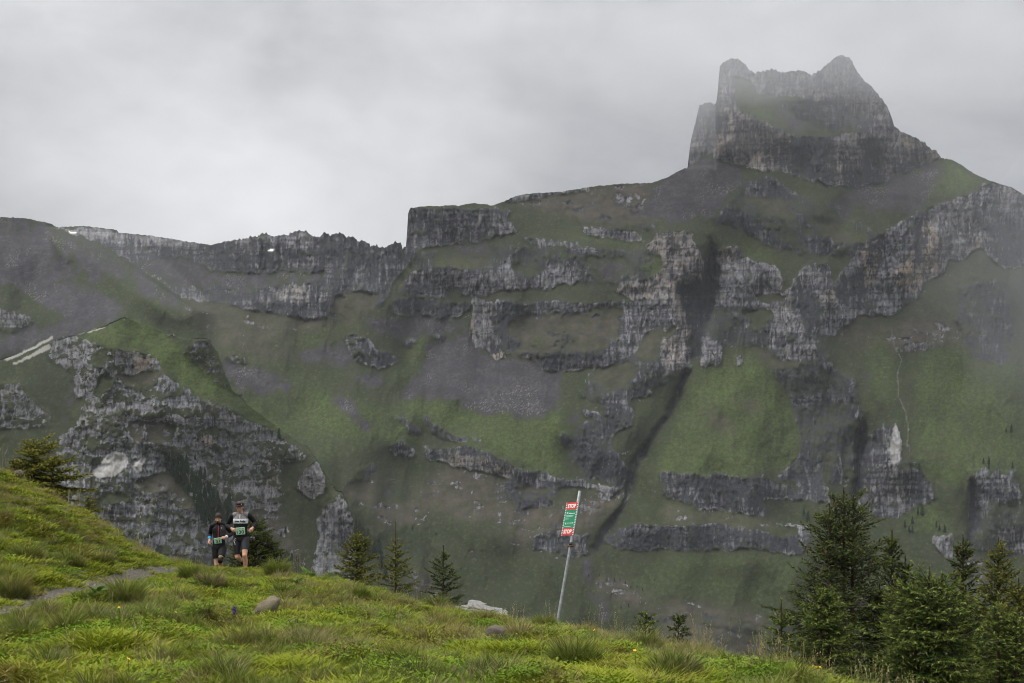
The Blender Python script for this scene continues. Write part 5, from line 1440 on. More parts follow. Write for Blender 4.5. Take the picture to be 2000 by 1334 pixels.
# ------------------------------------------------------------------ tussocks one can tell apart
def tussock(px, py, wpx, hpx, kind, label, seed, Y=None):
    rs_ = np.random.RandomState(seed)
    p = hit(px, py) if Y is None else on_ground(px, Y)
    w = wpx / F * p.y; h = hpx / F * p.y
    n = int(800 * min(1.6, max(0.5, w * h / 0.12)))
    mat = {'green': M_TUFT2, 'blue': M_TUFT, 'dry': M_DRY}[kind]
    V, Fc, A, Rn = blades(rs_, n, w * 0.42, h * 0.55, h * 1.3, 0.0085, 0.28, 0.45, 3, center_pow=0.55, dome=0.6)
    o = link(bpy.data.objects.new('grass_tussock', clump_mesh('grass_tussock', (V, Fc, A, Rn), mat)))
    o.location = p + Vector((0, 0.0, -0.02))
    # dead straw round the foot
    V, Fc, A, Rn = blades(rs_, n // 5, w * 0.42, h * 0.25, h * 0.5, 0.008, 0.8, 0.9, 2, center_pow=0.4)
    V[:, 2] = np.maximum(V[:, 2], 0.0)
    s_ = link(bpy.data.objects.new('dead_straw', clump_mesh('dead_straw', (V, Fc, A, Rn), M_STRAW)), o)
    tag(o, label, 'grass tussock', 'large grass tussocks in the meadow')
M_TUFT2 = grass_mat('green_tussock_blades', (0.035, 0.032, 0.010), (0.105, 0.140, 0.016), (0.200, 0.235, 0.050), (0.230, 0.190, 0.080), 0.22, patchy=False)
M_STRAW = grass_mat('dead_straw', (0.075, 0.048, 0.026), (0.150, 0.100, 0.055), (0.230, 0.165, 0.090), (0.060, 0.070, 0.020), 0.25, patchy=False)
TUS = [(243,1176,92,64,'green','largest dark green tussock, covering the path left of the runners'),
 (132,1238,66,66,'green','tall tussock with brown foot below the path, lower left'),
 (22,1168,74,62,'blue','wide blue green tussock above the path at the left edge'),
 (137,1106,52,42,'green','dark round tussock above the path, left one of a neighbouring pair'),
 (196,1108,52,48,'blue','bluish round tussock above the path, right one of a neighbouring pair'),
 (50,1096,70,48,'green','broad low tussock on the left slope above the blue green one'),
 (272,1184,46,38,'dry','small brownish tussock at the right foot of the largest one'),
 (352,1180,66,44,'blue','sprawling tussock below the path end with pale blades'),
 (411,1148,56,44,'dry','straw topped tussock below the runners'),
 (372,1130,46,40,'green','olive tussock just below the path end'),
 (541,1124,50,44,'green','tussock on the crest right of the taller runner'),
 (850,1172,64,42,'blue','grey green tussock on the crest in front of the small dark spruce'),
 (700,1170,54,36,'green','low tussock on the slope below the broad crest spruce'),
 (1012,1252,88,50,'dry','reddish straw tussock right of the rounded brown stone'),
 (1120,1296,110,74,'green','big upright green tussock below the foot of the sign pole'),
 (1318,1316,120,66,'blue','broad blue grey tussock at the lower right of the meadow'),
 (1264,1268,52,48,'green','green tussock below the light green sapling'),
 (1422,1300,50,42,'green','round green tussock near the right end of the crest'),
 (1060,1225,56,36,'green','tussock on the crest left of the sign pole foot'),
 (640,1280,70,40,'dry','rusty flattened tussock in the lower middle of the meadow'),
 (330,1290,80,46,'green','soft green tussock in the lower left meadow'),
 (870,1300,84,44,'green','low olive tussock at the bottom, right of the meadow middle')]
for k, (px, py, w, h, kd, lb) in enumerate(TUS):
    tussock(px, py, w, h, kd, lb, 300 + k)
tussock(398, 1095, 46, 17, 'dry', 'tan domed tussock on the skyline left of the smaller runner', 340, Y=29.0)

# ------------------------------------------------------------------ broad leaved plants and flowers
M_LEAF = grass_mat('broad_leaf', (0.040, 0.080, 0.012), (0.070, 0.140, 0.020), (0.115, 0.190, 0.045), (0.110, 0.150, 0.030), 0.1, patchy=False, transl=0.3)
def leafy(px, py, wpx, n, seed, label, up=0.5):
    rs_ = np.random.RandomState(seed)
    p = hit(px, py); w = wpx / F * p.y
    t = empty('broad_leaved_plant', p); tag(t, label, 'plant', 'broad leaved plants in the meadow')
    for k in range(n):
        v, tt_, q = leaf(rs_, w * rs_.uniform(0.42, 0.62), w * rs_.uniform(0.17, 0.24), 0.2)
        me = mesh_np('leaf', v, [tt_, q]); set_attr(me, 'along', np.linspace(0.4, 1.0, len(v))); set_attr(me, 'each', np.full(len(v), rs_.rand()))
        me.materials.append(M_LEAF)
        o = link(bpy.data.objects.new('leaf', me), t)
        o.rotation_euler = (rs_.normal(0, 0.25), -up * rs_.uniform(0.4, 1.7), k / n * 6.28 + rs_.normal(0, 0.3))
        o.location = (0, 0, rs_.uniform(0.02, 0.10))
leafy(188, 1172, 50, 14, 1, 'bright leafy rosette beside the path in front of the largest tussock')
leafy(602, 1132, 46, 12, 2, 'large leaved plant on the crest right of the runners', 0.6)
leafy(642, 1128, 36, 10, 3, 'second large leaved plant on the crest, left of the broad crest spruce', 0.6)
leafy(580, 1146, 44, 10, 4, 'spreading dark leaved plant just below the crest plants', 0.35)

M_PURP = plain('monkshood_petals', (0.085, 0.030, 0.22), 0.7, 0.2, 0.25, 90.0)
M_YEL = plain('buttercup_petals', (0.70, 0.46, 0.02), 0.6, 0.3, 0.15, 90.0)
M_STEM = plain('flower_stem', (0.06, 0.10, 0.025), 0.8, 0.2, 0.2, 50.0)
def monkshood(px, py, hpx, seed, label, Y=None):
    rs_ = np.random.RandomState(seed)
    p = hit(px, py) if Y is None else on_ground(px, Y)
    h = hpx / F * p.y
    t = empty('monkshood', p); tag(t, label, 'flower', 'purple flower spikes')
    v, q = tube_np([(0, 0, -0.02), (0.01, 0, h * 0.5), (0.0, 0, h)], [0.005, 0.004, 0.002], 5)
    add_obj('stem', mesh_np('stem', v, q, True), M_STEM, t)
    for k in range(11):
        z = h * (0.45 + 0.52 * k / 10)
        a = k * 2.4
        b = bmesh.new(); bmesh.ops.create_icosphere(b, subdivisions=1, radius=0.014 * (1.15 - 0.05 * k))
        for vv in b.verts: vv.co = Vector((vv.co.x * 0.8, vv.co.y, vv.co.z * 1.35 + (0.008 if vv.co.x > 0 else 0)))
        me = bpy.data.meshes.new('petal'); b.to_mesh(me); b.free()
        o = add_obj('blossom', me, M_PURP, t); o.location = (0.014 * math.cos(a), 0.014 * math.sin(a), z); o.rotation_euler = (0, 0.4, a)
    for k in range(7):
        v, tt_, q = leaf(rs_, 0.10, 0.035)
        me = mesh_np('leaf', v, [tt_, q]); set_attr(me, 'along', np.full(len(v), 0.6)); set_attr(me, 'each', np.full(len(v), 0.3)); me.materials.append(M_LEAF)
        o = link(bpy.data.objects.new('leaf', me), t); o.location = (0, 0, h * 0.05 * (k + 1)); o.rotation_euler = (0, -0.5, k * 2.4)
monkshood(458, 1212, 26, 1, 'purple flower spike in the grass left of the tan boulder')
monkshood(1046, 1222, 26, 2, 'purple flowers on the crest left of the sign pole', Y=23.0)
monkshood(1052, 1222, 22, 3, 'shorter purple flower close beside the crest one', Y=23.1)
def petals(n, r, lift, mat, name):
    V, Tq = [], []
    for k in range(n):
        a = k / n * 2 * math.pi; c, s = math.cos(a), math.sin(a); b = len(V)
        V += [(0, 0, 0), (c * r * 0.6 - s * r * 0.35, s * r * 0.6 + c * r * 0.35, lift * 0.7), (c * r, s * r, lift), (c * r * 0.6 + s * r * 0.35, s * r * 0.6 - c * r * 0.35, lift * 0.7)]
        Tq.append((b, b + 3, b + 2, b + 1))
    me = mesh_np(name, np.array(V), np.array(Tq)); me.materials.append(mat); return me
YF = petals(5, 0.017, 0.010, M_YEL, 'flower_head')
v, q = tube_np([(0, 0, -0.02), (0.006, 0, 0.09), (0.0, 0, 0.175)], [0.003, 0.0025, 0.002], 4)
YS = mesh_np('stem', v, q, True); YS.materials.append(M_STEM)
for k, (px, py) in enumerate([(233,1218),(343,1228),(331,1229),(572,1252),(1115,1266),(1161,1262),(1240,1310),(58,1035),(67,1036),(111,1052),(270,1300),(1588,1318),(1602,1322),(1594,1330),(250,1339-6),(905,1252),(700,1318),(476,1240)]):
    p = hit(px, py)
    o = empty('yellow_flower', p + Vector((0, 0, -0.01))); tag(o, 'small yellow buttercup dotted in the meadow grass', 'flower', 'yellow flowers dotted in the meadow')
    hd = link(bpy.data.objects.new('flower_head', YF), o); hd.location = (0, 0, 0.175); hd.rotation_euler = (0.6, 0, k)
    link(bpy.data.objects.new('stem', YS), o)

order_labels('yellow flowers dotted in the meadow', 'small yellow buttercup dotted in the meadow grass')
# thin bleached stakes on the left crest
M_STAKE = plain('bleached_wood', (0.22, 0.20, 0.17), 0.9, 0.1, 0.25, 30.0)
def stake(px, py_top, py_base, Y, label):
    b = P(px, py_base, Y); tp = P(px + 1, py_top, Y)
    v, q = tube_np([(0, 0, -0.15), (0, 0, 0.0), tuple((tp - b) * 0.98), tuple(tp - b)], [0.009, 0.009, 0.008, 0.004], 6)
    o = add_obj('wooden_stake', mesh_np('wooden_stake', v, q, True), M_STAKE); o.location = b
    tag(o, label, 'stake')
stake(291, 1044, 1062, 28.6, 'short bleached wooden stake on the left crest above the path')
stake(134, 956, 985, 26.4, 'thin grey stake between the windswept spruce and the little bush')

# ------------------------------------------------------------------ the leaning sign
M_GALV = NT('galvanised_steel')
_n = M_GALV.noise(18.0, 4, 0.6, M_GALV.n('ShaderNodeTexCoord').outputs['Object'])
M_GALV = (lambda t, n: t.set(t.mix(t.ramp(n, 0.3, 0.75), (0.17, 0.185, 0.185), (0.33, 0.345, 0.345)), 0.5, 0.4, Metallic=0.35))(M_GALV, _n)
def enamel(name, c): return plain(name, c, 0.45, 0.4, 0.06, 12.0)
M_RED, M_GRN, M_WHT, M_BLK = enamel('red_print', (0.50, 0.035, 0.035)), enamel('green_print', (0.010, 0.19, 0.095)), enamel('white_print', (0.74, 0.76, 0.74)), enamel('black_fitting', (0.02, 0.02, 0.02))
M_RUST = plain('rusty_clamp', (0.16, 0.07, 0.03), 0.8, 0.2, 0.4, 60.0)
SY = 22.4
s_base, s_top = P(1087.5, 1222, SY), P(1132.5, 959, SY + 0.55)
axis_p = (s_top - s_base); sl = axis_p.length; axis_p.normalize()
hx = Vector((1.0, -0.95, 0.0)); hz = 0.125
hvec = Vector((1.0, 0, hz)); hvec.y = -(hvec.x * axis_p.x + hvec.z * axis_p.z) / axis_p.y
hvec.normalize()
nvec = hvec.cross(axis_p).normalized()
if nvec.y > 0: nvec = -nvec
sgn = empty('warning_sign', s_base); tag(sgn, 'leaning grey steel pole with a red and green STOP wildlife notice', 'sign')
v, q = tube_np([axis_p * t for t in (-0.5, 0.0, sl * 0.5, sl - 0.004, sl, sl + 0.001)], [0.027, 0.027, 0.027, 0.027, 0.024, 0.001], 20)
add_obj('pole', mesh_np('pole', v, q, True), M_GALV, sgn)
def frame_obj(name, V, Fc, mat, parent, smooth=False):
    """verts given as (along h, along pole, out towards the viewer)"""
    W = np.array([hvec * a + axis_p * b + nvec * c for a, b, c in V])
    return add_obj(name, mesh_np(name, W, Fc, smooth), mat, parent)
def slab3(a0, a1, b0, b1, c0, c1):
    V = [(a0,b0,c0),(a1,b0,c0),(a1,b1,c0),(a0,b1,c0),(a0,b0,c1),(a1,b0,c1),(a1,b1,c1),(a0,b1,c1)]
    Q = np.array([(0,1,2,3),(4,7,6,5),(0,4,5,1),(1,5,6,2),(2,6,7,3),(3,7,4,0)])
    return V, Q
# the panel hangs to the left of the pole
proj = lambda w: (1000 + F * w.x / w.y, HOR - F * (w.z - EYE) / w.y)
b1 = sl * (1222 - 981) / (1222 - 959) * 0.995; b0 = sl * (1222 - 1047.5) / (1222 - 959)
pw = 0.2035 / max(0.35, hvec.x)
a1 = 0.045 / max(0.35, hvec.x) * 0.9; a0 = a1 - pw
pc = 0.034
panel = frame_obj('sign_panel', *slab3(a0, a1, b0, b1, pc, pc + 0.004), M_WHT, sgn)
H_ = b1 - b0; e = pc + 0.004; m_ = 0.085 * pw
V, Q = slab3(a0 + m_, a1 - m_, b0 + 0.225 * H_, b1 - 0.225 * H_, e, e + 0.002); frame_obj('green_field', V, Q, M_GRN, panel)
V, Q = slab3(a0 + m_, a1 - m_, b1 - 0.223 * H_, b1, e, e + 0.002); frame_obj('red_field', V, Q, M_RED, panel)
V, Q = slab3(a0 + m_, a1 - m_, b0, b0 + 0.223 * H_, e, e + 0.002); frame_obj('red_field', V, Q, M_RED, panel)
# slanted green and red hatching down both edges
for side in (0, 1):
    for k in range(13):
        y0 = b0 + H_ * (k + 0.12) / 13; y1 = y0 + H_ / 13 * 0.52; sk = H_ / 13 * 0.3
        x0, x1 = (a0, a0 + m_ * 0.98) if side == 0 else (a1 - m_ * 0.98, a1)
        V = [(x0,y0,e),(x1,y0+sk,e),(x1,y1+sk,e),(x0,y1,e),(x0,y0,e+0.002),(x1,y0+sk,e+0.002),(x1,min(y1+sk,b1),e+0.002),(x0,y1,e+0.002)]
        V = [(a_, min(b_, b1), c_) for a_, b_, c_ in V]
        frame_obj('hatch_bar', V, slab3(0,1,0,1,0,1)[1], M_RED if k in (0, 12) else M_GRN, panel)
def text_mesh(s, bold=0.0):
    cu = bpy.data.curves.new('lettering', 'FONT'); cu.body = s; cu.size = 1.0; cu.align_x = 'CENTER'; cu.align_y = 'CENTER'
    cu.extrude = 0.02; cu.offset = bold; cu.resolution_u = 3
    ob = bpy.data.objects.new('lettering', cu); C.objects.link(ob)
    dg = bpy.context.evaluated_depsgraph_get()
    me = bpy.data.meshes.new_from_object(ob.evaluated_get(dg))
    bpy.data.objects.remove(ob); bpy.data.curves.remove(cu)
    v = np.zeros(len(me.vertices) * 3, np.float32); me.vertices.foreach_get('co', v); v = v.reshape(-1, 3)
    return me, v
def lettering(s, ca, cb, width, height, mat, parent, bold=0.02, thick=0.0015, z=None, fr=None):
    """flat raised lettering, fitted to width x height on the frame fr = (h, up, out, origin)"""
    me, v = text_mesh(s, bold)
    me.name = 'lettering'
    mn, mx = v.min(0), v.max(0)
    u = (v - (mn + mx) / 2) / np.maximum(mx - mn, 1e-6)
    h_, u_, o_, org = fr
    W = np.array(org)[None] + np.outer(ca + u[:, 0] * width, h_) + np.outer(cb + u[:, 1] * height, u_) + np.outer(z + (u[:, 2] + 0.5) * thick, o_)
    me.vertices.foreach_set('co', W.astype(np.float32).ravel()); me.update()
    me.materials.clear(); me.materials.append(mat)
    return link(bpy.data.objects.new('lettering', me), parent)
SF = (tuple(hvec), tuple(axis_p), tuple(nvec), (0, 0, 0))
am_ = (a0 + a1) / 2; e2 = e + 0.002
lettering('STOP', am_, b1 - 0.112 * H_, pw * 0.66, H_ * 0.125, M_WHT, panel, 0.03, z=e2, fr=SF)
lettering('STOP', am_, b0 + 0.112 * H_, pw * 0.66, H_ * 0.125, M_WHT, panel, 0.03, z=e2, fr=SF)
lettering('Wildruhezonen', am_ + 0.10 * pw, b1 - 0.335 * H_, pw * 0.50, H_ * 0.030, M_WHT, panel, 0.03, z=e2, fr=SF)
# fine print lines, crest and the four pictograms
for k, (yy, ww) in enumerate(((0.405, 0.62), (0.435, 0.55), (0.475, 0.25), (0.505, 0.30), (0.735, 0.55))):
    yc = b1 - yy * H_; xl = a0 + m_ * 1.6
    frame_obj('print_line', *slab3(xl, xl + ww * pw, yc - 0.0022, yc + 0.0022, e2, e2 + 0.001), M_WHT, panel)
def glyph(pts, ca, cb, s, name='pictogram'):
    n = len(pts)
    V = [(ca + x * s, cb + y * s, e2) for x, y in pts] + [(ca + x * s, cb + y * s, e2 + 0.001) for x, y in pts]
    W = np.array([hvec * a + axis_p * b + nvec * c for a, b, c in V])
    me = bpy.data.meshes.new(name); me.from_pydata([tuple(w) for w in W], [], [tuple(range(n - 1, -1, -1)), tuple(range(n, 2 * n))] + [(i, (i + 1) % n, n + (i + 1) % n, n + i) for i in range(n)])
    me.update(); add_obj(name, me, M_WHT, panel)
glyph([(-1,-1),(-0.6,-1),(-0.3,0.0),(0.1,-1),(0.5,-1),(0.2,0.4),(0.8,1.2),(0.4,1.3),(0,0.6),(-0.4,1.3),(-0.8,1.2),(-0.4,0.4)], a0 + 0.24 * pw, b1 - 0.325 * H_, 0.028 * H_ , 'crest')
PG = [[(-0.5,-1),(0,-1),(0.5,-0.9),(0.3,-0.2),(0.5,0.4),(0.1,1.0),(-0.2,0.3),(-0.4,-0.2)], [(-0.6,-1),(-0.2,-0.9),(0.2,-0.2),(0.6,0.3),(0.3,1),(0,0.5),(-0.5,0.2),(-0.2,-0.2)],
      [(-0.6,-0.9),(0.8,-0.9),(0.8,-0.6),(0.1,-0.5),(0.1,0.6),(0.4,1),(-0.3,1),(-0.3,-0.3)], [(-1,-0.6),(-0.5,-0.6),(-0.4,0),(0.4,0),(0.5,-0.6),(0.9,-0.6),(1,0.2),(0.6,0.6),(-0.6,0.5),(-1,0.3)]]
for k, g in enumerate(PG):
    glyph(g, a0 + (0.22 + 0.19 * k) * pw, b1 - 0.635 * H_, 0.032 * H_)
# two brackets behind the panel, and the strap lower down the pole
for bb in (b0 + 0.10 * H_, b1 - 0.12 * H_):
    frame_obj('bracket', *slab3(-0.036, 0.036, bb - 0.012, bb + 0.012, 0.012, pc - 0.001), M_GALV, sgn)
bs = sl * (1222 - 1064) / (1222 - 959)
v, q = tube_np([axis_p * (bs - 0.030), axis_p * (bs - 0.030), axis_p * (bs + 0.030), axis_p * (bs + 0.030)], [0.026, 0.032, 0.032, 0.026], 18)
add_obj('strap', mesh_np('strap', v, q, True), M_BLK, sgn)
frame_obj('clamp', *slab3(-0.062, 0.085, bs - 0.048, bs - 0.034, -0.020, 0.044), M_RUST, sgn)
print('small things', round(time.time() - T0, 1), 'sign', proj(s_base + hvec * a0 + axis_p * b1), proj(s_base + hvec * a1 + axis_p * b1), proj(s_base + hvec * a1 + axis_p * b0), proj(s_base + hvec * a0 + axis_p * b0), hvec)
# ------------------------------------------------------------------ the two runners
def skin_mat(name, c):
    t = NT(name)
    n = t.noise(22.0, 3, 0.5)
    col = t.mix(n, tuple(x * 0.86 for x in c), tuple(min(1, x * 1.12) for x in c))
    return t.set(col, 0.55, 0.35, Subsurface_Weight=0.0)
M_SKIN1 = skin_mat('tanned_skin', (0.50, 0.265, 0.175)); M_SKIN2 = skin_mat('light_skin', (0.52, 0.30, 0.21))
M_LIP = plain('lips', (0.32, 0.10, 0.085), 0.6, 0.3, 0.1); M_EYE = plain('eye_white', (0.60, 0.57, 0.53), 0.4, 0.4, 0.05); M_IRIS = plain('iris', (0.035, 0.022, 0.016), 0.3, 0.5, 0.05)
M_CBLK = plain('black_sports_cloth', (0.010, 0.010, 0.012), 0.75, 0.25, 0.3, 40.0, 0.2)
M_CNVY = plain('dark_lycra', (0.012, 0.013, 0.018), 0.55, 0.4, 0.25, 40.0, 0.15)
M_CCHR = plain('charcoal_cloth', (0.045, 0.05, 0.052), 0.8, 0.2, 0.2, 40.0)
M_CGRY = plain('grey_knit', (0.19, 0.185, 0.185), 0.85, 0.15, 0.12, 90.0)
M_CWHT = plain('white_cloth', (0.72, 0.72, 0.76), 0.8, 0.2, 0.05, 40.0)
M_CRED = plain('red_zip', (0.42, 0.03, 0.035), 0.6, 0.3, 0.1)
M_CBLU = plain('blue_band', (0.02, 0.28, 0.55), 0.7, 0.2, 0.15)
M_BIB = plain('pale_green_bib', (0.36, 0.60, 0.42), 0.6, 0.3, 0.06, 20.0)
M_ORG = plain('orange_print', (0.62, 0.19, 0.03), 0.6, 0.3, 0.15)
M_INK = plain('dark_ink', (0.018, 0.03, 0.025), 0.6, 0.3, 0.1)
M_HAIR1 = plain('short_brown_hair', (0.075, 0.042, 0.030), 0.7, 0.3, 0.5, 60.0, 0.6); M_HAIR2 = plain('dark_brown_hair', (0.035, 0.022, 0.016), 0.7, 0.3, 0.5, 60.0, 0.6)
M_SHOE = plain('dark_running_shoe', (0.03, 0.035, 0.045), 0.7, 0.3, 0.3, 30.0); M_YELL = plain('yellow_print', (0.70, 0.50, 0.03), 0.6, 0.3, 0.1)

class Body:
    """volumes of one body, fused into a single continuous surface by a voxel remesh"""
    def __init__(self): self.V, self.Q, self.n, self.bones = [], [], 0, []
    def add(self, v, q): self.V.append(np.asarray(v, float)); self.Q.append(np.asarray(q) + self.n); self.n += len(v)
    def loft(self, rings, sides=18):
        """rings: (centre, rx, ry, [yaw]) horizontal ellipses, closed at both ends"""
        P_ = []
        for r in rings:
            c, rx, ry = r[0], r[1], r[2]; yaw = r[3] if len(r) > 3 else 0
            for k in range(sides):
                a = 2 * math.pi * k / sides; x, y = rx * math.cos(a), ry * math.sin(a)
                P_.append((c[0] + x * math.cos(yaw) - y * math.sin(yaw), c[1] + x * math.sin(yaw) + y * math.cos(yaw), c[2]))
        n = len(rings); i = np.arange(n * sides).reshape(n, sides); j = np.roll(i, -1, 1)
        Q = [np.stack([i[:-1], j[:-1], j[1:], i[1:]], -1).reshape(-1, 4)]
        P_ = np.array(P_)
        cb, ct = len(P_), len(P_) + 1
        P_ = np.concatenate([P_, [rings[0][0]], [rings[-1][0]]])
        caps = [(i[0, (k + 1) % sides], i[0, k], cb, cb) for k in range(sides)] + [(i[-1, k], i[-1, (k + 1) % sides], ct, ct) for k in range(sides)]
        self.add(P_, np.concatenate(Q + [np.array(caps)]))
    def limb(self, pts, rad, name, sides=14):
        """tapered limb with rounded ends"""
        pts = [np.array(p, float) for p in pts]
        d0 = pts[0] - pts[1]; d0 /= np.linalg.norm(d0); d1 = pts[-1] - pts[-2]; d1 /= np.linalg.norm(d1)
        r0, r1 = rad[0], rad[-1]
        # densify with a smooth taper
        P2, R2 = [], []
        for k in range(len(pts) - 1):
            for t in np.linspace(0, 1, 6, endpoint=False):
                P2.append(pts[k] * (1 - t) + pts[k + 1] * t); R2.append(rad[k] * (1 - t) + rad[k + 1] * t)
        P2.append(pts[-1]); R2.append(rad[-1])
        head = [pts[0] + d0 * r0 * f for f in (0.98, 0.8, 0.45)]; hr = [r0 * 0.15, r0 * 0.6, r0 * 0.89]
        tail = [pts[-1] + d1 * r1 * f for f in (0.45, 0.8, 0.98)]; tr_ = [r1 * 0.89, r1 * 0.6, r1 * 0.15]
        v, q = tube_np(head + P2 + tail, hr + R2 + tr_, sides)
        n = len(v)
        v = np.concatenate([v, [head[0]], [tail[-1]]])
        caps = [((k + 1) % sides, k, n, n) for k in range(sides)] + [(n - sides + k, n - sides + (k + 1) % sides, n + 1, n + 1) for k in range(sides)]
        self.add(v, np.concatenate([q, np.array(caps)]))
        self.bones.append((name, pts))
    def ball(self, c, r, rot=None):
        b = bmesh.new(); bmesh.ops.create_icosphere(b, subdivisions=3, radius=1.0)
        v = np.array([x.co[:] for x in b.verts]) * np.array(r)
        f = [[y.index for y in x.verts] for x in b.faces]; b.free()
        if rot is not None: v = v @ np.array(rot.to_3x3()).T
        self.add(v + np.array(c), np.array([(a, b_, c_, c_) for a, b_, c_ in f]))
    def fuse(self, voxel):
        V = np.concatenate(self.V); Q = np.concatenate(self.Q)
        faces = [tuple(dict.fromkeys(q)) for q in Q.tolist()]
        me = bpy.data.meshes.new('body'); me.from_pydata(V.tolist(), [], faces); me.update()
        ob = bpy.data.objects.new('body', me); C.objects.link(ob)
        b = bmesh.new(); b.from_mesh(me); bmesh.ops.recalc_face_normals(b, faces=b.faces); b.to_mesh(me); b.free()
        m = ob.modifiers.new('fuse', 'REMESH'); m.mode = 'VOXEL'; m.voxel_size = voxel; m.adaptivity = 0.0
        s = ob.modifiers.new('smooth', 'SMOOTH'); s.factor = 0.5; s.iterations = 3
        dg = bpy.context.evaluated_depsgraph_get()
        out = bpy.data.meshes.new_from_object(ob.evaluated_get(dg))
        bpy.data.objects.remove(ob)
        nv, npz = len(out.vertices), len(out.polygons)
        co = np.zeros(nv * 3, np.float32); out.vertices.foreach_get('co', co)
        no = np.zeros(nv * 3, np.float32); out.vertices.foreach_get('normal', no)
        qs = np.array([tuple(p.vertices) if len(p.vertices) == 4 else tuple(p.vertices) + (p.vertices[-1],) for p in out.polygons])
        bpy.data.meshes.remove(out)
        return co.reshape(-1, 3).astype(float), no.reshape(-1, 3).astype(float), qs
def seg_dist(p, a, b):
    a, b = np.array(a, float), np.array(b, float)
    e = b - a; t = np.clip(((p - a) @ e) / (e @ e), 0, 1)
    return np.linalg.norm(p - a - t[:, None] * e, axis=1), t
def shell(name, co, no, qs, sel, off, mats, matidx, parent, rim=0.012):
    """clothing: the chosen body faces lifted off the skin, with a turned-in hem"""
    f = qs[sel]; used = np.unique(f); remap = np.full(len(co), -1); remap[used] = np.arange(len(used))
    V = co[used] + no[used] * off
    f2 = remap[f]
    n = len(V)
    V2 = np.concatenate([V, co[used] - no[used] * rim * 0.3])
    e = {}
    for q in f2:
        for a, b in zip(q, np.roll(q, -1)):
            if a == b: continue
            k = (min(a, b), max(a, b)); e[k] = None if k in e else (a, b)
    rimq = [(b, a, a + n, b + n) for v in e.values() if v is not None for a, b in [v]]
    me = bpy.data.meshes.new(name)
    faces = [tuple(dict.fromkeys(x)) for x in f2.tolist()] + rimq
    me.from_pydata(V2.tolist(), [], faces); me.update()
    for m in mats: me.materials.append(m)
    mi = np.concatenate([matidx[sel], np.zeros(len(rimq), int)]) if len(mats) > 1 else np.zeros(len(faces), int)
    me.polygons.foreach_set('material_index', mi.astype(np.int32))
    me.polygons.foreach_set('use_smooth', np.ones(len(faces), bool))
    return link(bpy.data.objects.new(name, me), parent)

def hand(B, wrist, direc, palm_n, side, s=1.0, curl=1.0):
    """palm, four unequal curled fingers and a thumb on the side"""
    w = np.array(wrist, float); d = np.array(direc, float); d /= np.linalg.norm(d)
    n = np.array(palm_n, float); n -= d * (n @ d); n /= np.linalg.norm(n)
    l = np.cross(n, d) * side
    B.limb([w, w + d * 0.03 * s, w + d * 0.075 * s], [0.026 * s, 0.030 * s, 0.030 * s], 'hand', 10)
    B.limb([w + d * 0.04 * s + l * 0.022 * s, w + d * 0.08 * s + l * 0.026 * s], [0.019 * s, 0.017 * s], 'hand', 8)
    B.limb([w + d * 0.04 * s - l * 0.020 * s, w + d * 0.08 * s - l * 0.026 * s], [0.019 * s, 0.016 * s], 'hand', 8)
    for k, (o, L) in enumerate(((0.030, 0.90), (0.011, 1.0), (-0.009, 0.94), (-0.028, 0.76))):
        b = w + d * (0.083 - 0.004 * abs(k - 1)) * s + l * o * s
        a1, a2, a3 = 0.55 * curl, 1.25 * curl, 1.9 * curl
        p1 = b + (d * math.cos(a1) + n * math.sin(a1)) * 0.036 * L * s
        p2 = p1 + (d * math.cos(a2) + n * math.sin(a2)) * 0.026 * L * s
        p3 = p2 + (d * math.cos(a3) + n * math.sin(a3)) * 0.020 * L * s
        B.limb([b - d * 0.01, b, p1, p2, p3], [0.010 * s, 0.0100 * s, 0.0090 * s, 0.0082 * s, 0.007 * s], 'hand', 8)
    t0 = w + d * 0.028 * s + l * 0.028 * s
    t1 = t0 + (l * 0.6 + d * 0.7 + n * 0.4) * 0.034 * s; t2 = t1 + (d * 0.7 + n * 0.7 - l * 0.15) * 0.028 * s
    B.limb([t0 - l * 0.01, t0, t1, t2], [0.013 * s, 0.0125 * s, 0.0105 * s, 0.0085 * s], 'hand', 8)

def head(B, c, s=1.0, yaw=0.0, pitch=0.0, chin=0.0):
    """skull, jaw, nose, brows, cheeks, lips, ears; face towards -Y. c = centre of the skull. Returns a local frame"""
    R = Matrix.Rotation(yaw, 3, 'Z') @ Matrix.Rotation(pitch, 3, 'X')
    f = lambda x, y, z: tuple(np.array(c) + np.array(R @ Vector((x * s, y * s, z * s))))
    r4 = R
    B.ball(f(0, 0.012, 0.025), (0.074 * s, 0.093 * s, 0.088 * s), r4)
    B.ball(f(0, -0.020, -0.030), (0.064 * s, 0.066 * s, 0.075 * s), r4)
    B.ball(f(0, -0.040, -0.078), (0.042 * s, 0.036 * s, 0.034 * s), r4)        # jaw and chin
    B.ball(f(0, -0.068, -0.093), (0.019 * s, 0.015 * s, 0.015 * s), r4)
    for sd in (-1, 1):
        B.ball(f(sd * 0.040, -0.060, -0.028), (0.022 * s, 0.018 * s, 0.022 * s), r4)   # cheekbones
        B.ball(f(sd * 0.034, -0.073, 0.022), (0.026 * s, 0.012 * s, 0.009 * s), r4)    # brows
        B.ball(f(sd * 0.076, 0.012, -0.014), (0.009 * s, 0.020 * s, 0.030 * s), r4)    # ears
        B.ball(f(sd * 0.012, -0.090, -0.033), (0.010 * s, 0.011 * s, 0.008 * s), r4)   # nostrils
    B.limb([f(0, -0.076, 0.015), f(0, -0.090, -0.008), f(0, -0.104, -0.029)], [0.009 * s, 0.011 * s, 0.013 * s], 'head', 10)
    B.ball(f(0, -0.078, -0.056), (0.026 * s, 0.012 * s, 0.008 * s), r4)
    B.ball(f(0, -0.076, -0.069), (0.022 * s, 0.012 * s, 0.008 * s), r4)
    return f, R
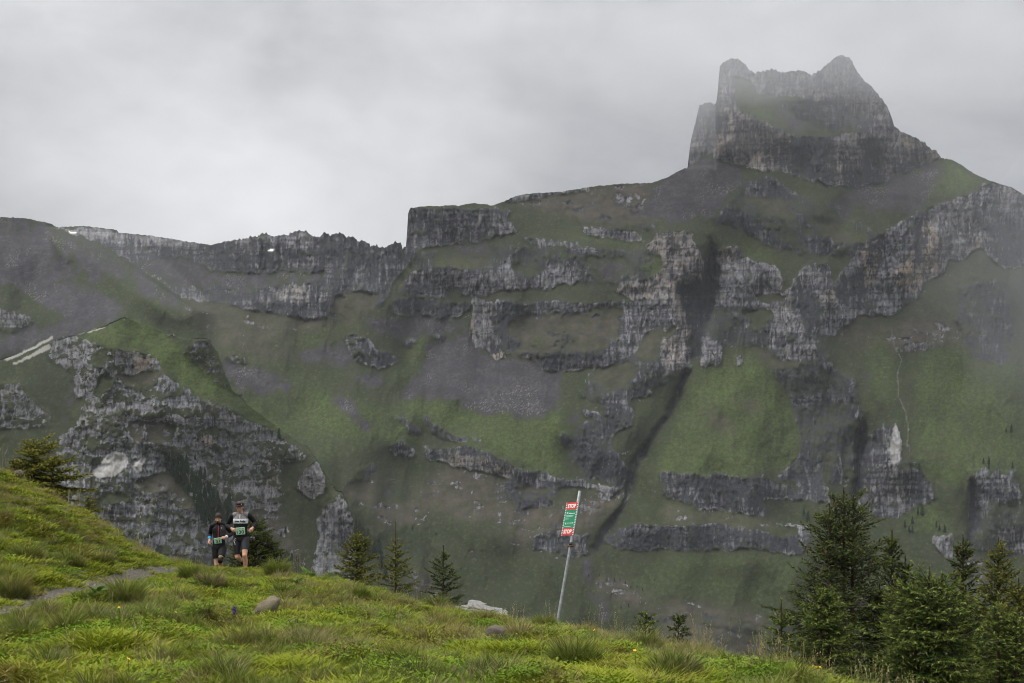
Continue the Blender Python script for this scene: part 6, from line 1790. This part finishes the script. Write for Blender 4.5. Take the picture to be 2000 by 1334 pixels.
def ico(name, c, r, mat, parent, R=None, sub=2):
    b = bmesh.new(); bmesh.ops.create_icosphere(b, subdivisions=sub, radius=1.0)
    for v in b.verts:
        p = Vector((v.co.x * r[0], v.co.y * r[1], v.co.z * r[2]))
        if R is not None: p = R @ p
        v.co = p + Vector(c)
    me = bpy.data.meshes.new(name); b.to_mesh(me); b.free()
    me.polygons.foreach_set('use_smooth', np.ones(len(me.polygons), bool))
    return add_obj(name, me, mat, parent)
def hair_cap(name, co, no, qs, f, R, c, s, mat, parent, low_front, low_back, off, seed, lift=0.0):
    """hair grown from the scalp faces, ruffled"""
    ctr = co[qs].mean(1)
    L = (ctr - np.array(c)) @ np.array(R) / s
    t = np.clip((L[:, 1] + 0.09) / 0.19, 0, 1)
    lim = low_front * (1 - t) ** 1.5 + low_back * (1 - (1 - t) ** 1.5)
    sel = (np.linalg.norm(L, axis=1) < 0.16) & (L[:, 2] > lim) & (np.abs(L[:, 0]) < 0.083)
    used = np.unique(qs[sel])
    no2 = no.copy(); p = co[used]
    w = off + 0.006 * fbm((p[:, 0] * 60).astype(np.float32) + seed, (p[:, 2] * 60 + p[:, 1] * 40).astype(np.float32), 3, seed)
    Lz = ((p - np.array(c)) @ np.array(R))[:, 2] / s
    w = w + lift * np.clip((Lz - 0.05) / 0.06, 0, 1)
    no2[used] = no[used] * (w / 1.0)[:, None]
    return shell(name, co, no2, qs, sel, 1.0, [mat], np.zeros(len(qs), int), parent)

def on_surface(co, no, x, z, axis_y=-1, rx=0.02):
    """front-most body point near (x, z)"""
    m = (np.abs(co[:, 0] - x) < rx) & (np.abs(co[:, 2] - z) < rx)
    return co[m][np.argmin(co[m][:, 1])] if m.any() else np.array([x, -0.12, z])

def project_front(v2, co, lift, xw=0.03):
    """lay flat points (x, z) on the front of the body"""
    out = []
    front = co[co[:, 1] < 0.06]
    for x, z in v2:
        d = (front[:, 0] - x) ** 2 + (front[:, 2] - z) ** 2
        k = np.argsort(d)[:40]
        ok = k[d[k] < 0.02 ** 2]
        y = front[ok, 1].min() if len(ok) else front[k[0], 1]
        out.append((x, y - lift, z))
    return np.array(out)

def make_bib(num, cx, cz, w, h, tilt, co, parent, lift=0.022):
    """race number laid over the belly: slightly curved sheet with rounded corners, number and print"""
    bl = empty('bib_anchor', (0, 0, 0)); bpy.data.objects.remove(bl)
    nx, nz = 14, 10
    U = np.linspace(-0.5, 0.5, nx); W = np.linspace(-0.5, 0.5, nz)
    ct, st = math.cos(tilt), math.sin(tilt)
    def xz(u, v):
        x, z = u * w, v * h
        return cx + x * ct - z * st, cz + x * st + z * ct
    ys = []
    # a gentle cylinder fitted over the clothed belly
    samp = [xz(u, v) for u in np.linspace(-0.5, 0.5, 7) for v in np.linspace(-0.5, 0.5, 5)]
    pf = project_front(samp, co, lift)
    A = np.stack([np.ones(len(pf)), pf[:, 0] - cx, (pf[:, 0] - cx) ** 2, pf[:, 2] - cz], 1)
    k, *_ = np.linalg.lstsq(A, pf[:, 1], rcond=None)
    k[0] -= max(0.0, float((A @ k - pf[:, 1]).max())) * 0.8
    k[2] = max(k[2], 0.3)
    yy = lambda x, z: k[0] + k[1] * (x - cx) + k[2] * (x - cx) ** 2 + k[3] * (z - cz)
    V, Q = [], []
    for j, v in enumerate(W):
        for i, u in enumerate(U):
            uu, vv = u, v
            if j in (0, nz - 1): uu = u * 0.94
            x, z = xz(uu, vv); V.append((x, yy(x, z), z))
    n = len(V)
    V += [(x, y + 0.002, z) for x, y, z in V]
    for j in range(nz - 1):
        for i in range(nx - 1):
            a = j * nx + i
            Q.append((a, a + 1, a + nx + 1, a + nx)); Q.append((n + a, n + a + nx, n + a + nx + 1, n + a + 1))
    bo = [j * nx for j in range(nz)]; 
    ring = [i for i in range(nx)] + [j * nx + nx - 1 for j in range(1, nz)] + [(nz - 1) * nx + i for i in range(nx - 2, -1, -1)] + [j * nx for j in range(nz - 2, 0, -1)]
    for a, b in zip(ring, ring[1:] + ring[:1]): Q.append((a, n + a, n + b, b))
    bib = add_obj('race_number', mesh_np('race_number', np.array(V), np.array(Q), True), M_BIB, parent)
    def put(me, v, cu, cv, ww, hh, mat, name):
        mn, mx = v.min(0), v.max(0); u = (v - (mn + mx) / 2) / np.maximum(mx - mn, 1e-6)
        W_ = []
        for a, b, c in u:
            x, z = xz(cu + a * ww, cv + b * hh)
            W_.append((x, yy(x, z) - 0.0015 - (c + 0.5) * 0.0015, z))
        me.vertices.foreach_set('co', np.array(W_, np.float32).ravel()); me.update()
        me.materials.clear(); me.materials.append(mat); me.name = name
        link(bpy.data.objects.new(name, me), bib)
    me, v = text_mesh(num, 0.012); put(me, v, 0.0, -0.12, 0.26 * len(num) + 0.0, 0.46, M_INK, 'number')
    b = bmesh.new(); bmesh.ops.create_circle(b, cap_ends=True, radius=0.5, segments=7)
    me = bpy.data.meshes.new('emblem'); b.to_mesh(me); b.free()
    v = np.array([x.co[:] for x in me.vertices]); put(me, v + np.array([0, 0, 0.0]), 0.30, 0.33, 0.17, 0.20, M_ORG, 'emblem')
    for cu, ww in ((-0.30, 0.16), (-0.06, 0.2)):
        b = bmesh.new(); bmesh.ops.create_grid(b, x_segments=3, y_segments=1, size=0.5)
        me = bpy.data.meshes.new('print_line'); b.to_mesh(me); b.free()
        v = np.array([x.co[:] for x in me.vertices]); put(me, v, cu, 0.33, ww, 0.06, M_INK if cu < -0.2 else M_GRN, 'print_line')
    return bib

def shoe(ankle, toe_dir, parent, up=(0, 0, 1)):
    a = Vector(ankle); d = Vector(toe_dir).normalized(); u = Vector(up); u = (u - d * u.dot(d)).normalized(); s = d.cross(u)
    V, Q = [], []
    prof_ = [(-0.075, 0.030, 0.075), (-0.05, 0.038, 0.10), (0.0, 0.042, 0.105), (0.06, 0.044, 0.075), (0.12, 0.048, 0.055), (0.165, 0.042, 0.045), (0.19, 0.022, 0.030)]
    sd = 12
    for x, w, h in prof_:
        for k in range(sd):
            t = 2 * math.pi * k / sd
            z = math.sin(t); zz = -0.085 + (h * 0.5) * (1 + z) if z > -0.55 else -0.085
            p = a + d * x + s * (w * math.cos(t)) + u * zz
            V.append(tuple(p))
    n = len(prof_); i = np.arange(n * sd).reshape(n, sd); j = np.roll(i, -1, 1)
    Q = np.stack([i[:-1], j[:-1], j[1:], i[1:]], -1).reshape(-1, 4)
    V = np.array(V); c0, c1 = V[:sd].mean(0), V[-sd:].mean(0); m = len(V)
    V = np.concatenate([V, [c0, c1]])
    caps = np.array([(k, m, m, (k + 1) % sd) for k in range(sd)] + [((n - 1) * sd + k, (n - 1) * sd + (k + 1) % sd, m + 1, m + 1) for k in range(sd)])
    me = bpy.data.meshes.new('shoe'); me.from_pydata(V.tolist(), [], [tuple(dict.fromkeys(q)) for q in np.concatenate([Q, caps]).tolist()]); me.update()
    me.polygons.foreach_set('use_smooth', np.ones(len(me.polygons), bool))
    return add_obj('shoe', me, M_SHOE, parent)

def runner(spec):
    S = spec
    B = Body()
    hipz, lean = S['hip'], S['lean']
    sh = S['sh']                                       # shoulder joints (left of picture, right of picture)
    shc = (np.array(sh[0]) + np.array(sh[1])) / 2
    pel = np.array([S.get('hx', 0), 0.0, hipz])
    yaw = S['yaw']
    mid = lambda t: pel * (1 - t) + shc * t
    k = S['build']
    up = np.array([0, 0, 1.0])
    B.loft([(pel + up * -0.10, 0.10 * k, 0.085 * k), (pel + up * -0.055, 0.150 * k, 0.108 * k), (pel + up * 0.0, 0.163 * k, 0.112 * k), (mid(0.16), 0.152 * k, 0.104 * k),
            (mid(0.36), 0.138 * k, 0.100 * k, yaw * 0.4), (mid(0.58), 0.150 * k, 0.108 * k, yaw * 0.7), (mid(0.78), 0.166 * k, 0.116 * k, yaw), (mid(0.92), 0.160 * k, 0.102 * k, yaw), (mid(1.02), 0.125 * k, 0.082 * k, yaw), (mid(1.09), 0.066 * k, 0.062 * k, yaw)])
    # pectorals and shoulder blades keep the chest from reading as a barrel
    for sd in (-1, 1):
        B.ball(mid(0.80) + np.array([sd * 0.070 * k, -0.088 * k, 0.0]), (0.078 * k, 0.020 * k, 0.060 * k))
    hc = np.array(S['head'])
    neck0 = mid(1.02); neck1 = hc + np.array([0, 0.012, -0.07])
    B.limb([neck0, (neck0 + neck1) / 2, neck1], [0.066 * k, 0.056 * k, 0.056 * k], 'neck')
    f, R = head(B, hc, S['hs'], S.get('hyaw', 0), S.get('hpitch', 0))
    for i, sd in ((0, -1), (1, 1)):
        s_, e_, w_ = (np.array(S[x][i], float) for x in ('sh', 'el', 'wr'))
        B.ball(s_ + np.array([-sd * 0.012, 0, 0.0]), (0.062 * k, 0.058 * k, 0.060 * k))
        B.limb([shc + (s_ - shc) * 0.55 + up * 0.02, s_], [0.062 * k, 0.056 * k], 'arm')
        B.limb([s_, s_ * 0.6 + e_ * 0.4, e_], [0.054 * k, 0.052 * k, 0.041 * k], 'arm')
        B.limb([e_, e_ * 0.68 + w_ * 0.32, w_], [0.041 * k, 0.043 * k, 0.027 * k], 'arm')
        hand(B, w_, S['hd'][i], S['hn'][i], -sd, 1.0, S.get('curl', 0.9))
        h_, k_, a_ = (np.array(S[x][i], float) for x in ('hj', 'kn', 'an'))
        B.limb([h_ + up * 0.03, h_ * 0.62 + k_ * 0.38, k_ * 0.85 + h_ * 0.15, k_], [0.090 * k, 0.084 * k, 0.060 * k, 0.056 * k], 'leg')
        B.ball(k_ + np.array([0, -0.012, 0.0]), (0.050 * k, 0.050 * k, 0.055 * k))
        sd_ = a_ - k_; calf = np.cross(sd_, np.array([1.0, 0, 0])); calf /= np.linalg.norm(calf)
        if calf[1] < 0: calf = -calf
        B.limb([k_, k_ * 0.7 + a_ * 0.3 + calf * 0.016, k_ * 0.4 + a_ * 0.6 + calf * 0.006, a_], [0.054 * k, 0.056 * k, 0.041 * k, 0.033 * k], 'leg')
        td = np.array(S['toe'][i], float); td /= np.linalg.norm(td)
        B.limb([a_ + np.array([0, 0, -0.01]) - td * 0.02, a_ + td * 0.09 + np.array(S['sole'][i]) * 0.045, a_ + td * 0.16 + np.array(S['sole'][i]) * 0.058], [0.036, 0.033, 0.024], 'foot', 10)
    co, no, qs = B.fuse(0.0068)
    root = empty('person', S['at']); root.rotation_euler = (0, 0, S.get('turn', 0))
    tag(root, S['label'], 'person', 'runners on the path')
    me = bpy.data.meshes.new('body'); me.from_pydata(co.tolist(), [], [tuple(dict.fromkeys(q)) for q in qs.tolist()]); me.update()
    me.polygons.foreach_set('use_smooth', np.ones(len(me.polygons), bool))
    add_obj('body', me, S['skin'], root)
    ctr = co[qs].mean(1)
    # which part of the body each face belongs to
    D = {}
    for i in (0, 1):
        ua, t1 = seg_dist(ctr, S['sh'][i], S['el'][i]); fa, t2 = seg_dist(ctr, S['el'][i], S['wr'][i]); ha, _ = seg_dist(ctr, S['wr'][i], np.array(S['wr'][i]) + 0.12 * np.array(S['hd'][i]) / np.linalg.norm(S['hd'][i]))
        D['arm', i] = np.minimum(ua / 0.056, fa / 0.045); D['fa_t', i] = np.where(fa / 0.045 < ua / 0.056, t2, 0); D['hand', i] = ha / 0.045
        th, t3 = seg_dist(ctr, S['hj'][i], S['kn'][i]); sh_, t4 = seg_dist(ctr, S['kn'][i], S['an'][i])
        D['leg', i] = np.minimum(th / 0.085, sh_ / 0.055); D['th_t', i] = np.where(th / 0.085 < sh_ / 0.055, t3, 1.0 + t4)
    tz = ctr[:, 2]
    trunk_d, trunk_t = seg_dist(ctr, pel - up * 0.05, mid(1.04))
    trunk_d = trunk_d / 0.15
    nk, nt_ = seg_dist(ctr, neck0, neck1); hd_, _ = seg_dist(ctr, hc + up * 0.06, hc - up * 0.06)
    arm = np.minimum(D['arm', 0], D['arm', 1]); leg = np.minimum(D['leg', 0], D['leg', 1])
    is_arm = (arm < trunk_d * 0.92) & (tz > hipz - 0.05) 
    is_leg = (tz < hipz - 0.03) & (leg < 1.5)
    is_head = (hd_ < 0.115) & (tz > S['collar'] + 0.045)
    which = np.where(D['arm', 0] < D['arm', 1], 0, 1)
    fat = np.where(which == 0, D['fa_t', 0], D['fa_t', 1]); hnd = np.where(which == 0, D['hand', 0], D['hand', 1])
    is_hand = is_arm & (fat > S['cuff']) 
    lg = np.where(D['leg', 0] < D['leg', 1], 0, 1)
    tht = np.where(lg == 0, D['th_t', 0], D['th_t', 1])
    # the clothes
    collar = (tz < S['collar'] + 0.10) & ~((nk < 0.082) & (tz > S['collar'] + 0.015 + 0.03 * (ctr[:, 1] - shc[1] > 0.02)))
    shirt = ~is_hand & ~is_head & (tz > hipz + S['hem']) & collar & (is_arm | (trunk_d < 1.25))
    shirt |= is_arm & ~is_hand & collar
    mats, mi = S['shirt'](ctr, is_arm, tz)
    shell('shirt', co, no, qs, shirt, 0.009, mats, mi, root)
    hemv = np.array([S['short'][0], S['short'][1]])[lg]
    shorts = (tz <= hipz + S['hem'] + 0.035) & ~is_arm & ((~is_leg) | (tht < hemv)) & (tz > 0.25)
    shell('shorts', co, no, qs, shorts, S.get('short_off', 0.006), [S['short_mat']], np.zeros(len(qs), int), root)
    for i in (0, 1):
        a_ = S['an'][i]
        sock = (lg == i) & (tht > 1.78) & (tz < 0.7) & (leg < 1.4)
        if sock.any(): shell('sock', co, no, qs, sock, 0.004, [M_CBLK], np.zeros(len(qs), int), root)
        shoe(a_, S['toe'][i], root, tuple(-np.array(S['sole'][i])))
    # face
    for sd in (-1, 1):
        e = ico('eye', f(sd * 0.033, -0.071, 0.004), (0.013 * S['hs'], 0.011 * S['hs'], 0.008 * S['hs']), M_EYE, root, R)
        ico('iris', f(sd * 0.033, -0.080, 0.003), (0.0055, 0.004, 0.0055), M_IRIS, e, R, 1)
        ico('eyebrow', f(sd * 0.034, -0.084, 0.025), (0.022 * S['hs'], 0.005, 0.004), S['hairm'], root, R)
    ico('mouth', f(0, -0.0885, -0.062), (0.020 * S['hs'], 0.004, 0.0045), M_LIP, root, R)
    hair_cap('hair', co, no, qs, f, R, hc, S['hs'], S['hairm'], root, *S['hair'])
    return root, co, no, qs, ctr, f, R, D, lg, tht, is_arm, is_hand, fat, which

# --- taller runner, number 130
at1 = on_ground(470, 29.6)
z0 = EYE + (HOR - 1131) / F * 29.6
at1.z = min(at1.z, z0 + 0.02) if abs(at1.z - z0) > 0.25 else at1.z
def shirt1(ctr, is_arm, tz):
    mi = np.zeros(len(ctr), int)
    fr = (~is_arm) & (np.abs(ctr[:, 0] - 0.01) < 0.185)
    mi[fr & (tz > 1.398)] = 1
    mi[fr & (tz > 1.290) & (tz <= 1.398)] = 2
    return [M_CBLK, M_CGRY, M_CWHT], mi
dz1 = (z0 - at1.z)
r1 = runner(dict(at=at1, label='taller runner in grey, white and black top, visor and black shorts wearing number 130', skin=M_SKIN1, build=1.02, hip=0.955 + dz1, lean=0, yaw=0.05,
    sh=((-0.190, 0.0, 1.462 + dz1), (0.192, 0.01, 1.470 + dz1)), el=((-0.335, 0.085, 1.235 + dz1), (0.318, 0.12, 1.295 + dz1)), wr=((-0.178, -0.135, 1.175 + dz1), (0.300, -0.12, 1.190 + dz1)),
    hd=((0.85, -0.45, -0.25), (-0.25, -0.75, -0.45)), hn=((0.25, 0.45, -0.8), (-0.6, 0.1, -0.7)), curl=1.0,
    head=(-0.015, -0.035, 1.680 + dz1), hs=1.07, hyaw=-0.04, hpitch=0.10,
    hj=((-0.092, 0, 0.90 + dz1), (0.098, 0, 0.90 + dz1)), kn=((-0.065, -0.06, 0.515 + dz1), (0.135, -0.20, 0.56 + dz1)), an=((-0.045, 0.34, 0.37 + dz1), (0.150, -0.12, 0.115 + dz1)),
    toe=((0.05, 0.25, -1.0), (0.08, -1, 0.12)), sole=((0, 1.0, 0.25), (0, 0, -1)),
    collar=1.515 + dz1, cuff=0.93, hem=0.02, short=(0.86, 0.66), short_mat=M_CNVY, hairm=M_HAIR1, hair=(0.072, -0.045, 0.005, 3, 0.0),
    shirt=lambda c, a, t: shirt1(c, a, t - dz1)))
root, co, no, qs, ctr, f, R = r1[:7]
def flat_text(s, cx, cz, w, h, mat, parent, co, bold=0.03, lift=0.011, tilt=0.0, name='lettering'):
    me, v = text_mesh(s, bold)
    mn, mx = v.min(0), v.max(0); u = (v - (mn + mx) / 2) / np.maximum(mx - mn, 1e-6)
    x = cx + u[:, 0] * w * math.cos(tilt) - u[:, 1] * h * math.sin(tilt); z = cz + u[:, 1] * h * math.cos(tilt) + u[:, 0] * w * math.sin(tilt)
    p = project_front(np.stack([x, z], 1), co, lift)
    ys = np.poly1d(np.polyfit(x, p[:, 1], 2))(x)
    p[:, 1] = ys - 0.004 - (u[:, 2] + 0.5) * 0.002
    me.vertices.foreach_set('co', p.astype(np.float32).ravel()); me.update(); me.materials.clear(); me.materials.append(mat); me.name = name
    return link(bpy.data.objects.new(name, me), parent)
shirt_o = [o for o in root.children if o.name.startswith('shirt')][0]
flat_text('ma loja', 0.015, 1.338 + dz1, 0.235, 0.058, M_INK, shirt_o, co, 0.045)
def ribbon(pts, w, mat, parent, co, name, lift=0.012):
    p = project_front(np.array(pts), co, lift)
    v, q = tube_np(p, w, 5)
    return add_obj(name, mesh_np(name, v, q, True), mat, parent)
ribbon([(0.004, z + dz1) for z in np.linspace(1.405, 1.505, 8)], 0.009, M_CWHT, shirt_o, co, 'zip', 0.010)
shorts_o = [o for o in root.children if o.name.startswith('shorts')][0]
ribbon([(-0.088, 0.955 + dz1), (-0.125, 0.925 + dz1), (-0.150, 0.895 + dz1), (-0.125, 0.865 + dz1), (-0.108, 0.835 + dz1), (-0.104, 0.80 + dz1)], 0.0055, M_CWHT, shorts_o, co, 'piping', 0.009)
ribbon([(-0.088, 0.955 + dz1), (-0.080, 0.930 + dz1), (-0.100, 0.905 + dz1), (-0.128, 0.880 + dz1)], 0.0045, M_CWHT, shorts_o, co, 'piping', 0.009)
make_bib('130', 0.028, 1.118 + dz1, 0.200, 0.170, 0.07, co, root)
# visor: band round the head and a curved peak
vis = []
hc1, s1 = np.array((-0.015, -0.035, 1.680 + dz1)), 1.07
band = [f(0.082 * math.sin(a), 0.012 - 0.100 * math.cos(a), 0.052 + 0.012 * math.cos(a)) for a in np.linspace(-math.pi, math.pi, 29)]
v = np.array([np.array(p) + np.array([0, 0, d]) for d in (-0.019, 0.021) for p in band])
q = np.array([(i, i + 1, 29 + i + 1, 29 + i) for i in range(28)])
v2 = np.concatenate([v, (v - hc1) * np.array([0.95, 0.95, 1.0]) + hc1]); q2 = np.concatenate([q, q[:, ::-1] + 58, np.array([(29 + i, 29 + i + 1, 87 + i + 1, 87 + i) for i in range(28)]), np.array([(i + 1, i, 58 + i, 58 + i + 1) for i in range(28)])])
vz = add_obj('visor', mesh_np('visor', v2, q2, True), M_CBLK, root)
pk = []
for rr, zz in ((0.0, 0.040), (0.5, 0.036), (1.0, 0.020)):
    for a in np.linspace(-1.15, 1.15, 15):
        pk.append(f(math.sin(a) * (0.080 + 0.012 * rr), 0.012 - math.cos(a) * (0.101 + 0.062 * rr * math.cos(a * 0.8)), zz + 0.010 * math.cos(a) - 0.012 * rr * abs(math.sin(a))))
pk = np.array(pk); n_ = len(pk)
q = np.array([(r * 15 + i, r * 15 + i + 1, (r + 1) * 15 + i + 1, (r + 1) * 15 + i) for r in range(2) for i in range(14)])
v2 = np.concatenate([pk, pk - np.array([0, 0, 0.004])]); q2 = np.concatenate([q, q[:, ::-1] + n_, np.array([(30 + i, 30 + i + 1, n_ + 31 + i, n_ + 30 + i) for i in range(14)])])
add_obj('peak', mesh_np('peak', v2, q2, True), M_CBLK, vz)
ico('badge', f(0.060, -0.082, 0.058), (0.012, 0.005, 0.009), M_CWHT, vz, R, 1)
# thin glasses
for sd in (-1, 1):
    c_ = f(sd * 0.033, -0.090, 0.003)
    ring = [np.array(c_) + np.array([0.021 * math.cos(a), 0.004 * abs(math.cos(a)), 0.015 * math.sin(a)]) for a in np.linspace(0, 2 * math.pi, 15)]
    v, q = tube_np(ring, 0.0022, 5)
    if sd == -1: gl = add_obj('glasses', mesh_np('glasses', v, q, True), M_CBLK, root)
    else: add_obj('rim', mesh_np('rim', v, q, True), M_CBLK, gl)
    v, q = tube_np([f(sd * 0.054, -0.086, 0.006), f(sd * 0.074, -0.05, 0.008), f(sd * 0.078, 0.01, 0.004)], 0.002, 5)
    add_obj('temple', mesh_np('temple', v, q, True), M_CBLK, gl)

# --- smaller runner, number 31
at2 = on_ground(428, 30.9)
z0b = EYE + (HOR - 1143) / F * 30.9
dz2 = z0b - at2.z
if abs(dz2) > 0.3: at2.z = z0b; dz2 = 0.0
def shirt2(ctr, is_arm, tz):
    mi = np.zeros(len(ctr), int)
    mi[(~is_arm) & (ctr[:, 0] > 0.035) & (ctr[:, 1] < 0.02) & (tz > 1.20) & (tz < 1.45)] = 1
    return [M_CBLK, M_CCHR], mi
r2 = runner(dict(at=at2, label='shorter dark haired runner in black zip top wearing number 31, behind the taller one', skin=M_SKIN2, build=0.95, hip=0.92 + dz2, lean=0, yaw=-0.08,
    sh=((-0.165, 0.0, 1.440 + dz2), (0.150, 0.03, 1.445 + dz2)), el=((-0.245, 0.10, 1.215 + dz2), (0.285, 0.13, 1.235 + dz2)), wr=((-0.215, -0.07, 1.090 + dz2), (0.185, -0.13, 1.165 + dz2)),
    hd=((-0.02, -0.45, -0.9), (-0.85, -0.45, -0.1)), hn=((0.8, -0.2, 0.0), (-0.2, 0.5, -0.8)), curl=1.0,
    head=(0.0, -0.075, 1.615 + dz2), hs=1.02, hyaw=0.03, hpitch=0.26,
    hj=((-0.082, 0, 0.87 + dz2), (0.085, 0, 0.87 + dz2)), kn=((-0.045, -0.07, 0.50 + dz2), (0.085, -0.27, 0.62 + dz2)), an=((-0.03, 0.05, 0.115 + dz2), (0.085, 0.02, 0.30 + dz2)),
    toe=((-0.05, -1, 0.05), (0.05, -0.7, -0.6)), sole=((0, 0, -1), (0, 0.6, -0.75)),
    collar=1.505 + dz2, cuff=0.80, hem=-0.005, short=(0.60, 0.70), short_mat=M_CBLK, short_off=0.014, hairm=M_HAIR2, hair=(0.060, -0.055, 0.009, 8, 0.012),
    shirt=lambda c, a, t: shirt2(c, a, t - dz2)))
root, co, no, qs, ctr, f, R, D, lg, tht, is_arm, is_hand, fat, which = r2
shirt_o = [o for o in root.children if o.name.startswith('shirt')][0]
ribbon([(0.008 - 0.010 * t, 1.485 - 0.42 * t + dz2) for t in np.linspace(0, 1, 16)], 0.0085, M_CRED, shirt_o, co, 'zip', 0.009)
p = project_front([(0.075, 1.385 + dz2)], co, 0.011)[0]
ico('badge', p, (0.014, 0.003, 0.014), M_CWHT, shirt_o, None, 1)
make_bib('31', 0.005, 1.085 + dz2, 0.195, 0.140, 0.14, co, root)
sel = is_arm & (which == 0) & (fat > 0.52) & (fat < 0.80)
shell('wristband', co, no, qs, sel, 0.012, [M_CBLU], np.zeros(len(qs), int), root)
sel = is_arm & (which == 1) & (fat > 0.82) & (fat < 0.93)
shell('watch', co, no, qs, sel, 0.010, [M_CWHT], np.zeros(len(qs), int), root)
sel = (lg == 1) & (tht > 0.78) & (tht < 1.12)
kb = shell('knee_brace', co, no, qs, sel, 0.006, [M_CBLK], np.zeros(len(qs), int), root)
kx = np.array([(0.055, 0.70 + dz2), (0.085, 0.70 + dz2), (0.115, 0.70 + dz2)])
p = project_front(kx, co[co[:, 2] < 0.80 + dz2], 0.012)
v, q = tube_np(p, 0.010, 5); add_obj('stripe', mesh_np('stripe', v, q, True), M_YELL, kb)
print('people', round(time.time() - T0, 1), 'dz', round(dz1, 3), round(dz2, 3))
print('script', round(time.time() - T0, 1))
